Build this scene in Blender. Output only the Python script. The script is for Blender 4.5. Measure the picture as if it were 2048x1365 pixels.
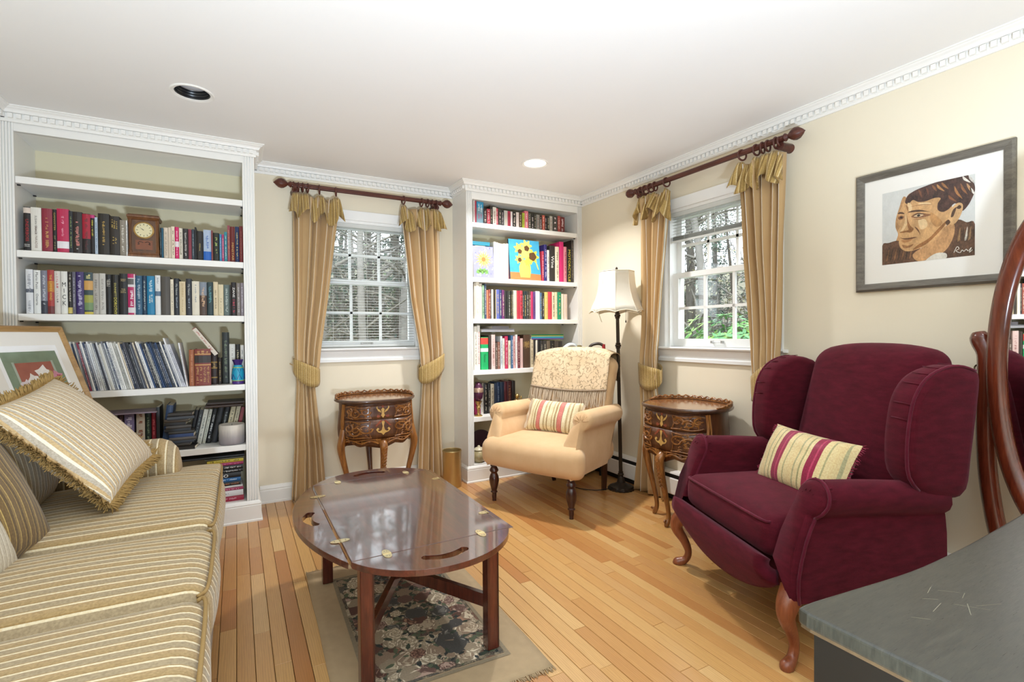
import bpy, bmesh, math, random
from math import pi, sin, cos, radians as R_
from mathutils import Vector as V, Matrix, noise
D = bpy.data
S = bpy.context.scene
COL = S.collection
for o in list(D.objects): D.objects.remove(o)
rnd = random.Random(7)

# ------------------------------------------------------------------ camera
F_PX, CX, CY = 996.86, 1024.0, 682.5
YAW, PIT, ROL = R_(28.890), R_(-0.790), R_(-0.423)
CAM = V((0, 0, 1.15))
_f = V((sin(YAW), cos(YAW), 0)); _r = V((cos(YAW), -sin(YAW), 0)); _u = V((0, 0, 1))
AX_F = _f * cos(PIT) + _u * sin(PIT); _u2 = _u * cos(PIT) - _f * sin(PIT)
AX_R = _r * cos(ROL) + _u2 * sin(ROL); AX_U = _u2 * cos(ROL) - _r * sin(ROL)
cd = D.cameras.new('camera'); cam = D.objects.new('camera', cd); COL.objects.link(cam)
cd.sensor_width = 36; cd.lens = F_PX * 36 / 2048; cd.clip_start = 0.02; cd.clip_end = 200
cam.matrix_world = Matrix.Translation(CAM) @ Matrix((AX_R, AX_U, -AX_F)).transposed().to_4x4()
S.camera = cam

def ray(x, y): return AX_R * ((x - CX) / F_PX) - AX_U * ((y - CY) / F_PX) + AX_F
def onY(x, y, Y): d = ray(x, y); return CAM + d * ((Y - CAM.y) / d.y)
def onX(x, y, X): d = ray(x, y); return CAM + d * ((X - CAM.x) / d.x)
def onZ(x, y, Z): d = ray(x, y); return CAM + d * ((Z - CAM.z) / d.z)

# ------------------------------------------------------------------ room constants
XL, XR, YB, YF, ZC = -1.045, 2.655, 3.81, -1.35, 2.33
YLC, YRC = 3.485, 3.53          # front planes of the two bookcases
W1C, W2C = 0.862, 2.15          # window centres (x on the back wall, y on the right wall)
WH, WZ0, WZ1 = 0.39, 1.055, 2.0 # half width and heights of the window openings
LAMP_ON = V((1.82, 2.95, ZC)); LAMP_OFF = V((-0.173, 2.87, ZC))

# ------------------------------------------------------------------ light
S.view_settings.view_transform = 'Standard'; S.view_settings.look = 'None'
S.view_settings.gamma = 1.0; S.view_settings.use_curve_mapping = False
S.view_settings.exposure = 0.3
wd = D.worlds.new('overcast_sky'); S.world = wd; wd.use_nodes = True
_n = wd.node_tree; _b = _n.nodes['Background']
_b.inputs[0].default_value = (0.84, 0.92, 1.0, 1); _b.inputs[1].default_value = 4.4

def disk_lamp(name, loc, w, col, rad=.055, spread=None):
    l = D.lights.new(name, 'AREA'); l.shape = 'DISK'; l.size = rad * 2; l.energy = w; l.color = col
    if spread: l.spread = spread
    o = D.objects.new(name, l); COL.objects.link(o); o.location = loc
    return o
WARM = (.95, .95, .95)
LW = dict(main=20, fill=2.5)
disk_lamp('downlight_bulb', LAMP_ON + V((0, 0, -.004)), LW['main'], WARM, .06, R_(140))
for _p in ((1.82, .55), (-.17, .35), (.85, -.75)):  # downlights added out of view as fill for the room
    disk_lamp('downlight_bulb', V((_p[0], _p[1], ZC - .004)), LW['fill'], (.8, .92, 1), .07)

# unseen fill lamp added behind the camera, bounced off the ceiling like a flash
_fl = disk_lamp('bounce_fill', V((.25, -.6, .42)), 96, (.69, .835, 1.0), .15, R_(150)); _fl.rotation_euler = (R_(180 - 25), 0, 0)

# ------------------------------------------------------------------ materials
def lin(c):
    if isinstance(c, str):
        c = c.lstrip('#'); c = [int(c[i:i + 2], 16) / 255 for i in (0, 2, 4)]
    return tuple((x / 12.92 if x <= .04045 else ((x + .055) / 1.055) ** 2.4) for x in c[:3]) + (1,)
_mc = {}
def new_mat(name):
    m = D.materials.new(name); m.use_nodes = True
    nt = m.node_tree; b = nt.nodes['Principled BSDF']
    return m, nt, b
def node(nt, t, **kw):
    n = nt.nodes.new(t)
    for k, v in kw.items():
        if k in n.inputs: n.inputs[k].default_value = v
        else: setattr(n, k, v)
    return n
def math_(nt, op, a, b=None):
    n = nt.nodes.new('ShaderNodeMath'); n.operation = op
    for i, x in enumerate((a, b)):
        if x is None: continue
        if isinstance(x, (int, float)): n.inputs[i].default_value = x
        else: nt.links.new(x, n.inputs[i])
    return n.outputs[0]
def ramp(nt, fac, stops, const=False):
    n = nt.nodes.new('ShaderNodeValToRGB'); e = n.color_ramp.elements
    if const: n.color_ramp.interpolation = 'CONSTANT'
    while len(e) < len(stops): e.new(1)
    for i, (p, c) in enumerate(stops): e[i].position = p; e[i].color = lin(c)
    nt.links.new(fac, n.inputs[0]); return n.outputs[0]
def coords(nt, kind='Object', scale=(1, 1, 1), loc=(0, 0, 0), rot=(0, 0, 0)):
    t = nt.nodes.new('ShaderNodeTexCoord'); m = nt.nodes.new('ShaderNodeMapping')
    m.inputs['Scale'].default_value = scale; m.inputs['Location'].default_value = loc; m.inputs['Rotation'].default_value = rot
    nt.links.new(t.outputs[kind], m.inputs[0]); return m.outputs[0]
def noise_(nt, vec, scale, detail=3, rough=.5):
    n = nt.nodes.new('ShaderNodeTexNoise'); n.inputs['Scale'].default_value = scale
    n.inputs['Detail'].default_value = detail; n.inputs['Roughness'].default_value = rough
    nt.links.new(vec, n.inputs['Vector']); return n.outputs[0]
def bump(nt, b, h, strength=.2, dist=.002):
    n = nt.nodes.new('ShaderNodeBump'); n.inputs['Strength'].default_value = strength; n.inputs['Distance'].default_value = dist
    nt.links.new(h, n.inputs['Height']); nt.links.new(n.outputs[0], b.inputs['Normal'])
def mixc(nt, fac, a, b_, mode='MIX'):
    n = nt.nodes.new('ShaderNodeMix'); n.data_type = 'RGBA'; n.blend_type = mode
    for s, x in ((0, fac), (6, a), (7, b_)):
        if isinstance(x, (int, float)): n.inputs[s].default_value = x
        elif isinstance(x, (str, tuple)): n.inputs[s].default_value = lin(x)
        else: nt.links.new(x, n.inputs[s])
    return n.outputs[2]

def plain(c, rough=.6, metal=0, var=.06, scale=18, bmp=0, spec=.5, key=None, bscale=None):
    k = (c, rough, metal, var, scale, bmp, spec)
    if k in _mc: return _mc[k]
    m, nt, b = new_mat('mat_' + (key or str(c).strip('#')))
    b.inputs['Roughness'].default_value = rough; b.inputs['Metallic'].default_value = metal
    b.inputs['Specular IOR Level'].default_value = spec
    vec = coords(nt)
    if var:
        n = noise_(nt, vec, scale, 4)
        k1 = math_(nt, 'MULTIPLY_ADD', n, 2 * var); nt.nodes[-1].inputs[2].default_value = 1 - var
        hsv = nt.nodes.new('ShaderNodeHueSaturation'); hsv.inputs['Color'].default_value = lin(c)
        nt.links.new(k1, hsv.inputs['Value']); nt.links.new(hsv.outputs[0], b.inputs['Base Color'])
    else: b.inputs['Base Color'].default_value = lin(c)
    if bmp: bump(nt, b, noise_(nt, vec, bscale or scale * 12, 2), bmp)
    _mc[k] = m; return m

def velvet(c1, c2, sheen=.5, tint='#ffffff', key='velvet', scale=9, streak=(1, 1, 1), bmp=.25):
    m, nt, b = new_mat('mat_' + key)
    vec = coords(nt, scale=streak); n = noise_(nt, vec, scale, 5, .65)
    nt.links.new(ramp(nt, n, [(.3, c1), (.7, c2)]), b.inputs['Base Color'])
    b.inputs['Roughness'].default_value = .85; b.inputs['Specular IOR Level'].default_value = .15
    b.inputs['Sheen Weight'].default_value = sheen; b.inputs['Sheen Roughness'].default_value = .45
    b.inputs['Sheen Tint'].default_value = lin(tint)
    bump(nt, b, noise_(nt, coords(nt, scale=streak), scale * 28, 2), bmp, .0015)
    return m

def stripes(key, axis, period, stops, rough=.8, bmp=.25, sheen=.15, wobble=0, rot=(0, 0, 0)):
    m, nt, b = new_mat('mat_' + key)
    vec = coords(nt, rot=rot); sx = nt.nodes.new('ShaderNodeSeparateXYZ'); nt.links.new(vec, sx.inputs[0])
    v = sx.outputs[axis]
    if wobble:
        nz = noise_(nt, vec, 6, 2); v = math_(nt, 'ADD', v, math_(nt, 'MULTIPLY', math_(nt, 'SUBTRACT', nz, .5), wobble))
    fr = math_(nt, 'FRACT', math_(nt, 'DIVIDE', v, period))
    c = ramp(nt, fr, stops, True)
    nz = noise_(nt, vec, 160, 2)
    c = mixc(nt, .16, c, ramp(nt, nz, [(.35, '#6d5f48'), (.65, '#ffffff')]), 'OVERLAY')
    nt.links.new(c, b.inputs['Base Color']); b.inputs['Roughness'].default_value = rough
    b.inputs['Specular IOR Level'].default_value = .2; b.inputs['Sheen Weight'].default_value = sheen
    bump(nt, b, noise_(nt, vec, 420, 1), bmp, .001)
    return m

def wood(key, c1, c2, c3, axis=2, scale=9, rough=.3, coat=0., stretch=.09, spec=.5):
    m, nt, b = new_mat('mat_' + key)
    sc = [1, 1, 1]; sc[axis] = stretch
    vec = coords(nt, scale=tuple(sc))
    n1 = noise_(nt, vec, scale * 4, 6, .6); n2 = noise_(nt, vec, scale * 22, 3, .6)
    mx = math_(nt, 'ADD', math_(nt, 'MULTIPLY', n1, .7), math_(nt, 'MULTIPLY', n2, .3))
    nt.links.new(ramp(nt, mx, [(.32, c1), (.5, c2), (.68, c3)]), b.inputs['Base Color'])
    b.inputs['Roughness'].default_value = rough; b.inputs['Coat Weight'].default_value = coat
    b.inputs['Coat Roughness'].default_value = .12; b.inputs['Specular IOR Level'].default_value = spec
    bump(nt, b, n2, .05, .001)
    return m

def glow(c, s, key):
    m, nt, b = new_mat('mat_' + key)
    b.inputs['Base Color'].default_value = lin(c); b.inputs['Emission Color'].default_value = lin(c); b.inputs['Emission Strength'].default_value = s
    return m

M = {}
M['trim'] = plain('#f2efe9', .38, var=.012, key='white_trim_paint')
M['ceil'] = plain('#f1eeea', .9, var=.012, scale=3, key='ceiling_paint')
M['wall'] = plain('#e9dec7', .8, var=.018, scale=2.5, bmp=.04, key='cream_wall_paint')
M['gold'] = plain('#c9a86a', .3, .9, var=.05, key='brass')
M['brass'] = plain('#d9c79a', .28, .9, var=.12, scale=60, key='worn_brass')
M['mahog'] = wood('mahogany', '#32120e', '#491c14', '#60291c', axis=1, rough=.3, coat=1.0)
M['mahog'].node_tree.nodes['Principled BSDF'].inputs['Coat IOR'].default_value = 1.85; M['mahog'].node_tree.nodes['Principled BSDF'].inputs['Coat Roughness'].default_value = .06
M['mahogz'] = wood('mahogany_legs', '#3a1712', '#54241a', '#6c3324', axis=2, rough=.22, coat=.4)
M['rodwood'] = wood('rod_wood', '#3d1c15', '#552a20', '#6b3a2c', axis=0, rough=.4)
M['darkleg'] = wood('turned_leg_wood', '#24100b', '#3a1b12', '#52291b', axis=2, rough=.28, coat=.3)
M['cabriole'] = wood('cabriole_leg_wood', '#6b3620', '#8a4a2c', '#a3603c', axis=2, rough=.35, coat=.2)
M['black'] = plain('#141414', .5, var=.05, key='black')
M['steel'] = plain('#b9bab8', .35, .9, var=.04, key='steel')

# ------------------------------------------------------------------ mesh builder
class MB:
    def __init__(s): s.v = []; s.f = []; s.m = []
    def add(s, vs, fs, m=0):
        k = len(s.v); s.v += [tuple(v) for v in vs]
        s.f += [tuple(i + k for i in f) for f in fs]; s.m += [m] * len(fs); return s
    def box(s, x0, x1, y0, y1, z0, z1, m=0):
        return s.add([(x, y, z) for z in (z0, z1) for y in (y0, y1) for x in (x0, x1)],
                     [(0, 2, 3, 1), (4, 5, 7, 6), (0, 1, 5, 4), (2, 6, 7, 3), (0, 4, 6, 2), (1, 3, 7, 5)], m)
    def merge(s, o, mtx=None, dm=0):
        return s.add([mtx @ V(v) for v in o.v] if mtx else o.v, o.f, 0) if not dm else s
    def grid(s, fn, nu, nv, cu=False, cv=False, m=0, flip=False):
        vs = [fn(i / nu if True else 0, j / nv) for j in range(nv + (0 if cv else 1)) for i in range(nu + (0 if cu else 1))]
        w = nu + (0 if cu else 1); h = nv + (0 if cv else 1); fs = []
        for j in range(nv):
            for i in range(nu):
                a = j * w + i; b = j * w + (i + 1) % w; c = ((j + 1) % h) * w + (i + 1) % w; d = ((j + 1) % h) * w + i
                fs.append((d, c, b, a) if flip else (a, b, c, d))
        return s.add(vs, fs, m)
    def tube(s, pts, rad, n=8, m=0, cap=True, closed=False, sq=None):
        pts = [V(p) for p in pts]; k = len(pts)
        if not hasattr(rad, '__len__'): rad = [rad] * k
        t = []
        for i in range(k):
            a = pts[(i - 1) % k] if (closed or i) else pts[i]; b = pts[(i + 1) % k] if (closed or i < k - 1) else pts[i]
            t.append((b - a).normalized() if (b - a).length > 1e-9 else V((0, 0, 1)))
        up = V((0, 0, 1)) if abs(t[0].z) < .9 else V((1, 0, 0))
        nrm = t[0].cross(up).normalized(); vs = []
        for i in range(k):
            nrm = (nrm - t[i] * nrm.dot(t[i])).normalized(); bi = t[i].cross(nrm)
            for j in range(n):
                a = 2 * pi * j / n
                rx, ry = (rad[i], rad[i]) if sq is None else (rad[i] * sq[0], rad[i] * sq[1])
                vs.append(pts[i] + nrm * cos(a) * rx + bi * sin(a) * ry)
        fs = []
        for i in range(k if closed else k - 1):
            for j in range(n):
                a = i * n + j; b = i * n + (j + 1) % n; i2 = (i + 1) % k
                fs.append((a, b, i2 * n + (j + 1) % n, i2 * n + j))
        if cap and not closed:
            fs.append(tuple(range(n))[::-1]); fs.append(tuple((k - 1) * n + j for j in range(n)))
        return s.add(vs, fs, m)
    def lathe(s, prof, n=20, c=(0, 0, 0), m=0, mtx=None, capb=True, capt=True, flute=0, fl=0):
        vs = []; c = V(c)
        for r, z in prof:
            for j in range(n):
                a = 2 * pi * j / n; rr = r * (1 - fl * (.5 + .5 * cos(flute * a))) if flute else r
                p = V((rr * cos(a), rr * sin(a), z)); vs.append((mtx @ p if mtx else p) + c)
        fs = [(i * n + j, i * n + (j + 1) % n, (i + 1) * n + (j + 1) % n, (i + 1) * n + j) for i in range(len(prof) - 1) for j in range(n)]
        if capb: fs.append(tuple(range(n))[::-1])
        if capt: fs.append(tuple((len(prof) - 1) * n + j for j in range(n)))
        return s.add(vs, fs, m)
    def prism(s, pts, vec, m=0):
        n = len(pts); vec = V(vec); pts = [V(p) for p in pts]
        return s.add(pts + [p + vec for p in pts], [tuple(range(n))[::-1], tuple(range(n, 2 * n))] +
                     [(i, (i + 1) % n, n + (i + 1) % n, n + i) for i in range(n)], m)
    def rbox(s, size, r, c=(0, 0, 0), seg=3, nn=(6, 6, 2), puff=(0, 0, 0), m=0, mtx=None, fn=None):
        hx, hy, hz = (q / 2 for q in size); r = min(r, hx, hy, hz) * .999
        h = (hx, hy, hz)
        def axis_(hh, n):
            a = [-hh + r * (1 - cos(pi / 2 * i / seg)) for i in range(seg + 1)]
            inn = [-hh + r + (2 * (hh - r)) * i / n for i in range(1, n)]
            return a + inn + [-q for q in reversed(a)]
        A = [axis_(h[i], nn[i]) for i in range(3)]; idx = {}; vs = []
        def vid(p):
            k = tuple(round(q, 6) for q in p)
            if k in idx: return idx[k]
            q = [max(-(h[i] - r), min(h[i] - r, p[i])) for i in range(3)]
            d = V([p[i] - q[i] for i in range(3)])
            if d.length > 1e-9:
                mxc = max(abs(d.x), abs(d.y), abs(d.z)); d = d.normalized() * r if mxc > r * .999 or True else d
            o = V(q) + d; ux, uy, uz = o.x / hx, o.y / hy, o.z / hz
            g = lambda t: max(0, 1 - t * t)
            o = V((o.x + puff[0] * ux * g(uy) * g(uz), o.y + puff[1] * uy * g(ux) * g(uz), o.z + puff[2] * uz * g(ux) * g(uy)))
            if fn: o = V(fn(o))
            if mtx: o = mtx @ o
            idx[k] = len(vs); vs.append(o + V(c)); return idx[k]
        fs = []
        for ax in range(3):
            a1, a2 = [(1, 2), (2, 0), (0, 1)][ax]
            for sg in (-1, 1):
                for i in range(len(A[a1]) - 1):
                    for j in range(len(A[a2]) - 1):
                        q = []
                        for (ii, jj) in ((i, j), (i + 1, j), (i + 1, j + 1), (i, j + 1)):
                            p = [0, 0, 0]; p[ax] = sg * h[ax]; p[a1] = A[a1][ii]; p[a2] = A[a2][jj]; q.append(vid(p))
                        if len(set(q)) >= 3: fs.append(tuple(q if sg > 0 else q[::-1]))
        return s.add(vs, fs, m)
    def mesh(s, name, mats, smooth=35, uv=None):
        me = D.meshes.new(name); me.from_pydata(s.v, [], s.f)
        for mm in (mats if isinstance(mats, (list, tuple)) else [mats]): me.materials.append(mm)
        if max(s.m, default=0): me.polygons.foreach_set('material_index', s.m)
        if smooth:
            me.polygons.foreach_set('use_smooth', [True] * len(me.polygons)); me.update()
            if smooth < 180: me.set_sharp_from_angle(angle=R_(smooth))
        me.update(); return me
    def build(s, name, mats, parent=None, smooth=35, loc=None, rot=None, **kw):
        return obj(name, s.mesh(name, mats, smooth), parent, loc, rot, **kw)

def obj(name, me, parent=None, loc=None, rot=None, label=None, cat=None, group=None, kind=None, scale=None):
    o = D.objects.new(name, me); COL.objects.link(o)
    if parent: o.parent = parent
    if loc is not None: o.location = loc
    if rot is not None: o.rotation_euler = rot
    if scale is not None: o.scale = scale
    tag(o, label, cat, group, kind); return o
def tag(o, label=None, cat=None, group=None, kind=None):
    for k, v in (('label', label), ('category', cat), ('group', group), ('kind', kind)):
        if v: o[k] = v
    return o
def thing(name, label, cat, loc=(0, 0, 0), rz=0, group=None, rot=None):
    o = D.objects.new(name, None); COL.objects.link(o); o.location = loc; o.rotation_euler = rot or (0, 0, rz)
    o.empty_display_size = .1
    return tag(o, label, cat, group)
def copy_tree(o, parent=None):
    c = o.copy(); COL.objects.link(c); c.parent = parent
    for ch in list(o.children): copy_tree(ch, c)
    return c
def solid(o, t, off=0):
    m = o.modifiers.new('solid', 'SOLIDIFY'); m.thickness = t; m.offset = off; return o
def bevel(o, w, seg=2, ang=30):
    m = o.modifiers.new('bevel', 'BEVEL'); m.width = w; m.segments = seg; m.limit_method = 'ANGLE'; m.angle_limit = R_(ang); m.harden_normals = False
    return o
def subd(o, n=1):
    m = o.modifiers.new('sub', 'SUBSURF'); m.levels = n; m.render_levels = n; return o
def lerp(a, b, t): return a + (b - a) * t
def interp(tab, x):
    if x <= tab[0][0]: return tab[0][1]
    for (x0, y0), (x1, y1) in zip(tab, tab[1:]):
        if x <= x1: return lerp(y0, y1, (x - x0) / (x1 - x0) if x1 > x0 else 0)
    return tab[-1][1]
def sstep(a, b, x): t = max(0, min(1, (x - a) / (b - a))); return t * t * (3 - 2 * t)
def spline(pts, n=6, closed=False):
    pts = [V(p) for p in pts]; k = len(pts); out = []
    for i in range(k if closed else k - 1):
        p0 = pts[(i - 1) % k] if (closed or i) else pts[0]; p1 = pts[i]; p2 = pts[(i + 1) % k]
        p3 = pts[(i + 2) % k] if (closed or i + 2 < k) else p2
        for j in range(n):
            t = j / n
            out.append(.5 * ((2 * p1) + (p2 - p0) * t + (2 * p0 - 5 * p1 + 4 * p2 - p3) * t * t + (3 * p1 - p0 - 3 * p2 + p3) * t ** 3))
    if not closed: out.append(pts[-1])
    return out
_tx = {}
def text_obj(s, size, mat, parent, mtx, name='lettering', xs=1.0, spacing=1.0, align='CENTER', label=None, depth=.0002, fit=None):
    k = (s, spacing, align)
    if k not in _tx:
        c = D.curves.new('txt', 'FONT'); c.body = s; c.size = 1; c.align_x = align; c.align_y = 'CENTER'; c.space_character = spacing
        c.resolution_u = 2; c.fill_mode = 'FRONT'
        t = D.objects.new('txt', c); COL.objects.link(t)
        me = D.meshes.new_from_object(t.evaluated_get(bpy.context.evaluated_depsgraph_get()))
        D.objects.remove(t); D.curves.remove(c)
        xs_ = [v.co.x for v in me.vertices]
        _tx[k] = (me, (max(xs_) - min(xs_)) if xs_ else 1)
    base, wid = _tx[k]
    me = base.copy(); me.materials.clear(); me.materials.append(mat)
    if fit: xs = fit / (wid * size)
    me.transform(mtx @ Matrix.Diagonal((size * xs, size, 1, 1)))
    me.name = name
    return obj(name, me, parent, label=label, kind='stuff')
# ------------------------------------------------------------------ floor
def floor_material():
    m, nt, b = new_mat('mat_oak_strip')
    oi = nt.nodes.new('ShaderNodeObjectInfo')
    tc = nt.nodes.new('ShaderNodeTexCoord'); mp = nt.nodes.new('ShaderNodeVectorMath'); mp.operation = 'ADD'
    ge = nt.nodes.new('ShaderNodeNewGeometry')
    cmb = nt.nodes.new('ShaderNodeCombineXYZ')
    nt.links.new(math_(nt, 'MULTIPLY', oi.outputs['Random'], 37.0), cmb.inputs[0]); nt.links.new(math_(nt, 'MULTIPLY', oi.outputs['Random'], 91.0), cmb.inputs[1])
    nt.links.new(ge.outputs['Position'], mp.inputs[0]); nt.links.new(cmb.outputs[0], mp.inputs[1])
    mg = nt.nodes.new('ShaderNodeMapping'); mg.inputs['Scale'].default_value = (1, .07, 1); nt.links.new(mp.outputs[0], mg.inputs[0])
    base = ramp(nt, oi.outputs['Random'], [(0, '#c58f52'), (.25, '#d6a566'), (.5, '#b97b42'), (.75, '#deb478'), (1, '#cd9a58')])
    wv = nt.nodes.new('ShaderNodeTexWave'); wv.wave_type = 'BANDS'; wv.bands_direction = 'X'
    wv.inputs['Scale'].default_value = 42; wv.inputs['Distortion'].default_value = 9; wv.inputs['Detail'].default_value = 3; wv.inputs['Detail Scale'].default_value = .6
    mw = nt.nodes.new('ShaderNodeMapping'); mw.inputs['Scale'].default_value = (1, .11, 1); nt.links.new(mp.outputs[0], mw.inputs[0]); nt.links.new(mw.outputs[0], wv.inputs[0])
    g = noise_(nt, mg.outputs[0], 150, 4, .6)
    c = mixc(nt, ramp(nt, wv.outputs['Fac'], [(.0, (.5, .5, .5)), (.4, (0, 0, 0)), (1, (0, 0, 0))]), base, '#8a5526')
    c = mixc(nt, ramp(nt, g, [(.4, (0, 0, 0)), (.75, (.5, .5, .5))]), c, '#9c6633')
    nt.links.new(c, b.inputs['Base Color'])
    b.inputs['Roughness'].default_value = .3; b.inputs['Coat Weight'].default_value = .25; b.inputs['Coat Roughness'].default_value = .18
    bump(nt, b, g, .06, .0008)
    return m
M['oak'] = floor_material()
floor = MB().box(XL - .1, XR + .1, YF - .1, YB + .1, -.1, -.018).build('floor', plain('#3a2410', .8, key='dark_subfloor'), kind='structure')
pm = MB()  # unit plank with eased long edges
e = .018
pm.add([(-.5, -.5, -1), (.5, -.5, -1), (.5, .5, -1), (-.5, .5, -1), (-.5, -.5, -.06), (.5, -.5, -.06), (.5, .5, -.06), (-.5, .5, -.06),
        (-.5 + e, -.499, 0), (.5 - e, -.499, 0), (.5 - e, .499, 0), (-.5 + e, .499, 0)],
       [(0, 1, 5, 4), (1, 2, 6, 5), (2, 3, 7, 6), (3, 0, 4, 7), (4, 5, 9, 8), (5, 6, 10, 9), (6, 7, 11, 10), (7, 4, 8, 11), (8, 9, 10, 11)])
plank_me = pm.mesh('plank', M['oak'], 0)
PW = .0572
rest = MB(); nplk = 0
x = XL
pr = random.Random(11)
while x < XR:
    w = min(PW, XR - x); y = YF + pr.uniform(-.5, 0)
    while y < YB:
        L = pr.choice((.32, .45, .6, .75, .9, 1.1, 1.3)) * pr.uniform(.85, 1.15); y1 = min(y + L, YB); y0 = max(y, YF)
        if y1 - y0 > .01:
            vis = x > -.2 and y1 > 1.02 and not (x > 1.6 and y1 < 1.0) and x > -.2 and x < 2.62
            if vis and nplk < 300:
                obj('floor_plank', plank_me, floor, (x + w / 2, (y0 + y1) / 2, 0), scale=(w - .0017, y1 - y0 - .0014, .018)); nplk += 1
            else:
                rest.add([(x + w / 2 + v[0] * (w - .0012), (y0 + y1) / 2 + v[1] * (y1 - y0 - .0012), v[2] * .018) for v in pm.v], pm.f)
        y += L
    x += PW
rest.build('floor_planks_elsewhere', M['oak'], floor, smooth=0, kind='stuff')

# ------------------------------------------------------------------ walls and ceiling
def wall_x(x0, x1, y0, y1, op):   # wall along x with an opening (a,b,z0,z1)
    a, b, z0, z1 = op
    return MB().box(x0, a, y0, y1, 0, ZC).box(b, x1, y0, y1, 0, ZC).box(a, b, y0, y1, 0, z0).box(a, b, y0, y1, z1, ZC)
wall_x(XL - .14, XR + .14, YB, YB + .14, (W1C - WH, W1C + WH, WZ0, WZ1)).build('wall_back', M['wall'], smooth=0, kind='structure')
mb = MB(); a, b = W2C - WH, W2C + WH
mb.box(XR, XR + .14, YF, a, 0, ZC).box(XR, XR + .14, b, YB, 0, ZC).box(XR, XR + .14, a, b, 0, WZ0).box(XR, XR + .14, a, b, WZ1, ZC)
mb.build('wall_right', M['wall'], smooth=0, kind='structure')
MB().box(XL - .14, XL, YF, YB, 0, ZC).build('wall_left', M['wall'], smooth=0, kind='structure')
MB().box(XL - .14, XR + .14, YF - .14, YF, 0, ZC).build('wall_front', M['wall'], smooth=0, kind='structure')
HOLES = [LAMP_ON, LAMP_OFF, V((1.82, .55, ZC)), V((-.17, .35, ZC)), V((.85, -.75, ZC))]  # the seen pair first, then the added fill downlights out of view
HR = .078
bm = bmesh.new()
def loop_(pts):
    vs = [bm.verts.new(p) for p in pts]
    return [bm.edges.new((vs[i], vs[(i + 1) % len(vs)])) for i in range(len(vs))]
ed = loop_([(XL - .14, YF - .14, ZC), (XR + .14, YF - .14, ZC), (XR + .14, YB + .14, ZC), (XL - .14, YB + .14, ZC)])
for h in HOLES: ed += loop_([(h.x + HR * cos(2 * pi * i / 32), h.y + HR * sin(2 * pi * i / 32), ZC) for i in range(32)])
bmesh.ops.triangle_fill(bm, use_beauty=True, edges=ed)
for f in bm.faces:
    if f.normal.z > 0: f.normal_flip()
me = D.meshes.new('ceiling'); bm.to_mesh(me); bm.free(); me.materials.append(M['ceil'])
obj('ceiling', me, kind='structure')
MB().box(XL - .14, XR + .14, YF - .14, YB + .14, ZC + .16, ZC + .2).build('ceiling', plain('#777777', .9, key='attic_board'), smooth=0, kind='structure')
baffle = plain('#16181c', .35, var=.05, key='black_baffle'); lensg = plain('#c9ccd2', .3, var=.02, key='frosted_lens')
for i, h in enumerate(HOLES):
    lab = ['lit recessed ceiling light with white trim ring above the cream armchair', 'unlit recessed ceiling light with black baffle in front of the wide bookcase'][i] if i < 2 else 'added unseen recessed fill light above the ' + ('desk and mirror', 'open end of the sofa', 'floor by the wall behind the desk')[i - 2]
    t = thing('downlight', lab, 'ceiling light', h, group='recessed ceiling lights')
    MB().lathe([(HR - .004, .012), (HR - .003, -.002), (HR + .012, -.006), (HR + .017, -.002), (HR + .016, .001)], 40, capb=False, capt=False).build('trim_ring', M['trim'], t)
    if i == 0 or i > 1:
        MB().lathe([(HR - .002, 0), (HR - .004, .05)], 32, capb=False, capt=True).build('reflector', M['trim'], t)
        MB().lathe([(HR - .006, .008), (HR * .7, .004), (.002, .003)], 32, capb=False, capt=True).build('lens', glow('#fff6e2', 9, 'lit_lens'), t)
    else:
        MB().lathe([(HR - .003, .0)] + [(HR - .004 - .012 * k / 10 - (.002 if k % 2 else 0), .012 * k / 2) for k in range(1, 11)] + [(HR - .016, .09)], 40, capb=False, capt=True).build('baffle', baffle, t)
        MB().lathe([(.062, .05), (.06, .036), (.04, .028), (.004, .025)], 32, capt=True, capb=False).build('bulb', lensg, t)

# ------------------------------------------------------------------ crown moulding with dentils
def sweep(path, prof, closed=False):
    """sweep (out, z) profile along a horizontal polyline with mitres; the room is on the right-hand side of travel"""
    mb = MB(); n = len(path); k = len(prof); vs = []
    for i in range(n):
        p = V(path[i]); dirs = []
        if i: dirs.append((p - V(path[i - 1])).normalized())
        if i < n - 1: dirs.append((V(path[i + 1]) - p).normalized())
        nr = [V((d.y, -d.x)) for d in dirs]
        if len(nr) == 2: off = (nr[0] + nr[1]) / (1 + nr[0].dot(nr[1]))
        else: off = nr[0]
        vs += [(p.x + off.x * o, p.y + off.y * o, z) for o, z in prof]
    fs = [(i * k + j, (i + 1) * k + j, (i + 1) * k + j + 1, i * k + j + 1) for i in range(n - 1) for j in range(k - 1)]
    fs += [tuple(range(k)), tuple((n - 1) * k + j for j in range(k))[::-1]]
    return mb.add(vs, fs)
def V2(p): return V((p[0], p[1]))
CR = [(XL, YF), (XL, YLC), (.107, YLC), (.107, YB), (1.555, YB), (1.555, YRC), (XR, YRC), (XR, YF)]
prof = [(0, 2.256), (.009, 2.256), (.011, 2.264), (.011, 2.268), (.013, 2.269), (.013, 2.296), (.028, 2.298), (.030, 2.304), (.036, 2.312), (.046, 2.318), (.05, 2.323), (.056, 2.324), (.056, ZC), (0, ZC)]
crown = sweep(CR, prof).build('trim_1', M['trim'], smooth=20, kind='structure')
den = MB(); dp = .0325
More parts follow.
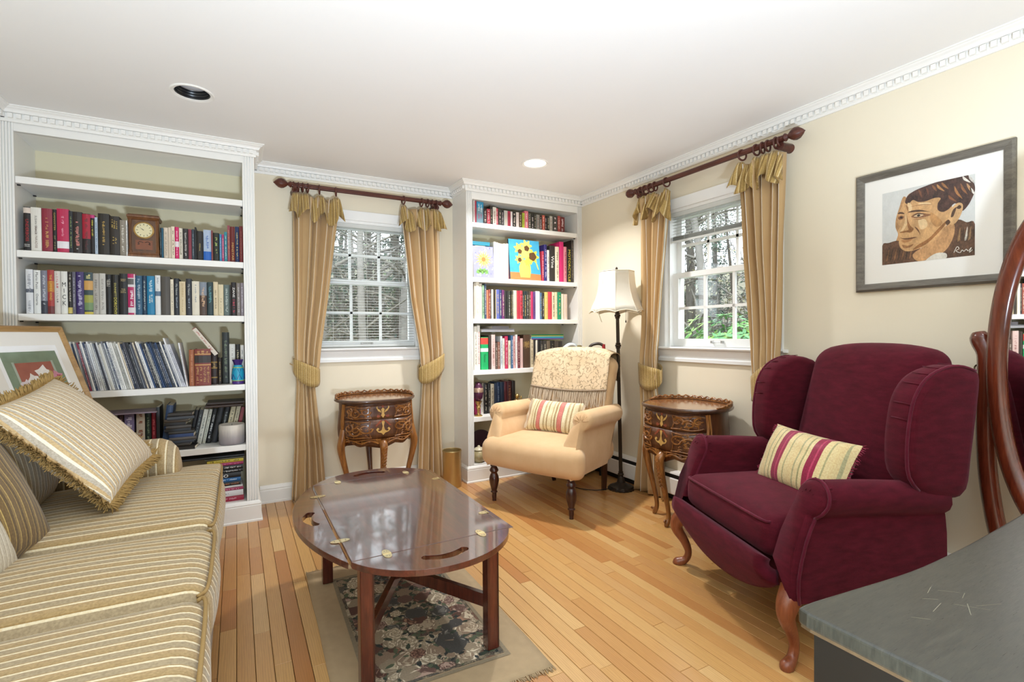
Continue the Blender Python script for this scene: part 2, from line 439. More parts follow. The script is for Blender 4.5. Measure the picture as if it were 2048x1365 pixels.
for (a, b) in zip(CR, CR[1:]):
    a, b = V2(a), V2(b); d = (b - a); L = d.length; d.normalize(); nr = V((d.y, -d.x)); k = int(L / dp)
    for i in range(k):
        s0 = a + d * ((i + .5) * L / k - .0095); s1 = s0 + d * .019
        den.prism([V((*(s0 + nr * .008), 2.272)), V((*(s1 + nr * .008), 2.272)), V((*(s1 + nr * .0275), 2.272)), V((*(s0 + nr * .0275), 2.272))], (0, 0, .023))
den.build('dentils', M['trim'], crown, smooth=0, kind='stuff')
# baseboard on the back wall, left wall and front wall
bprof = [(0, 0), (.018, 0), (.018, .012), (.013, .016), (.013, .085), (.009, .092), (.012, .098), (.006, .118), (0, .122)]
sweep([(.124, YB), (1.53, YB)], bprof[::-1]).build('baseboard_back', M['trim'], smooth=20, kind='structure')
sweep([(XL, YF), (XL, YLC - .02)], bprof[::-1]).build('baseboard_left', M['trim'], smooth=20, kind='structure')
# hydronic baseboard heater along the right wall
t = thing('baseboard_heater', 'low white baseboard heater with dark slots along the wall under the window', 'heater', (0, 0, 0))
xh = XR
hm = MB().box(xh - .012, xh, -.6, YRC - .03, .03, .2)
hm.prism([(xh - .012, -.6, .2), (xh - .055, -.6, .195), (xh - .06, -.6, .185), (xh - .056, -.6, .183), (xh - .012, -.6, .188)], (0, YRC + .57, 0))
hm.build('cover_top', M['trim'], t, smooth=20)
MB().prism([(xh - .062, -.6, .045), (xh - .066, -.6, .05), (xh - .066, -.6, .15), (xh - .06, -.6, .158), (xh - .058, -.6, .156), (xh - .06, -.6, .05)], (0, YRC + .57, 0)).build('front_panel', M['trim'], t, smooth=20)
MB().box(xh - .05, xh - .02, -.58, YRC - .05, .045, .18).build('fins', M['black'], t, smooth=0)
MB().box(xh - .03, xh - .012, -.6, YRC - .03, 0, .045).build('toe_strip', M['black'], t, smooth=0)

# ------------------------------------------------------------------ windows
M['upvc'] = plain('#f4f4f2', .35, var=.01, key='white_window_vinyl')
def glass_mat():
    m = D.materials.new('mat_window_glass'); m.use_nodes = True; nt = m.node_tree; nt.nodes.clear()
    o = nt.nodes.new('ShaderNodeOutputMaterial'); mx = nt.nodes.new('ShaderNodeMixShader'); t_ = nt.nodes.new('ShaderNodeBsdfTransparent'); g = nt.nodes.new('ShaderNodeBsdfGlossy')
    g.inputs['Roughness'].default_value = .02; mx.inputs[0].default_value = .05; t_.inputs[0].default_value = (.96, .97, .96, 1)
    nt.links.new(t_.outputs[0], mx.inputs[1]); nt.links.new(g.outputs[0], mx.inputs[2]); nt.links.new(mx.outputs[0], o.inputs[0]); return m
M['glass'] = glass_mat()
def window(idx, mtx):
    """local: x along the wall, y into the wall (outwards), z up; origin at the window centre on the wall face"""
    def put(mb, name, mat, par, **k):
        q = MB(); q.v = [tuple(mtx @ V(v)) for v in mb.v]; q.f = mb.f; q.m = mb.m
        if mtx.determinant() < 0: q.f = [f[::-1] for f in q.f]
        return q.build(name, mat, par, smooth=k.pop('smooth', 20), **k)
    w = WH
    cas = MB(); cw = .07; th = .018
    for s in (-1, 1): cas.prism([(s * w, 0, WZ0), (s * (w + cw), 0, WZ0), (s * (w + cw), -th, WZ0), (s * (w + .012), -th, WZ0), (s * w, -.008, WZ0)], (0, 0, WZ1 - WZ0 + .0))
    cas.prism([(-(w + cw), 0, WZ1), (-(w + cw), -th, WZ1), (-(w + cw), -th, WZ1 + cw), (-(w + cw), 0, WZ1 + cw)], (2 * (w + cw), 0, 0))
    root = put(cas, 'window_%d' % idx, M['upvc'], None, kind='structure')
    put(MB().prism([(-(w + cw + .025), .02, WZ0), (-(w + cw + .025), -.045, WZ0), (-(w + cw + .025), -.052, WZ0 - .008), (-(w + cw + .025), -.045, WZ0 - .018), (-(w + cw + .025), 0, WZ0 - .02)], (2 * (w + cw + .025), 0, 0)), 'window_sill', M['upvc'], root)
    put(MB().prism([(-(w + cw), 0, WZ0 - .02), (-(w + cw), -.03, WZ0 - .02), (-(w + cw), -.022, WZ0 - .045), (-(w + cw), -.013, WZ0 - .065), (-(w + cw), -.013, WZ0 - .075), (-(w + cw), -.02, WZ0 - .08), (-(w + cw), -.018, WZ0 - .1), (-(w + cw), 0, WZ0 - .1)], (2 * (w + cw), 0, 0)), 'apron', M['upvc'], root)
    jm = MB().box(-w, -w + .02, 0, .14, WZ0, WZ1).box(w - .02, w, 0, .14, WZ0, WZ1).box(-w, w, 0, .14, WZ1 - .02, WZ1).box(-w, w, .02, .16, WZ0 - .02, WZ0 + .005)
    put(jm, 'jamb', M['upvc'], root)
    zm = 1.545; sw = w - .02; st = .042
    for nm, z0, z1, y0, bot, top in (('lower_sash', WZ0 + .005, zm + .02, .035, .05, .036), ('upper_sash', zm - .016, WZ1 - .02, .07, .036, .036)):
        y1 = y0 + .03; ms = MB()
        ms.box(-sw, -sw + st, y0, y1, z0, z1).box(sw - st, sw, y0, y1, z0, z1).box(-sw + st, sw - st, y0, y1, z0, z0 + bot).box(-sw + st, sw - st, y0, y1, z1 - top, z1)
        so = put(ms, nm, M['upvc'], root)
        gx0, gx1, gz0, gz1 = -sw + st, sw - st, z0 + bot, z1 - top
        for k in (1, 2): put(MB().box(lerp(gx0, gx1, k / 3) - .009, lerp(gx0, gx1, k / 3) + .009, y0 + .006, y1 - .006, gz0, gz1), 'muntin', M['upvc'], so)
        zc = (gz0 + gz1) / 2
        put(MB().box(gx0, gx1, y0 + .006, y1 - .006, zc - .009, zc + .009), 'muntin', M['upvc'], so)
        pw = (gx1 - gx0) / 3
        for r_ in range(2):
            for c_ in range(3):
                a0 = gx0 + pw * c_ + (.009 if c_ else 0); a1 = gx0 + pw * (c_ + 1) - (.009 if c_ < 2 else 0)
                b0 = gz0 if r_ == 0 else zc + .009; b1 = zc - .009 if r_ == 0 else gz1
                put(MB().box(a0, a1, y0 + .013, y0 + .016, b0, b1), 'pane', M['glass'], so, smooth=0)
        if nm == 'lower_sash':
            hz = z0 + .03; hd = MB()
            hd.tube([(-.04, y0 - .016, hz), (.04, y0 - .016, hz)], .0028, 8)
            for s in (-1, 1): hd.box(s * .038 - .006, s * .038 + .006, y0 - .02, y0, hz - .008, hz + .008)
            put(hd, 'sash_lift', M['steel'], so)
        else:
            put(MB().rbox((.05, .02, .014), .005, (0, y0 - .012, z0 + .04), 2, (2, 1, 1)), 'sash_lock', M['steel'], so)
    return root
MW1 = Matrix.Translation((W1C, YB, 0)); MW2 = Matrix.Translation((XR, W2C, 0)) @ Matrix.Rotation(-pi / 2, 4, 'Z')
window(1, MW1); window(2, MW2)
# blinds: local frame of the window
M['slat'] = plain('#f3f4f2', .45, var=.01, key='blind_slat')
_nt = M['slat'].node_tree; _tr = _nt.nodes.new('ShaderNodeBsdfTranslucent'); _tr.inputs[0].default_value = (.95, .95, .93, 1); _mx = _nt.nodes.new('ShaderNodeMixShader'); _mx.inputs[0].default_value = .4
_nt.links.new(_nt.nodes['Principled BSDF'].outputs[0], _mx.inputs[1]); _nt.links.new(_tr.outputs[0], _mx.inputs[2]); _nt.links.new(_mx.outputs[0], _nt.nodes['Material Output'].inputs[0])
def blind(label, mtx, zbot, stack, tilt):
    t = thing('venetian_blind', label, 'window blind', (0, 0, 0)); t.matrix_world = mtx
    w = WH - .028
    MB().box(-w, w, .004, .03, WZ1 - .05, WZ1 - .021).build('headrail', M['slat'], t, smooth=0)
    sl = MB().grid(lambda u, v: ((u - .5) * 2 * w, (v - .5) * .024, .0016 * (1 - (2 * v - 1) ** 2)), 1, 4); sm = sl.mesh('slat', M['slat'], 60)
    z = WZ1 - .062; n = 0
    while z > zbot + stack * .0035 + .012:
        solid(obj('slat', sm, t, (0, .018, z), (R_(tilt), 0, 0)), .0006); z -= .0205; n += 1
    for k in range(stack): solid(obj('slat', sm, t, (0, .018, zbot + .014 + k * .0032), (0, 0, 0)), .0006)
    MB().box(-w, w, .008, .028, zbot, zbot + .012).build('bottom_rail', M['slat'], t, smooth=0)
    for s in (-.68, .0, .68): MB().tube([(s * w, .005, WZ1 - .05), (s * w, .005, zbot)], .0009, 5).build('ladder_cord', M['slat'], t)
    MB().tube([(w * .82, .0, WZ1 - .05), (w * .82, -.006, WZ1 - .5)], .0022, 6).build('tilt_wand', M['slat'], t)
    return t
blind('white venetian blind let fully down in the window with the tray table before it', MW1, WZ0 + .012, 0, 4)
b2 = blind('white venetian blind pulled up to a short bundle in the window beside the floor lamp', MW2, 1.775, 9, 4)
for k in (0, 1):  # pull cords hanging to below the sill
    MB().tube([(.30 + k * .012, -.056, 1.74), (.30 + k * .012, -.058, 1.05), (.30 + k * .012, -.058, .80)], .0008, 5).build('pull_cord', M['slat'], b2)
    MB().lathe([(.001, 0), (.004, -.006), (.005, -.03), (.002, -.034)], 8, (.30 + k * .012, -.058, .80)).build('cord_tassel', M['slat'], b2)

# ------------------------------------------------------------------ built-in bookcases
M['caseback'] = plain('#dcd2b3', .8, var=.02, scale=3, key='cream_case_back')
def bookcase(label, x0, x1, pl, pr_, yf, yb, shelves, zh):
    """x0/x1 outer, pl/pr inner opening; shelves: list of top z; zh: bottom of the header"""
    t = thing('bookcase', label, 'bookcase', (0, 0, 0))
    th = .036
    for (a, b) in ((x0, pl), (pr_, x1)):
        m_ = MB().box(a, b, yf + .012, yb, .0, 2.256)
        m_.build('side_panel', M['trim'], t, smooth=0)
        p = MB(); n = 4; fw = (b - a) / (2 * n + 1); pts = [(a, yf + .012)]
        pts += [(a, yf)]
        for k in range(n):
            q0 = a + fw * (2 * k + 1); pts += [(q0, yf), (q0 + fw * .2, yf + .008), (q0 + fw * .8, yf + .008), (q0 + fw, yf)]
        pts += [(b, yf), (b, yf + .012)]
        p.prism([(q[0], q[1], .128) for q in pts][::-1], (0, 0, 2.258 - .128)); p.build('pilaster', M['trim'], t, smooth=0)
    MB().box(pl, pr_, yb - .008, yb, .1, 2.25).build('back_panel', M['caseback'], t, smooth=0)
    MB().box(pl, pr_, yf + .004, yf + .024, zh, 2.258).build('header', M['trim'], t, smooth=0)
    MB().box(pl, pr_, yf + .02, yb, zh, zh + .02).build('top_panel', M['trim'], t, smooth=0)
    for i, z in enumerate(shelves):
        s_ = MB().box(pl + .001, pr_ - .001, yf + .006, yb - .008, z - th, z).build('shelf', M['trim'], t, smooth=0); bevel(s_, .002, 2)
        if i < len(shelves) - 1:
            for xx in (pl + .006, pr_ - .006):
                for yy in (yf + .04, yb - .05):
                    MB().box(xx - .006, xx + .006, yy - .006, yy + .006, z - th - .006, z - th).build('shelf_pin', M['black'], s_, smooth=0)
    bp = [(0, .0), (.02, 0), (.02, .01), (.014, .014), (.014, .098), (.01, .103), (.014, .108), (.01, .118), (.0, .128)]
    path = [(x0, yf - .0), (x1, yf - .0)] if x0 < -1 else [(x0, yb), (x0, yf), (x1, yf)]
    if x0 < -1: path = [(x0, yf), (x1, yf), (x1, yb)]
    sweep(path, bp[::-1]).build('plinth_moulding', M['trim'], t, smooth=20)
    MB().box(x0, x1, yf, yb, 0, .128 - .03).build('plinth', M['trim'], t, smooth=0)
    return t
LS = [1.986, 1.605, 1.275, .853, .480, .129]
RS = [2.022, 1.595, 1.272, .868, .502, .134]
bookcase('wide white built-in bookcase with fluted pilasters behind the striped sofa', XL + .001, .107, -.991, .042, YLC, YB - .002, LS, 2.215)
bookcase('narrow white built-in bookcase in the corner behind the cream armchair', 1.555, XR - .001, 1.605, 2.607, YRC, YB - .002, RS, 2.2)
# ------------------------------------------------------------------ books
PAGE = plain('#e6dcc6', .9, var=.06, scale=60, key='page_block')
def cover(c): return plain(c, .5, var=.07, scale=30, key='cover_' + c.strip('#'))
def ink(c): return plain(c, .5, var=0, key='ink_' + c.strip('#'))
def ordinal(n): return '%d%s' % (n, 'th' if 10 <= n % 100 <= 20 else {1: 'st', 2: 'nd', 3: 'rd'}.get(n % 10, 'th'))
def cname(c):
    import colorsys
    c = c.strip('#'); r, g, b = (int(c[i:i + 2], 16) / 255 for i in (0, 2, 4)); h, s, v = colorsys.rgb_to_hsv(r, g, b); h *= 360
    if v < .2: return 'black'
    if s < .13: return 'white' if v > .82 else 'light grey' if v > .6 else 'grey' if v > .36 else 'charcoal'
    if s < .32 and v > .66 and 20 < h < 70: return 'cream' if v > .76 else 'taupe'
    dk = 'dark ' if v < .42 else ''
    if h < 14 or h > 345: return dk + 'red' if s > .55 else ('maroon' if v < .6 else 'pink')
    if h < 42: return 'brown' if v < .7 else 'tan'
    if h < 68: return 'olive' if v < .6 else 'yellow'
    if h < 165: return dk + 'green'
    if h < 200: return dk + 'teal'
    if h < 250: return 'navy' if v < .45 else 'blue'
    if h < 300: return 'purple'
    return 'magenta' if v > .55 else 'plum'
def book_mesh(t, d, h, col, soft=False, bands=()):
    mb = MB(); b = .0012 if soft else min(.0028, t * .25); rb = 0.0005 if soft else min(.004, t * .2)
    pts = [(-t / 2, d), (-t / 2, rb), (-t / 4, rb * .25), (0, 0), (t / 4, rb * .25), (t / 2, rb), (t / 2, d), (t / 2 - b, d), (t / 2 - b, rb + b), (-t / 2 + b, rb + b), (-t / 2 + b, d)]
    mb.prism([(x, y, 0) for x, y in pts], (0, 0, h), 0)
    i = 0 if soft else .003
    mb.box(-t / 2 + b, t / 2 - b, rb + b, d - (0 if soft else .004), i, h - i - .0005, 1)
    mats = [cover(col), PAGE]
    for z0, z1, c in bands:
        k = len(mats); mats.append(cover(c)); e_ = .0004
        q = [(-t / 2 - e_, min(.03, d * .3)), (-t / 2 - e_, rb), (-t / 4, rb * .25 - e_), (0, -e_), (t / 4, rb * .25 - e_), (t / 2 + e_, rb), (t / 2 + e_, min(.03, d * .3))]
        mb.add([(x, y, z0 * h) for x, y in q] + [(x, y, z1 * h) for x, y in q], [(j, j + 1, 8 + j, 7 + j) for j in range(6)], k)
    return mb.mesh('book', mats, 0)
def marks(o, t, h, c, seed, z0=.12, z1=.88, width=.5, rows=1, y=-.0007):
    """unreadable small lettering: rows of short strokes running down the spine"""
    r = random.Random(seed); mb = MB(); w = t * width
    for k in range(rows):
        xc = 0 if rows == 1 else (k - (rows - 1) / 2) * w * 1.1 / rows
        ww = w / rows * .8; z = h * z1 - r.uniform(0, .04) * h
        while z > h * z0:
            g = ww * r.uniform(.3, .62)
            if r.random() < .14: z -= g * 1.6; continue
            th = max(.0008, ww * .16); l_ = ww * r.uniform(.35, 1); xa = xc - ww / 2 + (ww - l_) * r.random()
            mb.box(xa, xa + l_, y, y + .0004, z - th * r.uniform(1, 2.2), z); g *= .55
            z -= g + th * 1.3
    if mb.v: mb.build('spine_lettering', ink(c), o, smooth=0, kind='stuff')
TM = Matrix(((0, 1, 0, 0), (0, 0, -1, -.0009), (-1, 0, 0, 0), (0, 0, 0, 1)))   # text running down a spine
TU = Matrix(((1, 0, 0, 0), (0, 0, -1, -.0009), (0, 1, 0, 0), (0, 0, 0, 1)))    # upright text
def spine_text(o, s, c, zc, length, size, up=False):
    mt = Matrix.Translation((0, 0, zc)) @ (TU if up else TM)
    text_obj(s, size, ink(c), o, mt, 'spine_lettering', fit=length)
SEEN = {}
def add_book(t, d, h, col, mtx, where, group, soft=False, bands=(), deco=None, kind=None, seed=0):
    n = SEEN.get(where, 0) + 1; SEEN[where] = n
    kd = kind or ('paperback' if soft else 'hardback')
    o = obj('magazine' if kd == 'magazine' else 'book', book_mesh(t, d, h, col, soft, bands), None, label='%s %s, %s %s' % (cname(col), kd, ordinal(n), where), cat='magazine' if kd == 'magazine' else 'book', group=group)
    o.matrix_world = mtx
    for dd in (deco or ()):
        if dd[0] == 'm': marks(o, t, h, dd[1], seed + n * 13, *(dd[2:] or ()))
        elif dd[0] == 't': spine_text(o, dd[1], dd[2], dd[3] * h, dd[4] * h, dd[5] * t)
        elif dd[0] == 'u': spine_text(o, dd[1], dd[2], dd[3] * h, dd[4] * t, dd[5] * t, True)
    return o
def row(data, zs, yp, off, sc, where, group, gap=.0006, soft=False, depth=.17, rev=True):
    """data: (x0, x1, ytop, colour, deco, bands) in zoom pixels; placed on shelf zs with spines on plane y = yp"""
    data = sorted(data, key=lambda q: q[0], reverse=rev)
    for q in data:
        x0, x1, yt, col = q[:4]; deco = q[4] if len(q) > 4 else None; bands = q[5] if len(q) > 5 else ()
        ym = (onY(off[0] + (x0 + x1) / 2 / sc, 600, yp), )
        xa = onY(off[0] + x0 / sc, off[1] + (yt + 60) / sc, yp).x; xb = onY(off[0] + x1 / sc, off[1] + (yt + 60) / sc, yp).x
        lo_, hi_ = (-.988, .040) if xa < .5 else (1.608, 2.604)
        xa, xb = max(lo_, min(xa, hi_ - .008)), min(xb, hi_)
        h = onY(off[0] + (x0 + x1) / 2 / sc, off[1] + yt / sc, yp).z - zs
        t = xb - xa - gap
        lean = q[6] if len(q) > 6 else 0
        if isinstance(deco, str): deco = [('m', deco)]
        mt = Matrix.Translation(((xa + xb) / 2, yp + rnd.uniform(0, .006), zs + abs(sin(lean)) * t / 2 + .0003)) @ Matrix.Rotation(lean, 4, 'Y')
        add_book(t, depth * rnd.uniform(.85, 1.05), h, col, mt, where, group, soft or t < .016, bands, deco)
K, W_, G_ = '#1d1a1b', '#e9e6df', '#c9a950'
ZA = ((0, 400), 5.459); ZB = ((260, 400), 5.46)
yL = YLC + .026
where = 'from the window on the clock shelf of the wide bookcase'; gp = 'books on the clock shelf'
row([(250, 328, 75, K, [('t', 'UNDERBOSS', '#b0252c', .47, .5, .62), ('u', 'PETER\nMAAS', W_, .12, .75, .3)], [(.86, .985, '#d9c9bb')]),
     (330, 445, 82, '#e2ddd2', [('t', 'SUSAN ISAACS', '#4b3f3a', .6, .42, .3), ('t', 'Almost PARADISE', '#7a5a4c', .32, .5, .34)]),
     (447, 565, 92, '#8b2b3c', [('m', '#c79a5a', .1, .8, .4)]), (567, 612, 102, K, [('t', 'GANGSTER', '#b9a04b', .72, .42, .6), ('m', '#8f8a5a', .08, .45)]),
     (614, 745, 96, '#b8264f', [('m', '#e79aae', .35, .85, .3), ], [(.1, .26, '#e8e2e4')]), (747, 790, 122, '#20242a', [('m', '#8a9c5a')]),
     (792, 892, 130, '#2b2220', [('m', '#d0857c', .2, .8, .6), ('m', '#cbc7c2', .03, .16)]), (894, 982, 150, '#241d1d', [('m', '#5e2a2d')], [(.38, .99, '#a51d33')]),
     (984, 1030, 165, K, [('m', '#cdbb3f', .45, .9)], [(.92, 1.0, '#c03a77')]), (1032, 1064, 190, '#aebccb', [('m', '#50637d')]),
     (1066, 1190, 150, '#231e18', [('m', '#b7974a', .25, .85, .3)]), (1192, 1300, 178, '#2a221b', [('m', G_, .68, .92, .6, 3), ('m', G_, .3, .48, .5, 2)]),
     (1303, 1371, 220, '#8d8374', [('m', '#d5cfc2')]), (1373, 1388, 225, '#e7e5e0', '#222222')], LS[1], yL, *ZA, where, gp)
row([(326, 342, 305, '#15161a', '#7c9fb0'), (343, 361, 306, '#1f5a72'), (364, 415, 302, '#d8c7b2', '#9c8a75'), (417, 447, 300, '#cdbba6'), (449, 486, 290, '#e0d0b6', '#5e3a30'),
     (488, 530, 295, '#d22467', [('m', '#f3c3d3')], [(.38, .55, '#e9dfe0')]), (532, 574, 308, '#ddd3c0', '#6d6250'), (576, 634, 315, '#2b2727', '#b9b4ac'), (636, 671, 322, '#7c1f33'),
     (673, 702, 320, '#23303c', '#93a1a8'), (704, 722, 297, '#191717'), (724, 796, 340, '#1c1815', [('t', 'Olive', '#c9b26a', .45, .25, .3)]), (800, 884, 328, '#a9b8cc', [('m', '#3e63a8', .42, .9, .5)], [(.0, .3, '#1c5fb2')]),
     (886, 904, 335, '#7d3b3a'), (906, 974, 360, '#1e2119', [('m', '#a8ba5c', .3, .9, .5)]), (976, 1000, 375, '#2f78a6', '#cfd7da'), (1002, 1026, 378, '#a02860', '#e3c3cf'), (1028, 1060, 350, '#1b7c8b', '#cfd9d3'),
     (1062, 1090, 280, '#8e3c48', '#caa05f'), (1092, 1144, 292, '#6a211d', [('t', 'MINSTAR', '#c9a150', .3, .5, .6)]), (1146, 1190, 292, '#1a2c55', '#c7b877'), (1192, 1236, 288, '#6d2022', '#8d5044')], LS[1], yL, *ZB, where, gp)
where = 'from the window on the shelf below the clock'; gp = 'books on the shelf below the clock'
row([(275, 355, 758, '#dcdcdd', [('m', '#8f9096', .5, .95, .6), ('m', '#8f9096', .05, .35)], [(.48, .56, '#5e6470')]), (362, 437, 768, '#e4e4df', [('t', 'Mario Puzo', K, .76, .38, .5), ('t', 'Omerta', K, .33, .26, .5)]),
     (440, 510, 770, '#7f7f8b', [('m', '#cdd0d6', .2, .9, .6)], [(0, .3, '#3b3f4a')]), (512, 585, 765, '#a83a35', [('t', 'THE SUMMER WIND', '#e3c049', .6, .58, .5)], [(.5, .75, '#b8702a'), (.0, .18, '#6e3030')]),
     (588, 655, 778, '#d3ccc3', [('m', '#c25a66', .6, .95, .5), ('m', '#6a625e', .25, .55, .4)]), (657, 730, 780, '#e2dfd6', [('u', 'M\nI\nC\nK', K, .47, .58, 1.25)]),
     (735, 785, 785, '#25201c', [('m', '#cfc7b4', .3, .95, .5)], [(.02, .16, '#cdb763')]), (787, 823, 787, '#5b5866', '#b9b5c0'), (825, 912, 786, '#3b2b63', [('m', '#b9b3cd', .1, .95, .7)]),
     (915, 1010, 792, '#35464a', [('m', '#d8cf8a', .84, .95, .6)], [(.58, .8, '#c99a55'), (.28, .46, '#9a9a45'), (.1, .28, '#6f8a5c'), (0, .06, '#c6b344')]), (1012, 1080, 803, '#a9a49b', '#79736c'),
     (1082, 1150, 803, '#c5c1b8', '#928d84'), (1152, 1214, 815, '#171717', [('m', '#d8d3c4', .7, .9, .6, 3)]), (1216, 1292, 817, '#191814', [('t', 'DOROTHY', '#d3c53c', .22, .42, .6), ('t', 'DUNNETT', '#cfc25a', .62, .34, .4)]),
     (1297, 1388, 805, '#151516', [('u', 'MARIO\nPUZO', '#cdb67c', .84, .62, .22), ('u', 'THE\nLAST\nDON', '#cdb67c', .58, .6, .24)]), (1391, 1476, 808, '#d8d2d2', [('m', '#f1e7ea', .2, .6, .5)], [(.9, 1, '#b8245f'), (.18, .68, '#b32a60'), (.74, .88, '#5d5a58'), (0, .05, '#b8245f')])], LS[2], yL, *ZA, where, gp)
row([(24, 52, 812, '#d9d4d2'), (55, 130, 828, '#2b5571', [('m', '#a7b7c0', .15, .95, .55)]), (132, 179, 828, '#17344d', '#b7bfb7'), (181, 266, 832, '#1c7ba3', [('m', '#c9dde0', .62, .95, .55), ('m', '#dde3d6', .3, .55, .5, 2)]), (272, 331, 825, '#dcdcda', [('m', '#8d9298', .6, .95, .5)], [(.48, .6, '#5c7186')]),
     (335, 437, 838, '#4a443d'), (440, 475, 870, '#dcd0b8', '#8f836d'), (478, 535, 858, '#23272f', [('t', 'My Name', '#b7b9b3', .7, .3, .5), ('m', '#8f9aa5', .2, .5, .4)]), (537, 605, 893, '#d3c19d', [('t', 'SAVANNAH', '#a78a55', .75, .4, .5), ('m', '#a78a55', .1, .5, .25)]), (610, 672, 862, '#262a33', [('t', 'My Name', '#b7b9b3', .7, .3, .5), ('m', '#8f9aa5', .2, .5, .4)]),
     (675, 756, 890, '#dcd3bf', [('m', '#7e8790', .4, .9, .3)]), (759, 836, 898, '#4d3a30', [('m', '#d2ab83', .2, .9, .6)], [(.6, 1, '#7f8791')]), (840, 906, 898, '#22383c', [('m', '#4b8a90', .4, .95, .6)]), (908, 960, 895, '#d6c5a3', [('m', '#7b6a4c', .2, .8, .4)]), (962, 1020, 925, '#d5c7a5', [('m', '#8b7b5b', .1, .6, .3)]),
     (1022, 1085, 928, '#5c6a66', '#b7c2bb'), (1087, 1100, 928, '#22221f'), (1102, 1160, 902, '#1d1618', [('t', 'ZANE', '#e8e3dc', .7, .3, .6), ('m', '#b3283f', .1, .5, .6)]), (1164, 1204, 910, '#857c78', '#cfc8c2'), (1206, 1246, 907, '#8d8288', '#d1cad0')], LS[2], yL, *ZB, where, gp)
# leaning magazines on the shelf below
where = 'leaning magazine from the red leather book'; gp = 'leaning magazines'
mcol = ['#e3e2df', '#d7d7d6', '#22242c', '#ece9e4', '#b8b9be', '#2d3d5c', '#e0ddd5', '#8f8f97', '#d9d3c4', '#41414b', '#dfe0e2', '#c2bfb5', '#283449', '#e8e6e0', '#a08f82', '#1f2b44', '#d8c9b0', '#777b83']
zA = LS[3]; yM = YLC + .02
xr0 = onY(376, 770, yM).x; xl0 = onY(160, 780, yM).x
nm = 58; step = (xr0 - xl0) / nm; r2 = random.Random(5)
for i in range(nm):
    ang = lerp(-.17, -.30, min(1, i / 40)) if i < 52 else -.30
    ang = lerp(-.30, -.2, i / nm)
    t = step * .8; xb = xr0 - step * (i + .5); h = .272 + r2.uniform(-.012, .008) - (.03 if r2.random() < .12 else 0); c = mcol[r2.randrange(len(mcol))]
    if 8 < i < 20 and r2.random() < .5: c = r2.choice(['#1d3350', '#24406a', '#2b2e3a'])
    if i == nm - 6: c = '#8e2f45'
    if i == 0: c, h, ang = '#e4e3e6', .262, -.15
    if i in (1, 2): c, h = '#cfcfd8', .262
    if i == 3: h, c = .30, '#e6e6e8'
    mt = Matrix.Translation((xb, yM + r2.uniform(0, .012), zA + t / 2 * abs(sin(ang)) + .0005)) @ Matrix.Rotation(ang, 4, 'Y')
    sp = abs(ang)
    o = add_book(t, .21, h, c, mt, 'leaning from the red leather book', gp, True, (), None, 'magazine')
    if r2.random() < .6: marks(o, t, h, '#4b4f58' if cname(c) in ('white', 'light grey', 'cream') else '#d8d8d6', i, .1, .9, .55)
ZD = ((100, 640), 3.251); where = 'from the window on the magazine shelf'; gp = 'books on the magazine shelf'
row([(1238, 1262, 165, '#e0ddd6', '#777777'), (1206, 1236, 160, '#1e1c1a', '#c9b98f'), (1166, 1204, 158, '#dcdad4', [('m', '#9a978f', .4, .9, .3)]), (1118, 1164, 82, '#1f2523', [('m', '#6c7a5c')]), (1092, 1117, 250, '#2b211b', [('m', '#a58a4e')]), (1047, 1088, 215, '#2f1d17', [('m', '#b08d4a', .55, .7)], [(.68, .72, '#9a7a3a'), (.5, .54, '#9a7a3a'), (.2, .24, '#9a7a3a')])], zA, YLC + .086, *ZD, where, gp)
row([(940, 1045, 190, '#7a2f22', [('m', '#b98a4e', .08, .52, .8, 4), ('m', '#c79a5a', .86, .95, .7, 3)], [(.62, .82, '#2a1d17'), (.55, .58, '#c08f52'), (.84, .87, '#c08f52')])], zA, YLC + .04, *ZD, 'book beside the leaning magazines', gp, depth=.2)
row([(903, 938, 195, '#a25f3c', '#c78a5c')], zA, YLC + .05, *ZD, 'thin orange-brown book beside the leaning magazines', gp)
def lying(px0, px1, py, t, col, z, yp, where, gp, depth=.15, deco=None, soft=False, yaw=0., bands=(), kind=None):
    """book lying flat, spine out; px0/px1 its ends, z its underside"""
    xa, xb = onY(px0, py, yp).x, onY(px1, py, yp).x; h = xb - xa
    mt = Matrix.Translation(((xa + xb) / 2, yp, z + t / 2)) @ Matrix.Rotation(yaw, 4, 'Z') @ Matrix.Rotation(pi / 2, 4, 'Y') @ Matrix.Translation((0, 0, -h / 2))
    # spine text runs along +x: local z -> +x, local x -> -z
    return add_book(t, depth, h, col, mt, where, gp, soft, bands, deco, kind)
# small book leaning across the others
o = add_book(.022, .13, .20, '#8a5240', Matrix.Translation((onY(433, 715, YLC + .06).x, YLC + .05, zA + .185)) @ Matrix.Rotation(-.62, 4, 'Y'), 'propped slantwise on the small leather books', 'books on the magazine shelf', True, [(.0, .97, '#d5cabb')], [('m', '#b04a3a')])
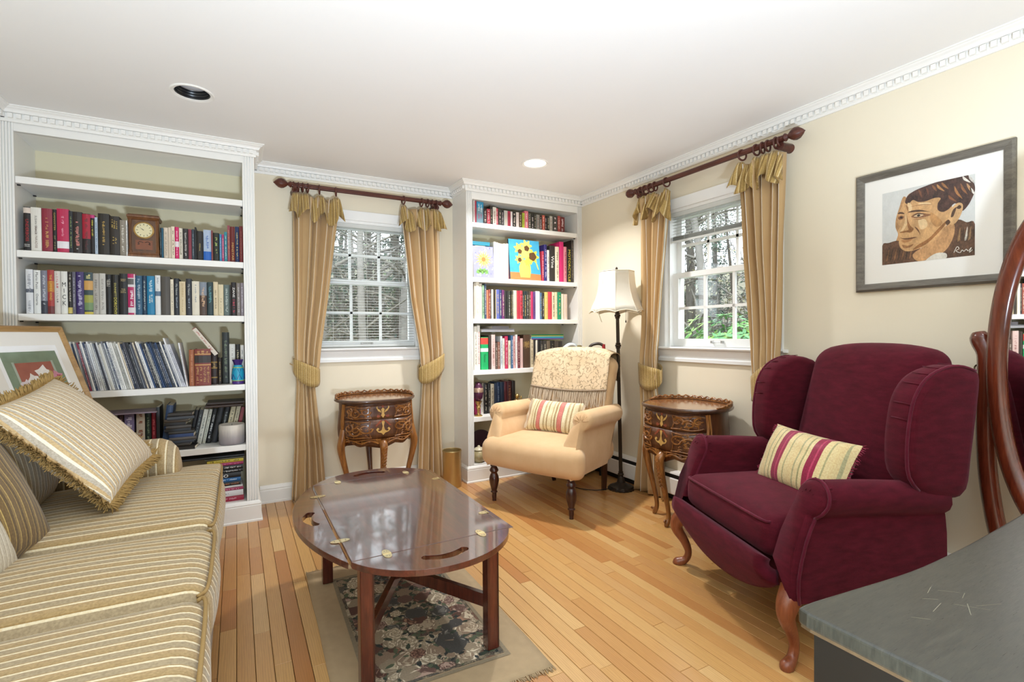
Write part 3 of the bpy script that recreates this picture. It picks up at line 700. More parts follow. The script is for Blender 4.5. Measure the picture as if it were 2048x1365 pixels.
# candle shelf
z5 = LS[4]; yC = YLC + .145; where = 'from the window on the candle shelf'; gp = 'books on the candle shelf'
lean = [(1232, 1256, 600, '#8d2b31', None), (1200, 1230, 560, '#cfc4a6', '#5f5540'), (1163, 1198, 555, '#d0c3a0', '#4b4434'), (1122, 1160, 560, '#17181a', '#8a8f8c'), (1078, 1120, 565, '#1b1c1f', None), (1046, 1076, 575, '#1e2022', [('t', 'HOW', '#d8d8d4', .72, .2, .62), ('m', '#d8d8d4', .15, .6, .6)]), (1022, 1044, 600, '#c9c8b8', '#5d6a55'), (986, 1020, 585, '#d8d6c8', '#6a6f66'), (958, 984, 580, '#1d1f20', '#8f9a98'), (925, 956, 575, '#17181a', None)]
for q in lean:
    h = .215 if q[2] > 570 else .225; xb = onY(100 + (q[0] - 8) / 3.251, 885, yC).x; xc = onY(100 + (q[1] - 8) / 3.251, 885, yC).x; t = (xc - xb) * .93; ang = .2
    deco = [('m', q[4])] if isinstance(q[4], str) else q[4]
    add_book(t * .97, .15, h, q[3], Matrix.Translation(((xb + xc) / 2 - .022, yC + .012, z5 + t / 2 * sin(ang) + .001)) @ Matrix.Rotation(ang, 4, 'Y'), where, gp, t < .02, (), deco)
dk = ['#2b2724', '#3a332d', '#23252b', '#4b443d', '#2a3d66', '#35302b', '#1f1f22', '#3f3a35', '#2d2926', '#4a3f33', '#26282c', '#332e2a']
zz = z5
for i in range(12):
    t = .016 + .004 * r2.random(); a = r2.uniform(-6, 6); lying(333 + a, 383 + a + r2.uniform(-7, 7), 850, t, dk[i], zz + .0002, YLC + .03 + r2.uniform(0, .02), 'up the small dark stack on the candle shelf', 'small dark stacked books', .1, soft=i % 2 == 0, yaw=r2.uniform(-.12, .12)); zz += t + .0004
row([(436, 476, 610, '#3c1b26', [('t', 'BIBLE', '#c9a3a8', .55, .6, .62)]), (482, 546, 600, '#7d6f93', [('m', '#d9d0dc', .3, .9, .7)]), (560, 616, 600, '#c5b5a2', [('m', '#8a4a2e', .4, .95, .7)]), (620, 656, 600, '#1b2a22', '#7f8f6f'), (659, 688, 595, '#8f2430', [('m', '#e36a6a', .4, .8, .6)])], z5, YLC + .10, *ZD, 'from the window of the upright books under the flat magazine', gp, depth=.13)
row([(690, 712, 570, '#1c1c1e'), (716, 762, 560, '#2a3f5e', None, (), .12)], z5, YLC + .07, *ZD, 'book between the flat magazine and the dark stack', gp, depth=.17)
lying(203, 313, 825, .006, '#8c7a86', onY(300, 826, YLC + .05).z, YLC + .04, 'magazine lying across the upright books on the candle shelf', 'flat magazines', .2, soft=True, kind='magazine')
for i, (c, t, a, b) in enumerate((('#3b2a22', .014, 410, 486), ('#2b1f1a', .016, 414, 489))):
    lying(a, b, 800, t, c, z5 + .232 + i * .017, YLC + .06, 'laid across the leaning black books', 'leather folders on the candle shelf', .16, yaw=0)
# bottom stack
z6 = LS[5]; zz = z6; gp = 'books in the bottom stack'
st = [('#a8233f', .034, 432, 487, [('m', '#e3a9b5', .2, .8, .4)]), ('#dfdcdb', .034, 436, 486, [('m', '#8a8a8c', .2, .6, .3)]), ('#a52a57', .016, 436, 486, '#e2b8c8'), ('#d9d6d2', .012, 436, 485, None), ('#232120', .024, 438, 481, [('m', '#b96f3c', .4, .95, .4)]), ('#1c5f97', .026, 438, 481, [('m', '#c9dcea', .2, .9, .4)]),
      ('#191919', .03, 438, 482, [('t', 'OU', '#f0efec', .45, .28, .85)]), ('#1a1a1b', .022, 438, 486, [('m', '#cfcfcb', .1, .95, .5)]), ('#17181a', .024, 438, 486, [('m', '#d8d8d4', .1, .95, .5)]), ('#9c2a58', .017, 436, 487, '#d87fa2'), ('#cdb73a', .022, 434, 487, [('m', '#3a3512', .1, .95, .5)]), ('#4b4a3a', .008, 430, 487, None)]
for i, (c, t, a, b, dc) in enumerate(st):
    dc = [('m', dc)] if isinstance(dc, str) else dc
    if dc: dc = [('t', d_[1], d_[2], d_[3], d_[4], d_[5]) if d_[0] == 't' else d_ for d_ in dc]
    lying(a - 20, b, 940, t, c, zz + .0002, YLC + .03 + r2.uniform(0, .012), 'up the bottom stack beside the sofa', gp, .16, dc); zz += t + .0004
lying(330, 489, 910, .012, '#26282c', zz + .001, YLC + .04, 'large album on top of the bottom stack', gp, .22)

# ------------------------------------------------------------------ narrow bookcase
ZE = ((880, 340), 4.55); yR = YRC + .026
cs = ['#2a1d1c', '#b33a48', '#221c1a', '#d9cfc0', '#c9525e', '#3a3a33', '#1d1b1a', '#bcb7ad', '#a5283f', '#e0d5cf', '#25241f', '#d8c8bd', '#4a3325', '#a9b83c', '#d9707a', '#55534a', '#2c2a24', '#37352f', '#8f8b82', '#3b2a26', '#c7604f', '#242019', '#30302c', '#b9b3a6', '#4a443e', '#a8463f', '#6f2b29']
bx = [397, 428, 460, 482, 514, 532, 562, 584, 618, 645, 662, 694, 722, 750, 772, 806, 832, 858, 878, 908, 934, 958, 976, 998, 1024, 1072, 1096, 1138]
tops = [350, 355, 325, 340, 350, 360, 368, 370, 375, 380, 380, 385, 388, 392, 375, 395, 400, 402, 408, 410, 412, 418, 420, 422, 416, 420, 430]
where = 'from the corner on the top shelf of the narrow bookcase'; gp = 'books on the top shelf of the narrow bookcase'
row([(bx[i], bx[i + 1] - 1, tops[i], cs[i], ['#e7d3c3', '#f0dcdc', '#cdbfa0', '#7d3a32', '#f3e0de'][i % 5]) for i in range(27)], RS[0], yR, *ZE, where, gp, soft=True, depth=.11)
row([(335, 395, 290, '#6f8f9c', [('m', '#c9d6d8', .5, .9, .7, 2), ('m', '#a8557a', .2, .45, .7, 2)], [(.72, 1., '#2a87ad')], .02), (320, 333, 280, '#a83248', None, ()), (304, 318, 262, '#d8cfc8', '#a7444c', ())], RS[0], yR, *ZE, 'from the corner of the three slanting books on that top shelf', gp, soft=True, depth=.14)
where = 'from the corner on the painting shelf of the narrow bookcase'; gp = 'books on the painting shelf'
row([(1226, 1248, 660, '#2b2724', '#a59a86'), (1198, 1225, 640, '#38302a', [('m', '#9a8a72', .1, .95, .8, 2)]), (1157, 1196, 715, '#14130f', [('t', 'MOTORCYCLE', '#e2cf43', .5, .92, .72)]), (1128, 1155, 700, '#d98a95', '#8f3a47'), (1088, 1126, 655, '#d0266c', None), (1051, 1086, 700, '#e3d6bd', '#8d8069'),
     (1000, 1049, 690, '#2e2b27', [('t', 'Wine', '#f1efe8', .55, .33, .75)]), (978, 998, 730, '#e4e0d6', '#7d6a62'), (950, 976, 680, '#2c2468', '#cfc6ea'), (930, 949, 740, '#b8324b', '#f0d5d8'), (626, 644, 700, '#9c2e37', '#d99fa0'), (604, 625, 672, '#e3d9c6'), (578, 603, 672, '#e8dfd0', '#b9ae9b'), (555, 577, 672, '#e0d5c0'), (535, 554, 668, '#eae1d2', '#a5977f'), (512, 534, 660, '#e4dac8'), (490, 511, 655, '#e6e0d0', '#b5ab98')], RS[1], YRC + .05, *ZE, where, gp)
ZF = ((880, 560), 3.413)
cs = ['#c9bfae', '#e2dac8', '#cfc8b8', '#8fae8d', '#3b4b63', '#c8745c', '#8e4636', '#1f2330', '#e0d6c3', '#3a3328', '#c4b48e', '#5a64a8', '#33406b', '#6b2b62', '#2b2b28', '#1f201e', '#3b3f36', '#262422', '#4a4a3c', '#d8ccb2', '#b0303f', '#c73a4a', '#29251f', '#1c2a2e', '#2f2f2b', '#4b3b2e', '#b8325f', '#5c3a78', '#e6e2da', '#4d6c8c', '#2b211c', '#d3bb6a', '#c43a49', '#dccfae', '#d0c79f', '#1f8a63', '#e0d2bc', '#dcc4b6']
xs = [234, 246, 270, 290, 305, 318, 332, 345, 352, 366, 380, 386, 408, 424, 442, 456, 470, 484, 492, 503, 528, 545, 566, 574, 592, 608, 622, 640, 656, 686, 700, 716, 740, 768, 788, 806, 832, 850, 872]
tp = [20, 18, 25, 36, 28, 70, 66, 68, 66, 70, 68, 66, 68, 70, 76, 76, 76, 78, 76, 72, 74, 74, 78, 78, 78, 80, 80, 82, 78, 88, 88, 84, 82, 84, 84, 84, 96, 98]
where = 'from the corner on the shelf below the paintings'; gp = 'books on the shelf below the paintings'
row([(xs[i], xs[i + 1] - 1, tp[i], cs[i], ['#e9dfca', '#d8c9a5', None, '#2b2b2b', '#f0e6dc', '#c9b26a'][i % 6]) for i in range(38)], RS[2], yR, *ZF, where, gp)
where = 'from the corner on the shelf level with the armchair back'; gp = 'books on the shelf level with the armchair back'
d4 = [(234, 256, 318, '#e3ded2', '#9a958a'), (257, 275, 312, '#e9e6dd', [('m', '#c05a55')]), (282, 332, 392, '#17a860', [('t', 'German', '#0b5a38', .35, .25, .4)], [(.78, .98, '#d0493c'), (.55, .66, '#e8efe4')]), (335, 350, 380, '#3d332c'), (352, 378, 375, '#d8bdb6', '#a56a62'), (380, 394, 430, '#5b4a3f', '#d9cfc0'), (396, 412, 425, '#8a5a4a', '#e2d6c6'), (414, 428, 385, '#c9d0d3', '#5f7486'),
      (430, 444, 400, '#e0d9cb', '#7d7263'), (446, 466, 385, '#b8284f', '#eac1cc'), (468, 484, 415, '#d7cfb9', '#857a62'), (486, 500, 380, '#3a5f86', '#d6dee4'), (502, 516, 385, '#d5a4a2', '#8b4a4a'), (518, 530, 375, '#e5e2dc', '#b03a3f'), (532, 548, 385, '#6c2430', '#d3b7a8'), (550, 568, 400, '#caa7a0')]
row(d4, RS[3], YRC + .04, *ZF, where, gp)
row([(572, 616, 375, '#4a3322', [('m', '#b69552', .6, .8, .7, 3)], [(.62, .78, '#6a4d30')])], RS[3], YRC + .05, *ZF, 'tall book in the middle of the shelf level with the armchair back', gp, depth=.2)
row([(620, 640, 405, '#c8b89a', '#6a5a40'), (642, 654, 410, '#2b2622'), (656, 668, 412, '#d6cfc0'), (670, 684, 410, '#1f1f22'), (686, 706, 415, '#302c2a', '#9b9384'), (708, 730, 415, '#3c3733', '#b7ad9a'), (732, 756, 416, '#6b5c4c'), (758, 782, 416, '#25221f', '#8f8779'), (784, 810, 418, '#4a4038'), (812, 838, 420, '#2f2a26')], RS[3], YRC + .06, *ZF, 'from the corner of the short books under the green stack', gp)
zz = onY(1000, 664, YRC + .04).z
for i, (c, t, a, b) in enumerate((('#b7b9c2', .008, 963, 1029), ('#d0d0d6', .007, 963, 1028), ('#8e8f98', .008, 965, 1029), ('#77757c', .022, 984, 1018))):
    lying(a, b, 660, t, c, zz, YRC + .04, 'up the grey pile lying on the books behind the armchair', 'grey magazines lying on the books', .19, soft=True, kind='magazine' if i < 3 else None); zz += t + .0004
zz = onY(1090, 679, YRC + .06).z
for i, (c, t) in enumerate((('#5a4a8c', .01), ('#2a8f9c', .014), ('#c9b33c', .005), ('#1f7a4a', .012))): lying(1063, 1127, 672, t, c, zz, YRC + .06, 'up the green and teal stack lying on the short books', 'flat stack of coloured books', .17, soft=True); zz += t + .0004
row([(290, 300, 705, '#8e8577', '#3b352c'), (301, 327, 708, '#1e1c1a', [('m', '#cfc7b4', .1, .95, .5)]), (329, 346, 710, '#2b2a28', [('m', '#d9d3c3')]), (348, 371, 712, '#d7cdb5', '#5f5642'), (374, 390, 705, '#24364f'), (391, 412, 700, '#20385a', '#8a9ab0'), (413, 438, 698, '#1c2f48'), (440, 458, 695, '#5d1f2a'), (459, 490, 692, '#4a2024', '#a5714f'), (494, 515, 690, '#2b211d')], RS[4], YRC + .12, *ZF, 'from the corner on the shelf with the gilt figurine', 'books on the figurine shelf', depth=.14)
row([(240, 278, 780, '#b82a63', '#e6b6c7'), (280, 298, 770, '#dcd8cf', '#8f8a80')], RS[4], YRC + .12, *ZF, 'from the corner of two books behind the purple egg', 'books on the figurine shelf', depth=.14)
# ------------------------------------------------------------------ curtains
M['silk'] = velvet('#b8966a', '#c9ab80', .25, '#fff0d8', 'gold_silk', 4, (1, 1, .15), .1)
M['lining'] = plain('#e9e2d4', .8, var=.03, key='curtain_lining')
stopsF = [(0, '#a5894f'), (.18, '#d8bd86'), (.26, '#8d7140'), (.42, '#b89a5e'), (.62, '#dcc593'), (.7, '#977b48'), (.88, '#b3945a')]
M['flap'] = stripes('curtain_flounce', 0, .034, stopsF, .6, .15, .2)
M['tie'] = stripes('curtain_tieback', 0, .026, stopsF, .6, .15, .2)
def torus(mb, c, axis, R, r, n=20, k=8, m=0):
    a = V(axis).normalized(); u = a.cross(V((0, 0, 1)) if abs(a.z) < .9 else V((1, 0, 0))).normalized(); w = a.cross(u)
    mb.tube([V(c) + u * R * cos(2 * pi * i / n) + w * R * sin(2 * pi * i / n) for i in range(n)], r, k, m, closed=True); return mb
ROD_Y, ROD_Z = -.09, 2.185
def curtain(label, mtx, tab, rings, outer, n=5, seed=0, tie=(.9, .1, .35), bot=.012):
    """tab: (z, u0, u1) from top to floor; rings: u positions; outer: -1/+1 side of the wall hook"""
    r = random.Random(seed); t = thing('curtain', label, 'curtain', group='gold curtains'); t.matrix_world = mtx
    tz = sorted([(q[0], q[1], q[2]) for q in tab]); L = [(q[0], q[1]) for q in tz]; Rr = [(q[0], q[2]) for q in tz]
    ph = [r.uniform(-.5, .5) for _ in range(4)]; zt = 2.11; zw = tie[0]
    def P(u, v):
        z = lerp(zt, bot, v); a, b = interp(L, z), interp(Rr, z); wd_ = abs(b - a)
        amp = min(.042, wd_ * .135) * (1.0 if z > zw else 1.15); amp = lerp(amp, amp * .7, max(0, 1 - abs(z - zw) / .12))
        p = 2 * pi * n * u + .5 * sin(3 * z + ph[0]) * (1 if z > zw else .5) + ph[1]
        p += .9 * sin(.53 * p + ph[3] * 5); w = sin(p) * (.75 + .35 * sin(.31 * p + ph[2] * 9)); w = math.copysign(abs(w) ** .75, w)
        uu = u + .22 / n * sin(2 * p + ph[2]) * .5
        dy = -.02 * math.exp(-((z - zw) / .18) ** 2)
        return (lerp(a, b, min(1, max(0, uu))), ROD_Y + dy + amp * w + .008 * sin(7 * u + 4 * z), z)
    mb = MB().grid(P, n * 14, 60, flip=True); o = mb.build('curtain_panel', [M['silk'], M['lining']], t, 180)
    m_ = solid(o, .004); m_.modifiers[0].material_offset = 1; m_.modifiers[0].offset = 1 if outer < 0 else 1
    u0, u1 = tz[-1][1], tz[-1][2]; k = len(rings); ex = .025
    def top(x):   # droop between the rings
        q = [abs(x - s) for s in rings]; d = min(q); return zt + .02 - min(.08, .95 * max(0, d - .01))
    def Fl(u, v):
        x = lerp(min(u0, u1) - ex * v, max(u0, u1) + ex * v, u); zz = top(x)
        zig = .5 + .5 * sin(2 * pi * u * 3.2 + ph[3] * 6)
        q = sin(2 * pi * u * 5.3 + ph[1] * 5)
        return (x + .012 * v * sin(2 * pi * u * 4), ROD_Y - .012 - .042 * v ** .8 + .024 * q * (.35 + v), zz - (.115 + .07 * zig) * v)
    solid(MB().grid(Fl, 60, 6).build('flounce', M['flap'], t, 180), .004)
    for s in rings:
        torus(MB(), (s, ROD_Y, ROD_Z - .012), (1, r.uniform(-.25, .25), 0), .029, .0055).build('curtain_ring', M['rodwood'], t, 180)
    zc, h, sl = tie; a, b = interp(L, zc), interp(Rr, zc); uc = (a + b) / 2; hw = abs(b - a) / 2 + .012
    def T(u, v):
        an = 2 * pi * u; x = hw * cos(an); y = .058 * sin(an); front = max(0, -sin(an))
        hh = h * (.55 + .45 * front ** .7); z = zc + sl * (x * outer) + (.03 if sin(an) > 0 else 0) * sin(an) - .025 * front
        return (uc + x * (1 - .12 * (1 - v) * front), ROD_Y - .012 + y * (1 - .1 * (1 - v)), z + (v - .5) * hh)
    solid(MB().grid(T, 40, 5, cu=True).build('tieback', M['tie'], t, 180), .006)
    MB().tube([(uc + outer * (hw - .005), ROD_Y, zc + sl * hw), (uc + outer * (hw + .012), -.03, zc + sl * hw + .01), (uc + outer * (hw + .012), .0, zc + sl * hw + .01)], .004, 6).build('wall_hook', M['gold'], t)
    return t
def sh(tab, c, s=1): return [(z, (a - c) * s, (b - c) * s) for z, a, b in tab]
TA = [(2.11, .345, .655), (1.4, .346, .565), (1.05, .342, .512), (.93, .345, .50), (.81, .357, .468), (.60, .345, .49), (.36, .337, .518), (.01, .312, .54)]
TB = [(2.11, 1.10, 1.415), (1.42, 1.164, 1.407), (1.03, 1.228, 1.424), (.90, 1.235, 1.42), (.78, 1.25, 1.398), (.66, 1.245, 1.40), (.25, 1.223, 1.42), (.01, 1.21, 1.43)]
TC = [(2.11, 2.72, 2.425), (1.56, 2.705, 2.488), (1.03, 2.702, 2.532), (.86, 2.70, 2.522), (.76, 2.70, 2.542), (.5, 2.716, 2.52), (.01, 2.80, 2.463)]
TD = [(2.11, 1.90, 1.63), (1.6, 1.87, 1.642), (1.05, 1.813, 1.65), (.9, 1.80, 1.65), (.79, 1.773, 1.69), (.58, 1.789, 1.684), (.01, 1.81, 1.665)]
curtain('gold curtain tied back between the wide bookcase and the window with the blind down', MW1, sh(TA, W1C), [x - W1C for x in (.353, .384, .41, .442, .52, .631)], -1, 5, 1, (.905, .15, .45))
curtain('gold curtain tied back above the brass wastebasket', MW1, sh(TB, W1C), [x - W1C for x in (1.121, 1.263, 1.311, 1.348, 1.38)], 1, 5, 2, (.90, .16, .5))
curtain('gold curtain tied back beside the floor lamp', MW2, sh(TC, W2C, -1), [W2C - x for x in (2.706, 2.661, 2.61, 2.569, 2.463)], -1, 5, 3, (.865, .17, .2))
curtain('gold curtain tied back behind the burgundy wing chair', MW2, sh(TD, W2C, -1), [W2C - x for x in (1.885, 1.794, 1.757, 1.725, 1.678)], 1, 5, 4, (.90, .16, .75))
def curtain_rod(label, mtx, a, b):
    t = thing('curtain_rod', label, 'curtain rod'); t.matrix_world = mtx
    my = Matrix.Rotation(pi / 2, 3, 'Y')
    MB().lathe([(.0165, a + .11), (.0165, b - .11)], 24, (0, ROD_Y, ROD_Z), 0, my, flute=12, fl=.09).build('pole', M['rodwood'], t)
    fp = [(.012, 0), (.02, .004), (.022, .012), (.014, .02), (.01, .027), (.017, .033), (.03, .05), (.034, .066), (.03, .084), (.017, .1), (.006, .11), (.001, .116)]
    for s, e in ((-1, a + .114), (1, b - .114)):
        MB().lathe([(r_, s * z) for r_, z in fp], 24, (e, ROD_Y, ROD_Z), 0, my, flute=8, fl=.12).build('finial', M['rodwood'], t, 50)
    for e in (a + .135, b - .135):
        br = MB().tube([(e, 0, ROD_Z - .035), (e, -.05, ROD_Z - .035), (e, ROD_Y, ROD_Z - .035)], [.026, .02, .022], 14)
        torus(br, (e, ROD_Y, ROD_Z - .012), (1, 0, 0), .022, .007); br.build('bracket', M['rodwood'], t, 50)
curtain_rod('dark wooden curtain rod with fluted finials above the window with the blind down', MW1, .229 - W1C, 1.52 - W1C)
curtain_rod('dark wooden curtain rod with fluted finials above the window beside the lamp', MW2, W2C - 2.865, W2C - 1.521)
# fix the window frame transform of matrix_world-parented things
# ------------------------------------------------------------------ sofa
ST = [(0, '#a68d63'), (.16, '#aa9169'), (.36, '#e0d1b0'), (.46, '#9c8154'), (.5, '#a29174'), (.84, '#e0d2b2'), (.94, '#9b8054')]
M['sofa_y'] = stripes('sofa_seat', 1, .066, ST, .85, .35, .15)
M['sofa_x'] = stripes('sofa_arm', 0, .066, ST, .85, .35, .15)
M['cord'] = plain('#9a7d4c', .8, var=.1, scale=200, key='piping_cord')
sofa = thing('sofa', 'three seat sofa in gold and cream striped fabric along the wall', 'sofa', (0, 0, 0))
sx0, sx1 = -.84, -.075
def seat(y0, y1, ear=0, zt=.47):
    cx_, cy_, w, d = (sx0 + sx1) / 2, (y0 + y1) / 2, sx1 - sx0, y1 - y0
    def fn(p):
        x, y, z = p; 
        if ear:   # T-shaped end cushion: narrows to a tongue in front of the arm
            f = sstep(d / 2 - .27, d / 2 - .22, y * ear)
            x = lerp(x, w / 2 - (w / 2 - x) * (.22 / w), f)
        return (x, y, z)
    o = MB().rbox((w, d, .19), .055, (cx_, cy_, zt - .095), 4, (14, 14, 2), (.02, .008, .028), fn=fn).build('seat_cushion', M['sofa_y'], sofa, 180)
    e_ = sx1 + .004; zp = zt - .018
    MB().tube(spline([(e_ - .03, y0 + .01, zp + .0), (e_ - .008, y0 + .05, zp + .004), (e_ - .004, (y0 + y1) / 2, zp + .008), (e_ - .008, y1 - .05, zp + .004), (e_ - .03, y1 - .01, zp)], 6), .0055, 6).build('piping', M['cord'], o, 180)
seat(2.085, 3.06, 1, .485); seat(1.55, 2.08, 0, .475); seat(.55, 1.545, -1, .475)
MB().rbox((.80, 2.50, .26), .03, (-.49, 1.805, .17), 3, (4, 8, 2)).build('base', M['sofa_y'], sofa, 60)
for yy in (.6, 3.0):
    for xx in (-.82, -.13): MB().lathe([(.02, 0), (.03, .045)], 12, (xx, yy, 0)).build('foot', M['darkleg'], sofa)
def arm(yc):
    sec = []
    for i in range(17): a = -.35 + (pi + .7) * i / 16; sec.append((yc + .115 * cos(a), .54 + .115 * sin(a)))
    sec = [(yc + .10, .1)] + sec + [(yc - .10, .1)]
    n = len(sec); vs = []; xs = [-.90, -.7, -.5, -.33, -.29, -.262, -.25]; sc = [1, 1, 1, 1, .97, .88, .7]
    dz = [0, .0, .0, -.0, -.012, -.03, -.05]
    for x_, s_, q in zip(xs, sc, dz): vs += [(x_, yc + (y - yc) * s_, .1 + (z - .1) * (s_ * .35 + .65) + q * (z > .3)) for y, z in sec]
    fs = [(i * n + j, i * n + j + 1, (i + 1) * n + j + 1, (i + 1) * n + j) for i in range(len(xs) - 1) for j in range(n - 1)]
    fs.append(tuple((len(xs) - 1) * n + j for j in range(n)))
    MB().add(vs, [f[::-1] for f in fs]).build('arm', M['sofa_x'], sofa, 60)
arm(2.94); arm(.67)
MB().rbox((.17, 2.46, .62), .07, (-.92, 1.805, .49), 4, (2, 10, 6), fn=lambda p: (p.x - .10 * (p.z / .31) * .0, p.y, p.z)).build('back_frame', M['sofa_y'], sofa, 60)
rb = Matrix.Rotation(R_(-14), 3, 'Y')
for y0, y1 in ((2.1, 2.82), (1.56, 2.09), (.8, 1.55)):
    MB().rbox((.17, y1 - y0, .44), .07, (-.79, (y0 + y1) / 2, .69), 4, (3, 6, 6), (.04, 0, .02), mtx=rb).build('back_cushion', M['sofa_y'], sofa, 180)

# ------------------------------------------------------------------ pillows
def pillow_mesh(w, h, t, n=18, sharp=.42, pinch=.06):
    mb = MB()
    def side(s):
        def P(u, v):
            a, b = 2 * u - 1, 2 * v - 1
            q = max(0, (1 - a * a) * (1 - b * b)) ** sharp
            x = a * w / 2 * (1 - pinch * (1 - b * b) * .0 - pinch * (1 - abs(a)) * 0) * (1 - pinch * (1 - b * b) * abs(a) ** 2); y = b * h / 2 * (1 - pinch * (1 - a * a) * abs(b) ** 2)
            k = .006 * noise.noise(V((a * 2.3, b * 2.1, s * 3 + w * 7))) * q
            return (x, y, s * (t / 2 * q + .0006) + k)
        return P
    mb.grid(side(1), n, n); mb.grid(side(-1), n, n, flip=True); return mb
def fringe(par, w, h, L, mat, n=260, thick=.0022, sides='lrtb', seed=1, droop=.4, pinch=.06):
    r = random.Random(seed); mb = MB()
    per = []
    for s in sides:
        k = int(n * (w if s in 'tb' else h) / (2 * (w + h)) * 4 / len(sides) * len(sides) / 4)
        for i in range(k):
            q = (i + r.random()) / k * 2 - 1
            if s in 'lr': sg = 1 if s == 'r' else -1; p = V((sg * w / 2 * (1 - pinch * (1 - q * q)), q * h / 2, 0)); d = V((sg, r.uniform(-.5, .5), r.uniform(-droop, droop)))
            else: sg = 1 if s == 't' else -1; p = V((q * w / 2, sg * h / 2 * (1 - pinch * (1 - q * q)), 0)); d = V((r.uniform(-.5, .5), sg, r.uniform(-droop, droop)))
            d.normalize(); l = L * r.uniform(.6, 1.1); bend = V((r.uniform(-.3, .3), r.uniform(-.3, .3), r.uniform(-.4, .4))) * l
            mb.tube([p - d * .004, p + d * l * .5 + bend * .3, p + d * l + bend * .5], [thick, thick * 1.3, thick * .7], 4, cap=False)
    return mb.build('fringe', mat, par, 180, kind='stuff')
def frame_mtx(o, xd, yd):
    x = V(xd).normalized(); y = V(yd); y = (y - x * y.dot(x)).normalized(); z = x.cross(y)
    return Matrix.Translation(o) @ Matrix((x, y, z)).transposed().to_4x4()
SP = [(0, '#c3a67a'), (.2, '#b9ae9d'), (.46, '#efe5cf'), (.6, '#c6ab80'), (.78, '#b3a794'), (.94, '#e9dcc0')]
M['pil1'] = stripes('pillow_stripe', 0, .034, SP, .85, .3, .15)
M['fr1'] = plain('#a3844e', .9, var=.35, scale=80, key='tan_fringe')
PA, PB, PD = V((-.718, 2.375, .892)), V((-.638, 2.90, .971)), V((-.455, 2.165, .545))
pc = (PB + PD) / 2
t = thing('throw_pillow', 'large tan and cream striped throw pillow edged with bushy fringe on the sofa', 'pillow', (0, 0, 0)); t.matrix_world = frame_mtx(pc, PB - PA, PA - PD)
pillow_mesh(.50, .50, .17).build('pillow_cover', M['pil1'], t, 180)
fringe(t, .50, .50, .036, M['fr1'], 2600, .0022, seed=3, droop=.7)
M['pil2'] = stripes('pillow_dark_stripe', 0, .05, [(0, '#6e5630'), (.3, '#a98c4a'), (.36, '#5f4a2a'), (.6, '#836a3c'), (.8, '#c0a45f'), (.86, '#6e5630')], .7, .2, .2)
t = thing('throw_pillow', 'dark olive-brown striped throw pillow behind the fringed one on the sofa', 'pillow', (0, 0, 0)); t.matrix_world = frame_mtx(V((-.70, 2.10, .66)), (.2, .95, -.1), (-.45, .0, .9))
pillow_mesh(.42, .46, .15).build('pillow_cover', M['pil2'], t, 180)
M['pil3'] = stripes('pillow_pale_stripe', 0, .03, [(0, '#c9bfaa'), (.5, '#a99a80'), (.62, '#d8cfbc')], .85, .3, .15)
t = thing('throw_pillow', 'pale grey and cream striped throw pillow on the sofa beside the dark striped one', 'pillow', (0, 0, 0)); t.matrix_world = frame_mtx(V((-.70, 1.83, .645)), (.1, 1, .05), (-.38, .1, .93))
pillow_mesh(.44, .44, .16).build('pillow_cover', M['pil3'], t, 180)
M['pil4'] = stripes('pillow_plain_stripe', 0, .04, [(0, '#cdbb94'), (.5, '#dccdaa')], .85, .3, .15)
t = thing('throw_pillow', 'cream throw pillow lying at the open end of the sofa seat', 'pillow', (0, 0, 0)); t.matrix_world = frame_mtx(V((-.66, 1.12, .64)), (.0, 1, 0), (-.4, 0, .92))
pillow_mesh(.40, .40, .16).build('pillow_cover', M['pil4'], t, 180)

# ------------------------------------------------------------------ framed picture propped behind the sofa
pk = V((.41, .912, 0)); TR = onY(118, 655, 3.42); BR = TR + V((.14, -.062, -.40)); up = (TR - BR)
H_ = .60; W__ = .50; upn = up.normalized(); cpt = TR - upn * H_ / 2 - pk * W__ / 2
t = thing('framed_picture', 'gold framed flower picture in wide white mat propped at the bookcase end of sofa', 'picture', (0, 0, 0)); t.matrix_world = frame_mtx(cpt, pk, upn)
M['gframe'] = wood('gilt_frame', '#8a6638', '#a98350', '#c2a06a', 0, 6, .4)
def frame_bars(par, w, h, bw, dep, mat, name='frame', z0=0):
    """mitred frame, local xy plane, facing +z"""
    pr_ = [(0, 0), (0, dep * .6), (bw * .25, dep), (bw * .7, dep * .8), (bw, dep * .5), (bw, 0)]
    c = [(-w / 2, -h / 2), (w / 2, -h / 2), (w / 2, h / 2), (-w / 2, h / 2)]; mb = MB(); k = len(pr_); vs = []
    for x, y in c: vs += [(x - math.copysign(o, x), y - math.copysign(o, y), z + z0) for o, z in pr_]
    fs = [(i * k + j, ((i + 1) % 4) * k + j, ((i + 1) % 4) * k + (j + 1) % k, i * k + (j + 1) % k) for i in range(4) for j in range(k)]
    return mb.add(vs, fs).build(name, mat, par, 20)
frame_bars(t, W__, H_, .03, .018, M['gframe'])
M['mat'] = plain('#ece8e0', .9, var=.01, key='picture_mat')
MB().box(-W__ / 2 + .02, W__ / 2 - .02, -H_ / 2 + .02, H_ / 2 - .02, .001, .006).build('mat_board', M['mat'], t, smooth=0)
pw_, ph_ = .30, .34
MB().box(-pw_ / 2 - .018, pw_ / 2 + .018, -ph_ / 2 - .01, ph_ / 2 + .03, .006, .0066).build('inner_mat', plain('#f6f6f6', .9, var=.01, key='white_mat'), t, smooth=0)
MB().box(-pw_ / 2, pw_ / 2, -ph_ / 2, ph_ / 2, .0066, .007).build('print', plain('#7f8f78', .6, var=.35, scale=14, key='print_green'), t, smooth=0)
MB().box(-pw_ / 2 + .05, pw_ / 2 - .04, -ph_ / 2, ph_ / 2 - .055, .007, .0073).build('print_wall', plain('#a2604f', .6, var=.25, scale=20, key='print_red'), t, smooth=0)
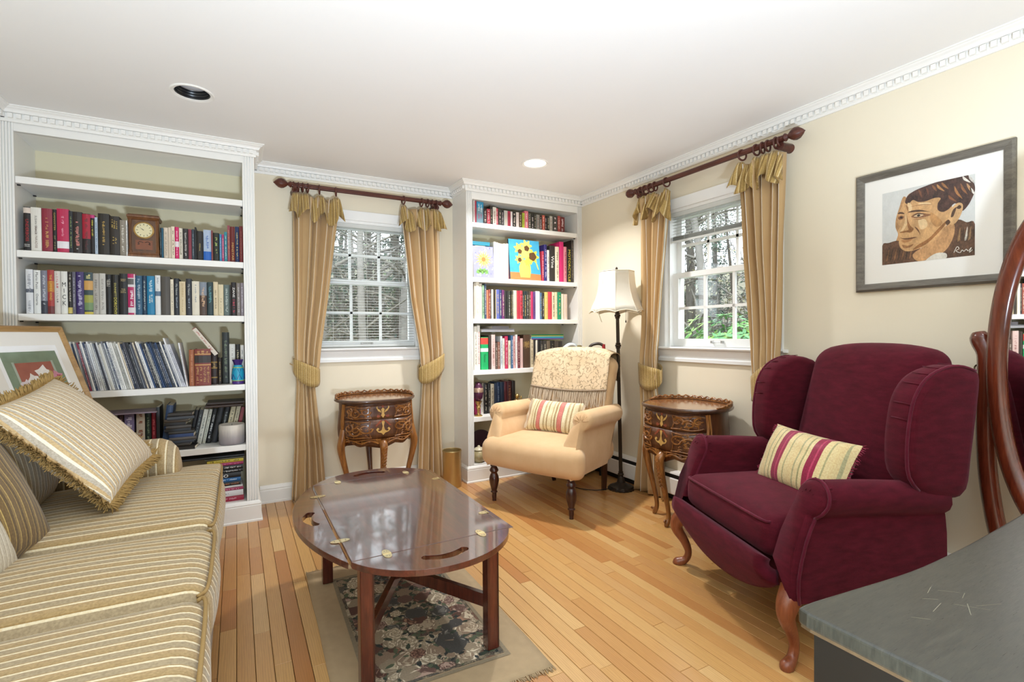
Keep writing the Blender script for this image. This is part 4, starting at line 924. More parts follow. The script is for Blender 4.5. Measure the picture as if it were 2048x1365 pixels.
for s in (-1, 1): MB().box(s * (pw_ / 2 - .045) - .006, s * (pw_ / 2 - .045) + .006, -ph_ / 2, ph_ / 2 - .05, .0074, .0078).build('print_post', plain('#a9b3a4', .6, var=.2, key='print_post'), t, smooth=0)
def blob(mb, x, y, r, z, n=14, seed=0, am=.25, m=0):
    q = random.Random(seed); k = q.uniform(0, 6); mb.add([(x + r * (1 + am * sin(5 * 2 * pi * i / n + k)) * cos(2 * pi * i / n), y + r * (1 + am * sin(5 * 2 * pi * i / n + k)) * sin(2 * pi * i / n), z) for i in range(n)], [tuple(range(n))], m)
for i, (x, y, r_, c) in enumerate(((-.03, .02, .035, '#e8e2dc'), (.035, .05, .042, '#efebe6'), (.10, .03, .032, '#c98a9a'), (-.08, .0, .03, '#dccfd2'), (.02, -.02, .035, '#e4d6d8'), (.11, .03, .014, '#a83a5a'))):
    mb = MB(); blob(mb, x, y, r_, .0082 + i * .0001, seed=i); mb.build('print_flower', plain(c, .6, var=.15, scale=60, key='petal%d' % i), t, smooth=0)
# ------------------------------------------------------------------ butler's tray table
TX0, TX1, TY0, TY1, TZ = .30, .852, 1.582, 2.472, .45
t = thing('butler_tray_table', 'mahogany butler tray coffee table with brass hinged flaps on the rug', 'coffee table', (0, 0, 0)); TT = t
th = .02
o = MB().box(TX0, TX1, TY0, TY1, TZ - th, TZ).build('tray_panel', M['mahog'], t, smooth=0); bevel(o, .0025, 2)
def flap(L, dep, hole_w=.125, hole_d=.034):
    """flap in local coords: hinge edge on x axis from -L/2 to L/2, bulging to +y by dep; kidney hand hole"""
    n = 28; Rr = (L * L / 4 + dep * dep) / (2 * dep); am = math.asin(min(1, L / 2 / Rr)); outer = [(Rr * sin(lerp(am, -am, i / n)), Rr * cos(lerp(am, -am, i / n)) - (Rr - dep)) for i in range(n + 1)]
    yc = dep * .60; k = 10; hole = []
    def arc(x): return yc - .02 * (x / (hole_w / 2)) ** 2
    for i in range(k + 1): x = lerp(hole_w / 2, -hole_w / 2, i / k); hole.append((x, arc(x) + hole_d / 2))
    for i in range(1, 6): a = pi / 2 + pi * i / 6; hole.append((-hole_w / 2 + hole_d / 2 * cos(a), arc(hole_w / 2) + hole_d / 2 * sin(a)))
    for i in range(k + 1): x = lerp(-hole_w / 2, hole_w / 2, i / k); hole.append((x, arc(x) - hole_d / 2))
    for i in range(1, 6): a = -pi / 2 + pi * i / 6; hole.append((hole_w / 2 + hole_d / 2 * cos(a), arc(hole_w / 2) + hole_d / 2 * sin(a)))
    bm = bmesh.new(); ed = []
    for lp in (outer, hole):
        vs = [bm.verts.new((x, y, 0)) for x, y in lp]; ed += [bm.edges.new((vs[i], vs[(i + 1) % len(vs)])) for i in range(len(vs))]
    bmesh.ops.triangle_fill(bm, use_beauty=True, edges=ed)
    for f in bm.faces:
        if f.normal.z < 0: f.normal_flip()
    g = bmesh.ops.extrude_face_region(bm, geom=bm.faces[:])
    bmesh.ops.translate(bm, verts=[v for v in g['geom'] if isinstance(v, bmesh.types.BMVert)], vec=(0, 0, -th))
    bmesh.ops.recalc_face_normals(bm, faces=bm.faces[:])
    me = D.meshes.new('flap'); bm.to_mesh(me); bm.free(); me.materials.append(M['mahog']); return me
cx_, cy_ = (TX0 + TX1) / 2, (TY0 + TY1) / 2; Lx, Ly = TX1 - TX0, TY1 - TY0
g = .0035
for me_, loc, rot in ((flap(Lx, .172), (cx_, TY0 - g, TZ), (0, 0, pi)), (flap(Lx, .15), (cx_, TY1 + g, TZ), (0, 0, 0)),
                      (flap(Ly, .115), (TX0 - .008, cy_, TZ - .002), (R_(3), 0, pi / 2)), (flap(Ly, .115), (TX1 + .022, cy_, TZ - .004), (R_(-90), 0, -pi / 2))):
    o = obj('flap', me_, t, loc, rot); bevel(o, .0025, 2, 40)
def hinge(loc, rz, full=True, drop=0):
    mb = MB(); n = 14
    def leaf(s, zz): return [(.0135 * cos(pi * i / n), s * (.006 + .026 * sin(pi * i / n)), zz) for i in range(n + 1)]
    for s in ((1, -1) if full else (1,)):
        pts = leaf(s, .0004); mb.prism(pts if s > 0 else pts[::-1], (0, 0, .0012))
    mb.box(-.0135, .0135, -.006, .006, -.001, .0014); mb.tube([(-.0135, 0, .001), (.0135, 0, .001)], .0025, 8)
    for s in ((1, -1) if full else (1,)):
        for x in (-.004, .004): mb.lathe([(.0016, .0014), (.0012, .002)], 6, (x, s * .018, 0), 1)
    mb.build('hinge', [M['brass'], M['black']], t, 20, loc=loc, rot=(0, 0, rz))
for f_ in (.2, .8):
    hinge((lerp(TX0, TX1, f_), TY0, TZ), 0); hinge((lerp(TX0, TX1, f_), TY1, TZ), 0)
    hinge((TX0 - .002, lerp(TY0, TY1, f_), TZ), pi / 2); hinge((TX1 - .003, lerp(TY0, TY1, f_), TZ), pi / 2, False)
lp = .045
for x in (TX0 + .03, TX1 - .075):
    for y in (TY0 + .02, TY1 - .065):
        mb = MB().box(x, x + lp, y, y + lp, .0085, TZ - th)
        for sx, sy in ((0, 1), (1, 1)): pass
        o = mb.build('leg', M['mahogz'], t, smooth=0); bevel(o, .003, 2)
        if y < 2: MB().box(x + lp - .006, x + lp - .001, y - .0012, y + .001, .02, TZ - th - .01).build('leg_bead', M['darkleg'], o, smooth=0)
xl, xr, yn, yf_ = TX0 + .03, TX1 - .03, TY0 + .02, TY1 - .02
for nm, bx in (('apron_rail', (xl + lp, xr - lp, yn + .008, yn + .026, TZ - th - .04, TZ - th)), ('apron_rail', (xl + lp, xr - lp, yf_ - .026, yf_ - .008, TZ - th - .04, TZ - th)), ('apron_rail', (xl + .008, xl + .026, yn + lp, yf_ - lp, TZ - th - .04, TZ - th)), ('apron_rail', (xr - .026, xr - .008, yn + lp, yf_ - lp, TZ - th - .04, TZ - th))):
    MB().box(*bx).build(nm, M['mahogz'], t, smooth=0)
zc = .15
for a, b in (((xl + lp / 2, yn + lp / 2), (xr - lp / 2, yf_ - lp / 2)), ((xr - lp / 2, yn + lp / 2), (xl + lp / 2, yf_ - lp / 2))):
    a, b = V(a), V(b); d = (b - a).normalized(); nr = V((-d.y, d.x)) * .011
    o = MB().prism([(*(a + nr), zc), (*(a - nr), zc), (*(b - nr), zc), (*(b + nr), zc)], (0, 0, .048)).build('cross_stretcher', M['mahogz'], t, smooth=0); bevel(o, .002, 2)
MB().rbox((.075, .075, .05), .02, ((xl + xr) / 2, (yn + yf_) / 2, zc + .025), 3, (2, 2, 1)).build('stretcher_joint', M['mahogz'], t)

# ------------------------------------------------------------------ rug
def rug_mat():
    m, nt, b = new_mat('mat_floral_rug'); vec = coords(nt)
    def vor(scale, feat='F1', off=0):
        n = nt.nodes.new('ShaderNodeTexVoronoi'); n.inputs['Scale'].default_value = scale; n.feature = feat
        mp = nt.nodes.new('ShaderNodeMapping'); mp.inputs['Location'].default_value = (off, off * .7, 0); nt.links.new(vec, mp.inputs[0])
        nz = noise_(nt, mp.outputs[0], 22, 3); ad = nt.nodes.new('ShaderNodeVectorMath'); ad.operation = 'ADD'; sc = nt.nodes.new('ShaderNodeVectorMath'); sc.operation = 'SCALE'; sc.inputs['Scale'].default_value = .05
        cb = nt.nodes.new('ShaderNodeCombineXYZ'); nt.links.new(nz, cb.inputs[0]); nt.links.new(noise_(nt, mp.outputs[0], 19, 3), cb.inputs[1]); nt.links.new(cb.outputs[0], sc.inputs[0])
        nt.links.new(mp.outputs[0], ad.inputs[0]); nt.links.new(sc.outputs[0], ad.inputs[1]); nt.links.new(ad.outputs[0], n.inputs[0]); return n
    base = ramp(nt, noise_(nt, vec, 45, 5, .7), [(.38, '#7d7262'), (.48, '#45423e'), (.56, '#857a68'), (.7, '#b1a48a')])
    v1 = vor(16); hue = nt.nodes.new('ShaderNodeSeparateColor'); nt.links.new(v1.outputs['Color'], hue.inputs[0])
    fc = ramp(nt, hue.outputs[0], [(0, '#a18d78'), (.2, '#7d5f52'), (.36, '#b5a48a'), (.55, '#685852'), (.7, '#c0b096'), (.9, '#6a655c')], True)
    pet = ramp(nt, math_(nt, 'ABSOLUTE', math_(nt, 'SINE', math_(nt, 'MULTIPLY', v1.outputs['Distance'], 34.0))), [(.1, (.45, .45, .45)), (.6, (1, 1, 1))])
    fc = mixc(nt, .55, fc, pet, 'MULTIPLY')
    c = mixc(nt, ramp(nt, v1.outputs['Distance'], [(.0, (1, 1, 1)), (.5, (.95, .95, .95)), (.58, (0, 0, 0))]), base, fc)
    v2 = vor(17, off=3.3); c = mixc(nt, ramp(nt, v2.outputs['Distance'], [(0, (1, 1, 1)), (.2, (1, 1, 1)), (.25, (0, 0, 0))]), c, ramp(nt, noise_(nt, vec, 90, 2), [(.4, '#3c4238'), (.6, '#5f6653')]))
    c = mixc(nt, .35, c, ramp(nt, noise_(nt, vec, 300, 1), [(.3, '#55504a'), (.7, '#ffffff')]), 'OVERLAY')
    nt.links.new(c, b.inputs['Base Color']); b.inputs['Roughness'].default_value = .95; b.inputs['Specular IOR Level'].default_value = .1
    bump(nt, b, noise_(nt, vec, 600, 1), .3, .0015); return m
M['rugf'] = rug_mat(); M['rugb'] = plain('#b29a78', .95, var=.12, scale=25, bmp=.3, key='rug_border'); M['rugline'] = plain('#8d7f68', .95, var=.25, scale=120, key='rug_line')
rx0, rx1, ry0, ry1 = .262, .955, 1.435, 2.56
t = thing('area_rug', 'small tapestry rug with flowers and a plain tan border under the tray table', 'rug', ((rx0 + rx1) / 2, (ry0 + ry1) / 2, 0), R_(-1.5)); hx, hy = (rx1 - rx0) / 2, (ry1 - ry0) / 2
rw = lambda x, y: .0045 + .0014 * noise.noise(V((x * 5, y * 4, 1.7)))
def sheet(x0, x1, y0, y1, dz, nx, ny): return MB().grid(lambda u, v: (lerp(x0, x1, u) + .004 * noise.noise(V((lerp(y0, y1, v) * 4, 3, x0))) * (abs(lerp(x0, x1, u)) > hx - .01), lerp(y0, y1, v), rw(lerp(x0, x1, u), lerp(y0, y1, v)) + dz), nx, ny)
o = sheet(-hx, hx, -hy, hy, 0, 20, 30).build('border', M['rugb'], t, 180); solid(o, .004, -1)
bw = .145; sheet(-hx + bw * .8, hx - bw * .8, -hy + bw, hy - bw, .0012, 14, 22).build('floral_field', M['rugf'], t, 180)
# woven roses: layered petals printed over the field, too many and too small to pick apart
fm = MB(); fr_ = random.Random(12); pal = [('#8f7a66', '#b8a58c', '#d2c3aa'), ('#5e4138', '#85604f', '#a8836c'), ('#9a8a74', '#c4b499', '#ddd0b8'), ('#4b4946', '#6d6a64', '#928d84'), ('#6b5148', '#93766a', '#b89c8c')]
pmats = [plain(c, .95, var=.3, scale=160, key='rose' + c) for q in pal for c in q] + [plain(c, .95, var=.35, scale=140, key='rleaf' + c) for c in ('#3d463a', '#59624c', '#2f3433')]
fx, fy = hx - bw * .8 - .012, hy - bw - .012; zq = [0]
def lobed(cx_, cy_, R0, lobes, ph, m_, am=.16, sq=1.):
    zq[0] += 1; n_ = lobes * 4; vs_ = []
    for i in range(n_):
        a = 2 * pi * i / n_; rr = R0 * (1 - am + am * abs(cos(lobes * a / 2 + ph))); x = max(-fx, min(fx, cx_ + rr * cos(a + ph))); y = max(-fy, min(fy, cy_ + rr * sq * sin(a + ph))); vs_.append((x, y, rw(x, y) + .0015 + zq[0] * 2.5e-7))
    fm.add(vs_, [tuple(range(n_))], m_)
def leaf_(cx_, cy_, L_, a, m_):
    zq[0] += 1; d = V((cos(a), sin(a))); nn = V((-d.y, d.x)); pts = [V((cx_, cy_)) + d * (L_ * u) + nn * w for u, w in ((0, 0), (.3, .22 * L_), (.7, .18 * L_), (1, 0), (.7, -.18 * L_), (.3, -.22 * L_))]
    pts = [(max(-fx, min(fx, p.x)), max(-fy, min(fy, p.y))) for p in pts]; fm.add([(x, y, rw(x, y) + .0015 + zq[0] * 2.5e-7) for x, y in pts], [tuple(range(6))], m_)
for k in range(420): leaf_(fr_.uniform(-fx, fx), fr_.uniform(-fy, fy), fr_.uniform(.02, .045), fr_.uniform(0, 6.3), 15 + k % 3)
for k in range(250):
    x, y = fr_.uniform(-fx, fx), fr_.uniform(-fy, fy); R0 = fr_.uniform(.012, .026) if k < 140 else fr_.uniform(.026, .052); p_ = fr_.choice((0, 0, 1, 2, 2, 2, 3, 4)); ph = fr_.uniform(0, 6); lo_ = fr_.choice((6, 7, 8))
    lobed(x, y, R0, lo_, ph, p_ * 3, .2)
    for j, (f_, m_) in enumerate(((.9, 2), (.8, 0), (.68, 1), (.56, 0), (.46, 2), (.34, 0), (.24, 1), (.12, 0))): lobed(x + R0 * .03 * j, y, R0 * f_, lo_, ph + j * .45, p_ * 3 + m_, .2)
    for j in range(2): leaf_(x + R0 * cos(ph + j * 2), y + R0 * sin(ph + j * 2), R0 * .8, ph + j * 2 + fr_.uniform(-.6, .6), 15 + (k + j) % 3)
fm.build('woven_roses', pmats, t, 0, kind='stuff')
for (a, b, c, d) in ((-hx + .10, -hx + .115, -hy + .13, hy - .13), (hx - .115, hx - .10, -hy + .13, hy - .13), (-hx + .10, hx - .10, -hy + .125, -hy + .14), (-hx + .10, hx - .10, hy - .14, hy - .125)):
    sheet(a, b, c, d, .0016, 4 if b - a < .1 else 16, 16 if b - a < .1 else 4).build('border_stripe', M['rugline'], t, 180)
r = random.Random(9); mb = MB()
for sy in (-1, 1):
    for i in range(230):
        x = lerp(-hx, hx, (i + r.random()) / 230); l = .022 * r.uniform(.6, 1.2); dx = r.uniform(-.008, .008)
        mb.tube([(x, sy * hy, .005), (x + dx * .5, sy * (hy + l * .5), .004), (x + dx, sy * (hy + l), .0016)], [.0014, .0016, .001], 4, cap=False)
mb.build('fringe', M['rugb'], t, 180, kind='stuff')

# ------------------------------------------------------------------ cream armchair
M['cream'] = velvet('#cda77c', '#d9b68c', .35, '#fff1df', 'cream_velvet', 6, (1, 1, 1), .12)
CA = -1.13367; ch = thing('armchair', 'cream velvet armchair with rolled arms and turned front legs', 'armchair', (1.6735, 2.795, 0), CA)
def seatfn(p):
    x, y, z = p
    f = sstep(.05, .2, y + .33)   # narrower between the arms behind the front
    return (x * lerp(1.0, .82, f), y, z - .03 * max(0, (y / .33)) * (z > 0))
MB().rbox((.79, .68, .19), .07, (.012, .265, .345), 4, (10, 8, 2), (.0, .012, .028), fn=seatfn).build('seat', M['cream'], ch, 180)
def carm(s):
    sec = [(.365, .25), (.385, .34), (.39, .44), (.385, .52)]
    for i in range(13): a = R_(-70) + R_(285) * i / 12; sec.append((.372 + .062 * cos(a), .60 + .062 * sin(a)))
    sec += [(.30, .53), (.285, .46), (.28, .36)]
    def y0(z): return interp([(.25, -.05), (.42, -.035), (.50, .03), (.56, .062), (.62, .07), (.67, .085)], z)
    rows = [(0, 1.0), (.012, 1.03), (.06, 1.0), (.25, .98), (.44, .94), (.52, .90)]; n = len(sec); vs = []
    for i, (dy, sc) in enumerate(rows):
        for x, z in sec:
            xx = .30 + (x - .335) * (.86 if i == 0 else sc); zz = z if z < .5 else .6 + (z - .6) * (.86 if i == 0 else 1) - .03 * max(0, dy - .1)
            vs.append((s * xx, y0(z) + dy, zz))
    fs = [(i * n + j, i * n + j + 1, (i + 1) * n + j + 1, (i + 1) * n + j) for i in range(len(rows) - 1) for j in range(n - 1)]
    c0 = len(vs); vs.append((s * .34, y0(.6) - .012, .60)); ring = list(range(n))
    fs += [(c0, j + 1, j) for j in range(n - 1)] + [(c0, 0, n - 1)]
    fs.append(tuple((len(rows) - 1) * n + j for j in range(n)))
    if s > 0: fs = [f[::-1] for f in fs]
    o = MB().add(vs, fs).build('arm', M['cream'], ch, 70)
    for k in range(7):  # pleats gathered round the roll front
        a = R_(200 - k * 32); MB().tube([(s * (.34 + .01 * cos(a)), y0(.6) - .012, .6 + .01 * sin(a)), (s * (.34 + .05 * cos(a)), y0(.6 + .05 * sin(a)) - .004, .6 + .05 * sin(a))], [.0012, .0022], 5).build('pleat', M['cream'], o, 180)
carm(1); carm(-1)
def backfn(p):
    x, y, z = p; v = (z + .35) / .7
    top = 1 - .12 * max(0, (abs(x) / .37)) ** 3 * max(0, v - .5) * 2
    zz = -.35 + (z + .35) * top
    return (x * lerp(.88, .97, v), y + .19 * v ** 1.2 - .05 * (abs(x) / .37) ** 2.5 * v, zz + .02 * (1 - (x / .37) ** 2) * v)
MB().rbox((.70, .13, .68), .05, (0, .475, .665), 4, (12, 2, 10), (0, .015, 0), fn=backfn).build('backrest', M['cream'], ch, 180)
lp_ = [(.024, .25), (.027, .243), (.018, .236), (.024, .228), (.030, .216), (.031, .208), (.024, .198), (.02, .192), (.026, .182), (.032, .165), (.034, .142), (.030, .115), (.022, .085), (.018, .07), (.024, .064), (.024, .06), (.016, .054), (.016, .03), (.013, .012), (.014, 0)]
for s in (-1, 1):
    MB().lathe(lp_[::-1], 20, (s * .304, 0, 0)).build('front_leg', M['darkleg'], ch, 40)
    MB().tube([(s * .235, .60, .27), (s * .225, .63, .12), (s * .214, .645, 0)], [.03, .024, .02], 4).build('rear_leg', M['darkleg'], ch, 20)
# lace-patterned throw over the chair back
def throw_mat():
    m, nt, b = new_mat('mat_brocade_throw'); vec = coords(nt)
    nz = noise_(nt, vec, 26, 2, .5)
    ln = ramp(nt, math_(nt, 'ABSOLUTE', math_(nt, 'SUBTRACT', nz, .5)), [(.0, (1, 1, 1)), (.016, (.8, .8, .8)), (.035, (0, 0, 0))])
    nt.links.new(mixc(nt, ln, ramp(nt, noise_(nt, vec, 9, 2), [(.3, '#cbb08c'), (.7, '#d8c09f')]), '#8d7a5e'), b.inputs['Base Color']); b.inputs['Roughness'].default_value = .9
    bump(nt, b, ln, .4, .002); return m
M['throw'] = throw_mat()
def back_pt(x, z, off):   # front surface of the armchair back in chair space
    v = (z - .325) / .68; return V((x, .475 - .065 - off + .19 * max(0, v) ** 1.2 - .05 * (abs(x) / .37) ** 2.5 * v - .012 * (1 - (x / .35) ** 2), z))
tw = thing('throw_blanket', 'beige brocade throw with fringed end hung over the cream armchair back', 'throw', (1.6735, 2.795, 0), CA)
def Th(u, v):
    x = lerp(-.315, .315, u); zt = 1.018 - .05 * (abs(x) / .34) ** 3
    s = v * .62
    if s < .30: z = .755 + s * (zt - .755) / .30 - .02 * sin(pi * u) * (1 - s / .3); return back_pt(x, z, .012 + .004 * noise.noise(V((x * 9, z * 9, 0))))
    a = (s - .30) / .13
    if a < 1:
        an = pi * a; f = back_pt(x, zt, .012); return V((x, f.y + .085 * (1 - cos(an)), zt + .028 * sin(an)))
    q = (s - .43); f = back_pt(x, zt, .012); return V((x, f.y + .17 + .012 * q, zt - q))
o = MB().grid(Th, 30, 40).build('cloth', M['throw'], tw, 180); solid(o, .004, 1)
mb = MB(); r = random.Random(4)
for i in range(110):
    u = (i + r.random()) / 110; x = lerp(-.315, .315, u); p = back_pt(x, .755 - .02 * sin(pi * u), .014); l = r.uniform(.095, .12); 
    q = back_pt(x + r.uniform(-.006, .006), p.z - l * .5, .018); q2 = back_pt(x + r.uniform(-.01, .01), p.z - l, .016)
    mb.tube([p, q, q2], [.0026, .0036, .003], 5, cap=False)
mb.build('fringe', plain('#b3a088', .9, var=.2, scale=60, key='throw_fringe'), tw, 180, kind='stuff')
MB().tube([back_pt(lerp(-.315, .315, i / 20), .757 - .02 * sin(pi * i / 20), .018) for i in range(21)], .006, 6).build('braid', plain('#a08d78', .9, var=.2, scale=60, key='throw_braid'), tw, 180)
# side edges of the throw hang in front of the arm
SC = [(0, '#d9cba6'), (.10, '#b8a37c'), (.16, '#d9cba6'), (.22, '#a38c66'), (.3, '#d7c9a2'), (.36, '#8d6f5c'), (.38, '#c4776c'), (.56, '#8d6f5c'), (.58, '#ddd2b0'), (.72, '#b3a07a'), (.80, '#d9cba6'), (.88, '#a58f68'), (.94, '#ddd0aa')]
M['lumb1'] = stripes('lumbar_stripe_coral', 0, .17, SC, .5, .15, .2)
M['satin'] = plain('#b9a58c', .45, var=.15, key='pillow_flange')
t = thing('lumbar_pillow', 'coral, sage and cream striped lumbar pillow on the cream armchair', 'pillow', (0, 0, 0))
cw = ch.matrix_basis.copy(); cwm = Matrix.Translation((1.6735, 2.795, 0)) @ Matrix.Rotation(CA, 4, 'Z')
t.matrix_world = cwm @ frame_mtx(V((-.01, .315, .565)), (1, .02, -.02), (0, .42, .9))
pillow_mesh(.42, .235, .13).build('pillow_cover', M['lumb1'], t, 180)
for s in (-1, 1): MB().grid(lambda u, v: (s * (.205 + .018 * u), (v - .5) * .22, .004 * sin(18 * v) * u), 2, 16).build('flange', M['satin'], t, 180)
# ------------------------------------------------------------------ burgundy wing chair
M['burg'] = velvet('#430a16', '#5a1222', .25, '#c98a9a', 'burgundy_chenille', 14, (1, 1, 3.5), .5)
M['welt'] = velvet('#4c1020', '#641c2e', .4, '#d79aaa', 'burgundy_welt', 14, (1, 1, 1), .2)
BA = R_(-110.844); BO = (1.7705, 1.3955, 0); bg = thing('wing_chair', 'burgundy plush wing recliner chair with cabriole legs', 'armchair', BO, BA)
bwm = Matrix.Translation(BO) @ Matrix.Rotation(BA, 4, 'Z')
# seat platform, side panels and footrest front
MB().rbox((.62, .62, .15), .05, (0, .30, .405), 4, (8, 8, 2), (0, .012, .022)).build('seat_cushion', M['burg'], bg, 180)
MB().tube(spline([(-.285, .02, .462), (-.27, -.004, .464), (-.1, -.014, .468), (.1, -.014, .468), (.27, -.004, .464), (.285, .02, .462)], 5), .005, 6).build('seat_welt', M['welt'], bg, 180)
def foot_pt(u, v):
    x = lerp(-.325, .325, u); zb = .325 - .125 * max(0, 1 - (x / .335) ** 2) ** .6; z = lerp(.345, zb, v)
    return (x, -.012 - .018 * sin(pi * v) + .03 * v, z)
o = MB().grid(foot_pt, 26, 8).build('footrest_panel', M['burg'], bg, 180); solid(o, .05, 1 if False else -1)
MB().tube([foot_pt(i / 24, 1.0) for i in range(25)], .006, 6).build('footrest_welt', M['welt'], bg, 180)
MB().box(-.34, .34, .06, .62, .22, .36).build('seat_base', M['burg'], bg, 20)
def barm(s):
    # cross-section in x,z (s mirrors); rolled top overhanging the outer panel
    sec = [(.425, .235), (.428, .32), (.425, .44), (.418, .515)]
    for i in range(11): a = R_(-60) + R_(255) * i / 10; sec.append((.385 + .063 * cos(a), .575 + .063 * sin(a)))
    sec += [(.325, .52), (.318, .45), (.318, .36)]
    def yf(z): return interp([(.2, .0), (.30, -.012), (.40, .0), (.50, .05), (.57, .085), (.645, .10)], z)
    rows = [(-.002, .80), (.008, .95), (.028, 1.03), (.06, 1.0), (.2, 1.0), (.36, .97), (.50, .93), (.545, .86)]; n = len(sec); vs = []
    for i, (dy, sc) in enumerate(rows):
        for x, z in sec:
            xx = .372 + (x - .372) * sc; zz = (.575 + (z - .575) * sc if z > .5 else z) - .05 * max(0, dy - .1) * (z > .5)
            y_ = yf(z) + dy if dy < .1 else lerp(yf(z) + .06, .60, (dy - .06) / .485)
            vs.append((s * xx, y_, zz))
    fs = [(i * n + j, i * n + j + 1, (i + 1) * n + j + 1, (i + 1) * n + j) for i in range(len(rows) - 1) for j in range(n - 1)]
    fs.append(tuple(range(n))[::-1]); fs.append(tuple((len(rows) - 1) * n + j for j in range(n)))
    if s > 0: fs = [f[::-1] for f in fs]
    a = MB().add(vs, fs).build('arm', M['burg'], bg, 80)
    # welt outlining the arm front
    w = [vs[n * 2 + j] for j in range(n)]
    MB().tube(spline([V(p) + V((s * .002, -.004, 0)) for p in w[:-1]], 2), .0055, 6).build('arm_welt', M['welt'], a, 180)
    for k in range(6):
        an = R_(10 + k * 34); MB().tube([(s * (.385 + .03 * cos(an)), yf(.59) - .004, .575 + .03 * sin(an)), (s * (.385 + .066 * cos(an)), yf(.6) + .045, .577 + .066 * sin(an))], [.002, .004], 5).build('pleat', M['burg'], a, 180)
barm(1); barm(-1)
def bkfn(p):
    x, y, z = p; v = (z + .34) / .68
    zz = z - .05 * (abs(x) / .31) ** 3 * max(0, v - .4)
    return (x * lerp(.98, 1.0, v), y + .17 * v, zz)
MB().rbox((.60, .16, .69), .07, (.0, .565, .745), 4, (10, 2, 12), (0, .03, .01), fn=bkfn).build('backrest', M['burg'], bg, 180)
MB().rbox((.62, .06, .72), .03, (.0, .63, .62), 3, (6, 1, 8), fn=lambda p: (p.x, p.y + .14 * (p.z + .36) / .72, p.z)).build('back_panel', M['burg'], bg, 180)
def wing(s):
    # side profile in (y,z); padded slab about 9 cm thick, leaning outwards a little
    prof = [(.60, .56), (.50, .575), (.435, .64), (.425, .74), (.435, .84), (.455, .92), (.50, .985), (.565, 1.02), (.63, 1.03), (.69, 1.015), (.715, .99), (.70, .85), (.68, .70), (.66, .58)]
    c = V((sum(q[0] for q in prof) / len(prof), sum(q[1] for q in prof) / len(prof))); pp = spline([(y, z, 0) for y, z in prof], 3, True); n = len(pp); vs = []
    lay = [(.325, .86), (.335, .95), (.355, .99), (.40, 1.0), (.425, .985), (.437, .93), (.440, .80)]
    for x, k in lay: vs += [(s * (x + .0 * (q.y - .6)), c.x + (q.x - c.x) * k, c.y + (q.y - c.y) * k) for q in pp]
    fs = [(i * n + j, i * n + (j + 1) % n, (i + 1) * n + (j + 1) % n, (i + 1) * n + j) for i in range(len(lay) - 1) for j in range(n)]
    fs.append(tuple(range(n))[::-1]); fs.append(tuple((len(lay) - 1) * n + j for j in range(n)))
    if s < 0: fs = [f[::-1] for f in fs]
    a = MB().add(vs, fs).build('wing', M['burg'], bg, 80)
    ed = [V((s * .428, c.x + (q.x - c.x) * .985, c.y + (q.y - c.y) * .985)) for q in pp]
    i0 = min(range(n), key=lambda i: (ed[i] - V((s * .428, .47, .60))).length); i1 = min(range(n), key=lambda i: (ed[i] - V((s * .428, .70, 1.0))).length)
    seq = ed[min(i0, i1):max(i0, i1) + 1]
    MB().tube(seq, .0055, 6).build('wing_welt', M['welt'], a, 180)
    for k in range(6):
        q0 = seq[int(len(seq) * (.35 + k * .09))]; q1 = V((s * .36, q0.y - .004, q0.z + .006)); MB().tube([q0, q1], [.0035, .0015], 5).build('pleat', M['burg'], a, 180)
wing(1); wing(-1)
def cab(par, x, y, dx, dy, h, mat, name='leg', k=1.0):
    P_ = [(-.01, 1), (.012, .84), (.016, .68), (-.004, .45), (-.014, .25), (-.006, .1), (.014, .03), (.016, 0)]; Rr = [.042, .036, .028, .021, .0165, .0175, .024, .018]
    pts = spline([(x + dx * o * k, y + dy * o * k, h * z) for o, z in P_], 4); rr = [interp([(i / 7, r_) for i, r_ in enumerate(Rr)], j / (len(pts) - 1)) * k for j in range(len(pts))]
    return MB().tube(pts, rr, 12).build(name, mat, par, 60)
for s in (-1, 1):
    cab(bg, s * .385, .02, s * .8, -1.6, .26, M['cabriole'])
    MB().tube([(s * .34, .56, .26), (s * .345, .60, .0)], [.026, .018], 4).build('rear_leg', M['cabriole'], bg, 20)
SB = [(0, '#d8c08c'), (.14, '#a9a27a'), (.18, '#d9c492'), (.30, '#9b9468'), (.34, '#d9c492'), (.44, '#8f1d3f'), (.58, '#b53c5c'), (.62, '#8f1d3f'), (.70, '#dcc793'), (.84, '#a8a076'), (.88, '#d9c492')]
M['lumb2'] = stripes('lumbar_stripe_crimson', 0, .175, SB, .45, .12, .25)
t = thing('lumbar_pillow', 'crimson, gold and sage striped satin pillow with tufted fringe on the burgundy chair', 'pillow', (0, 0, 0))
t.matrix_world = bwm @ frame_mtx(V((.015, .365, .592)), (1, .05, -.01), (.08, .42, .9))
pillow_mesh(.46, .27, .14).build('pillow_cover', M['lumb2'], t, 180)
fringe(t, .46, .27, .02, plain('#8a2440', .8, var=.3, scale=60, key='crimson_fringe'), 320, .0016, 'lr', 5)

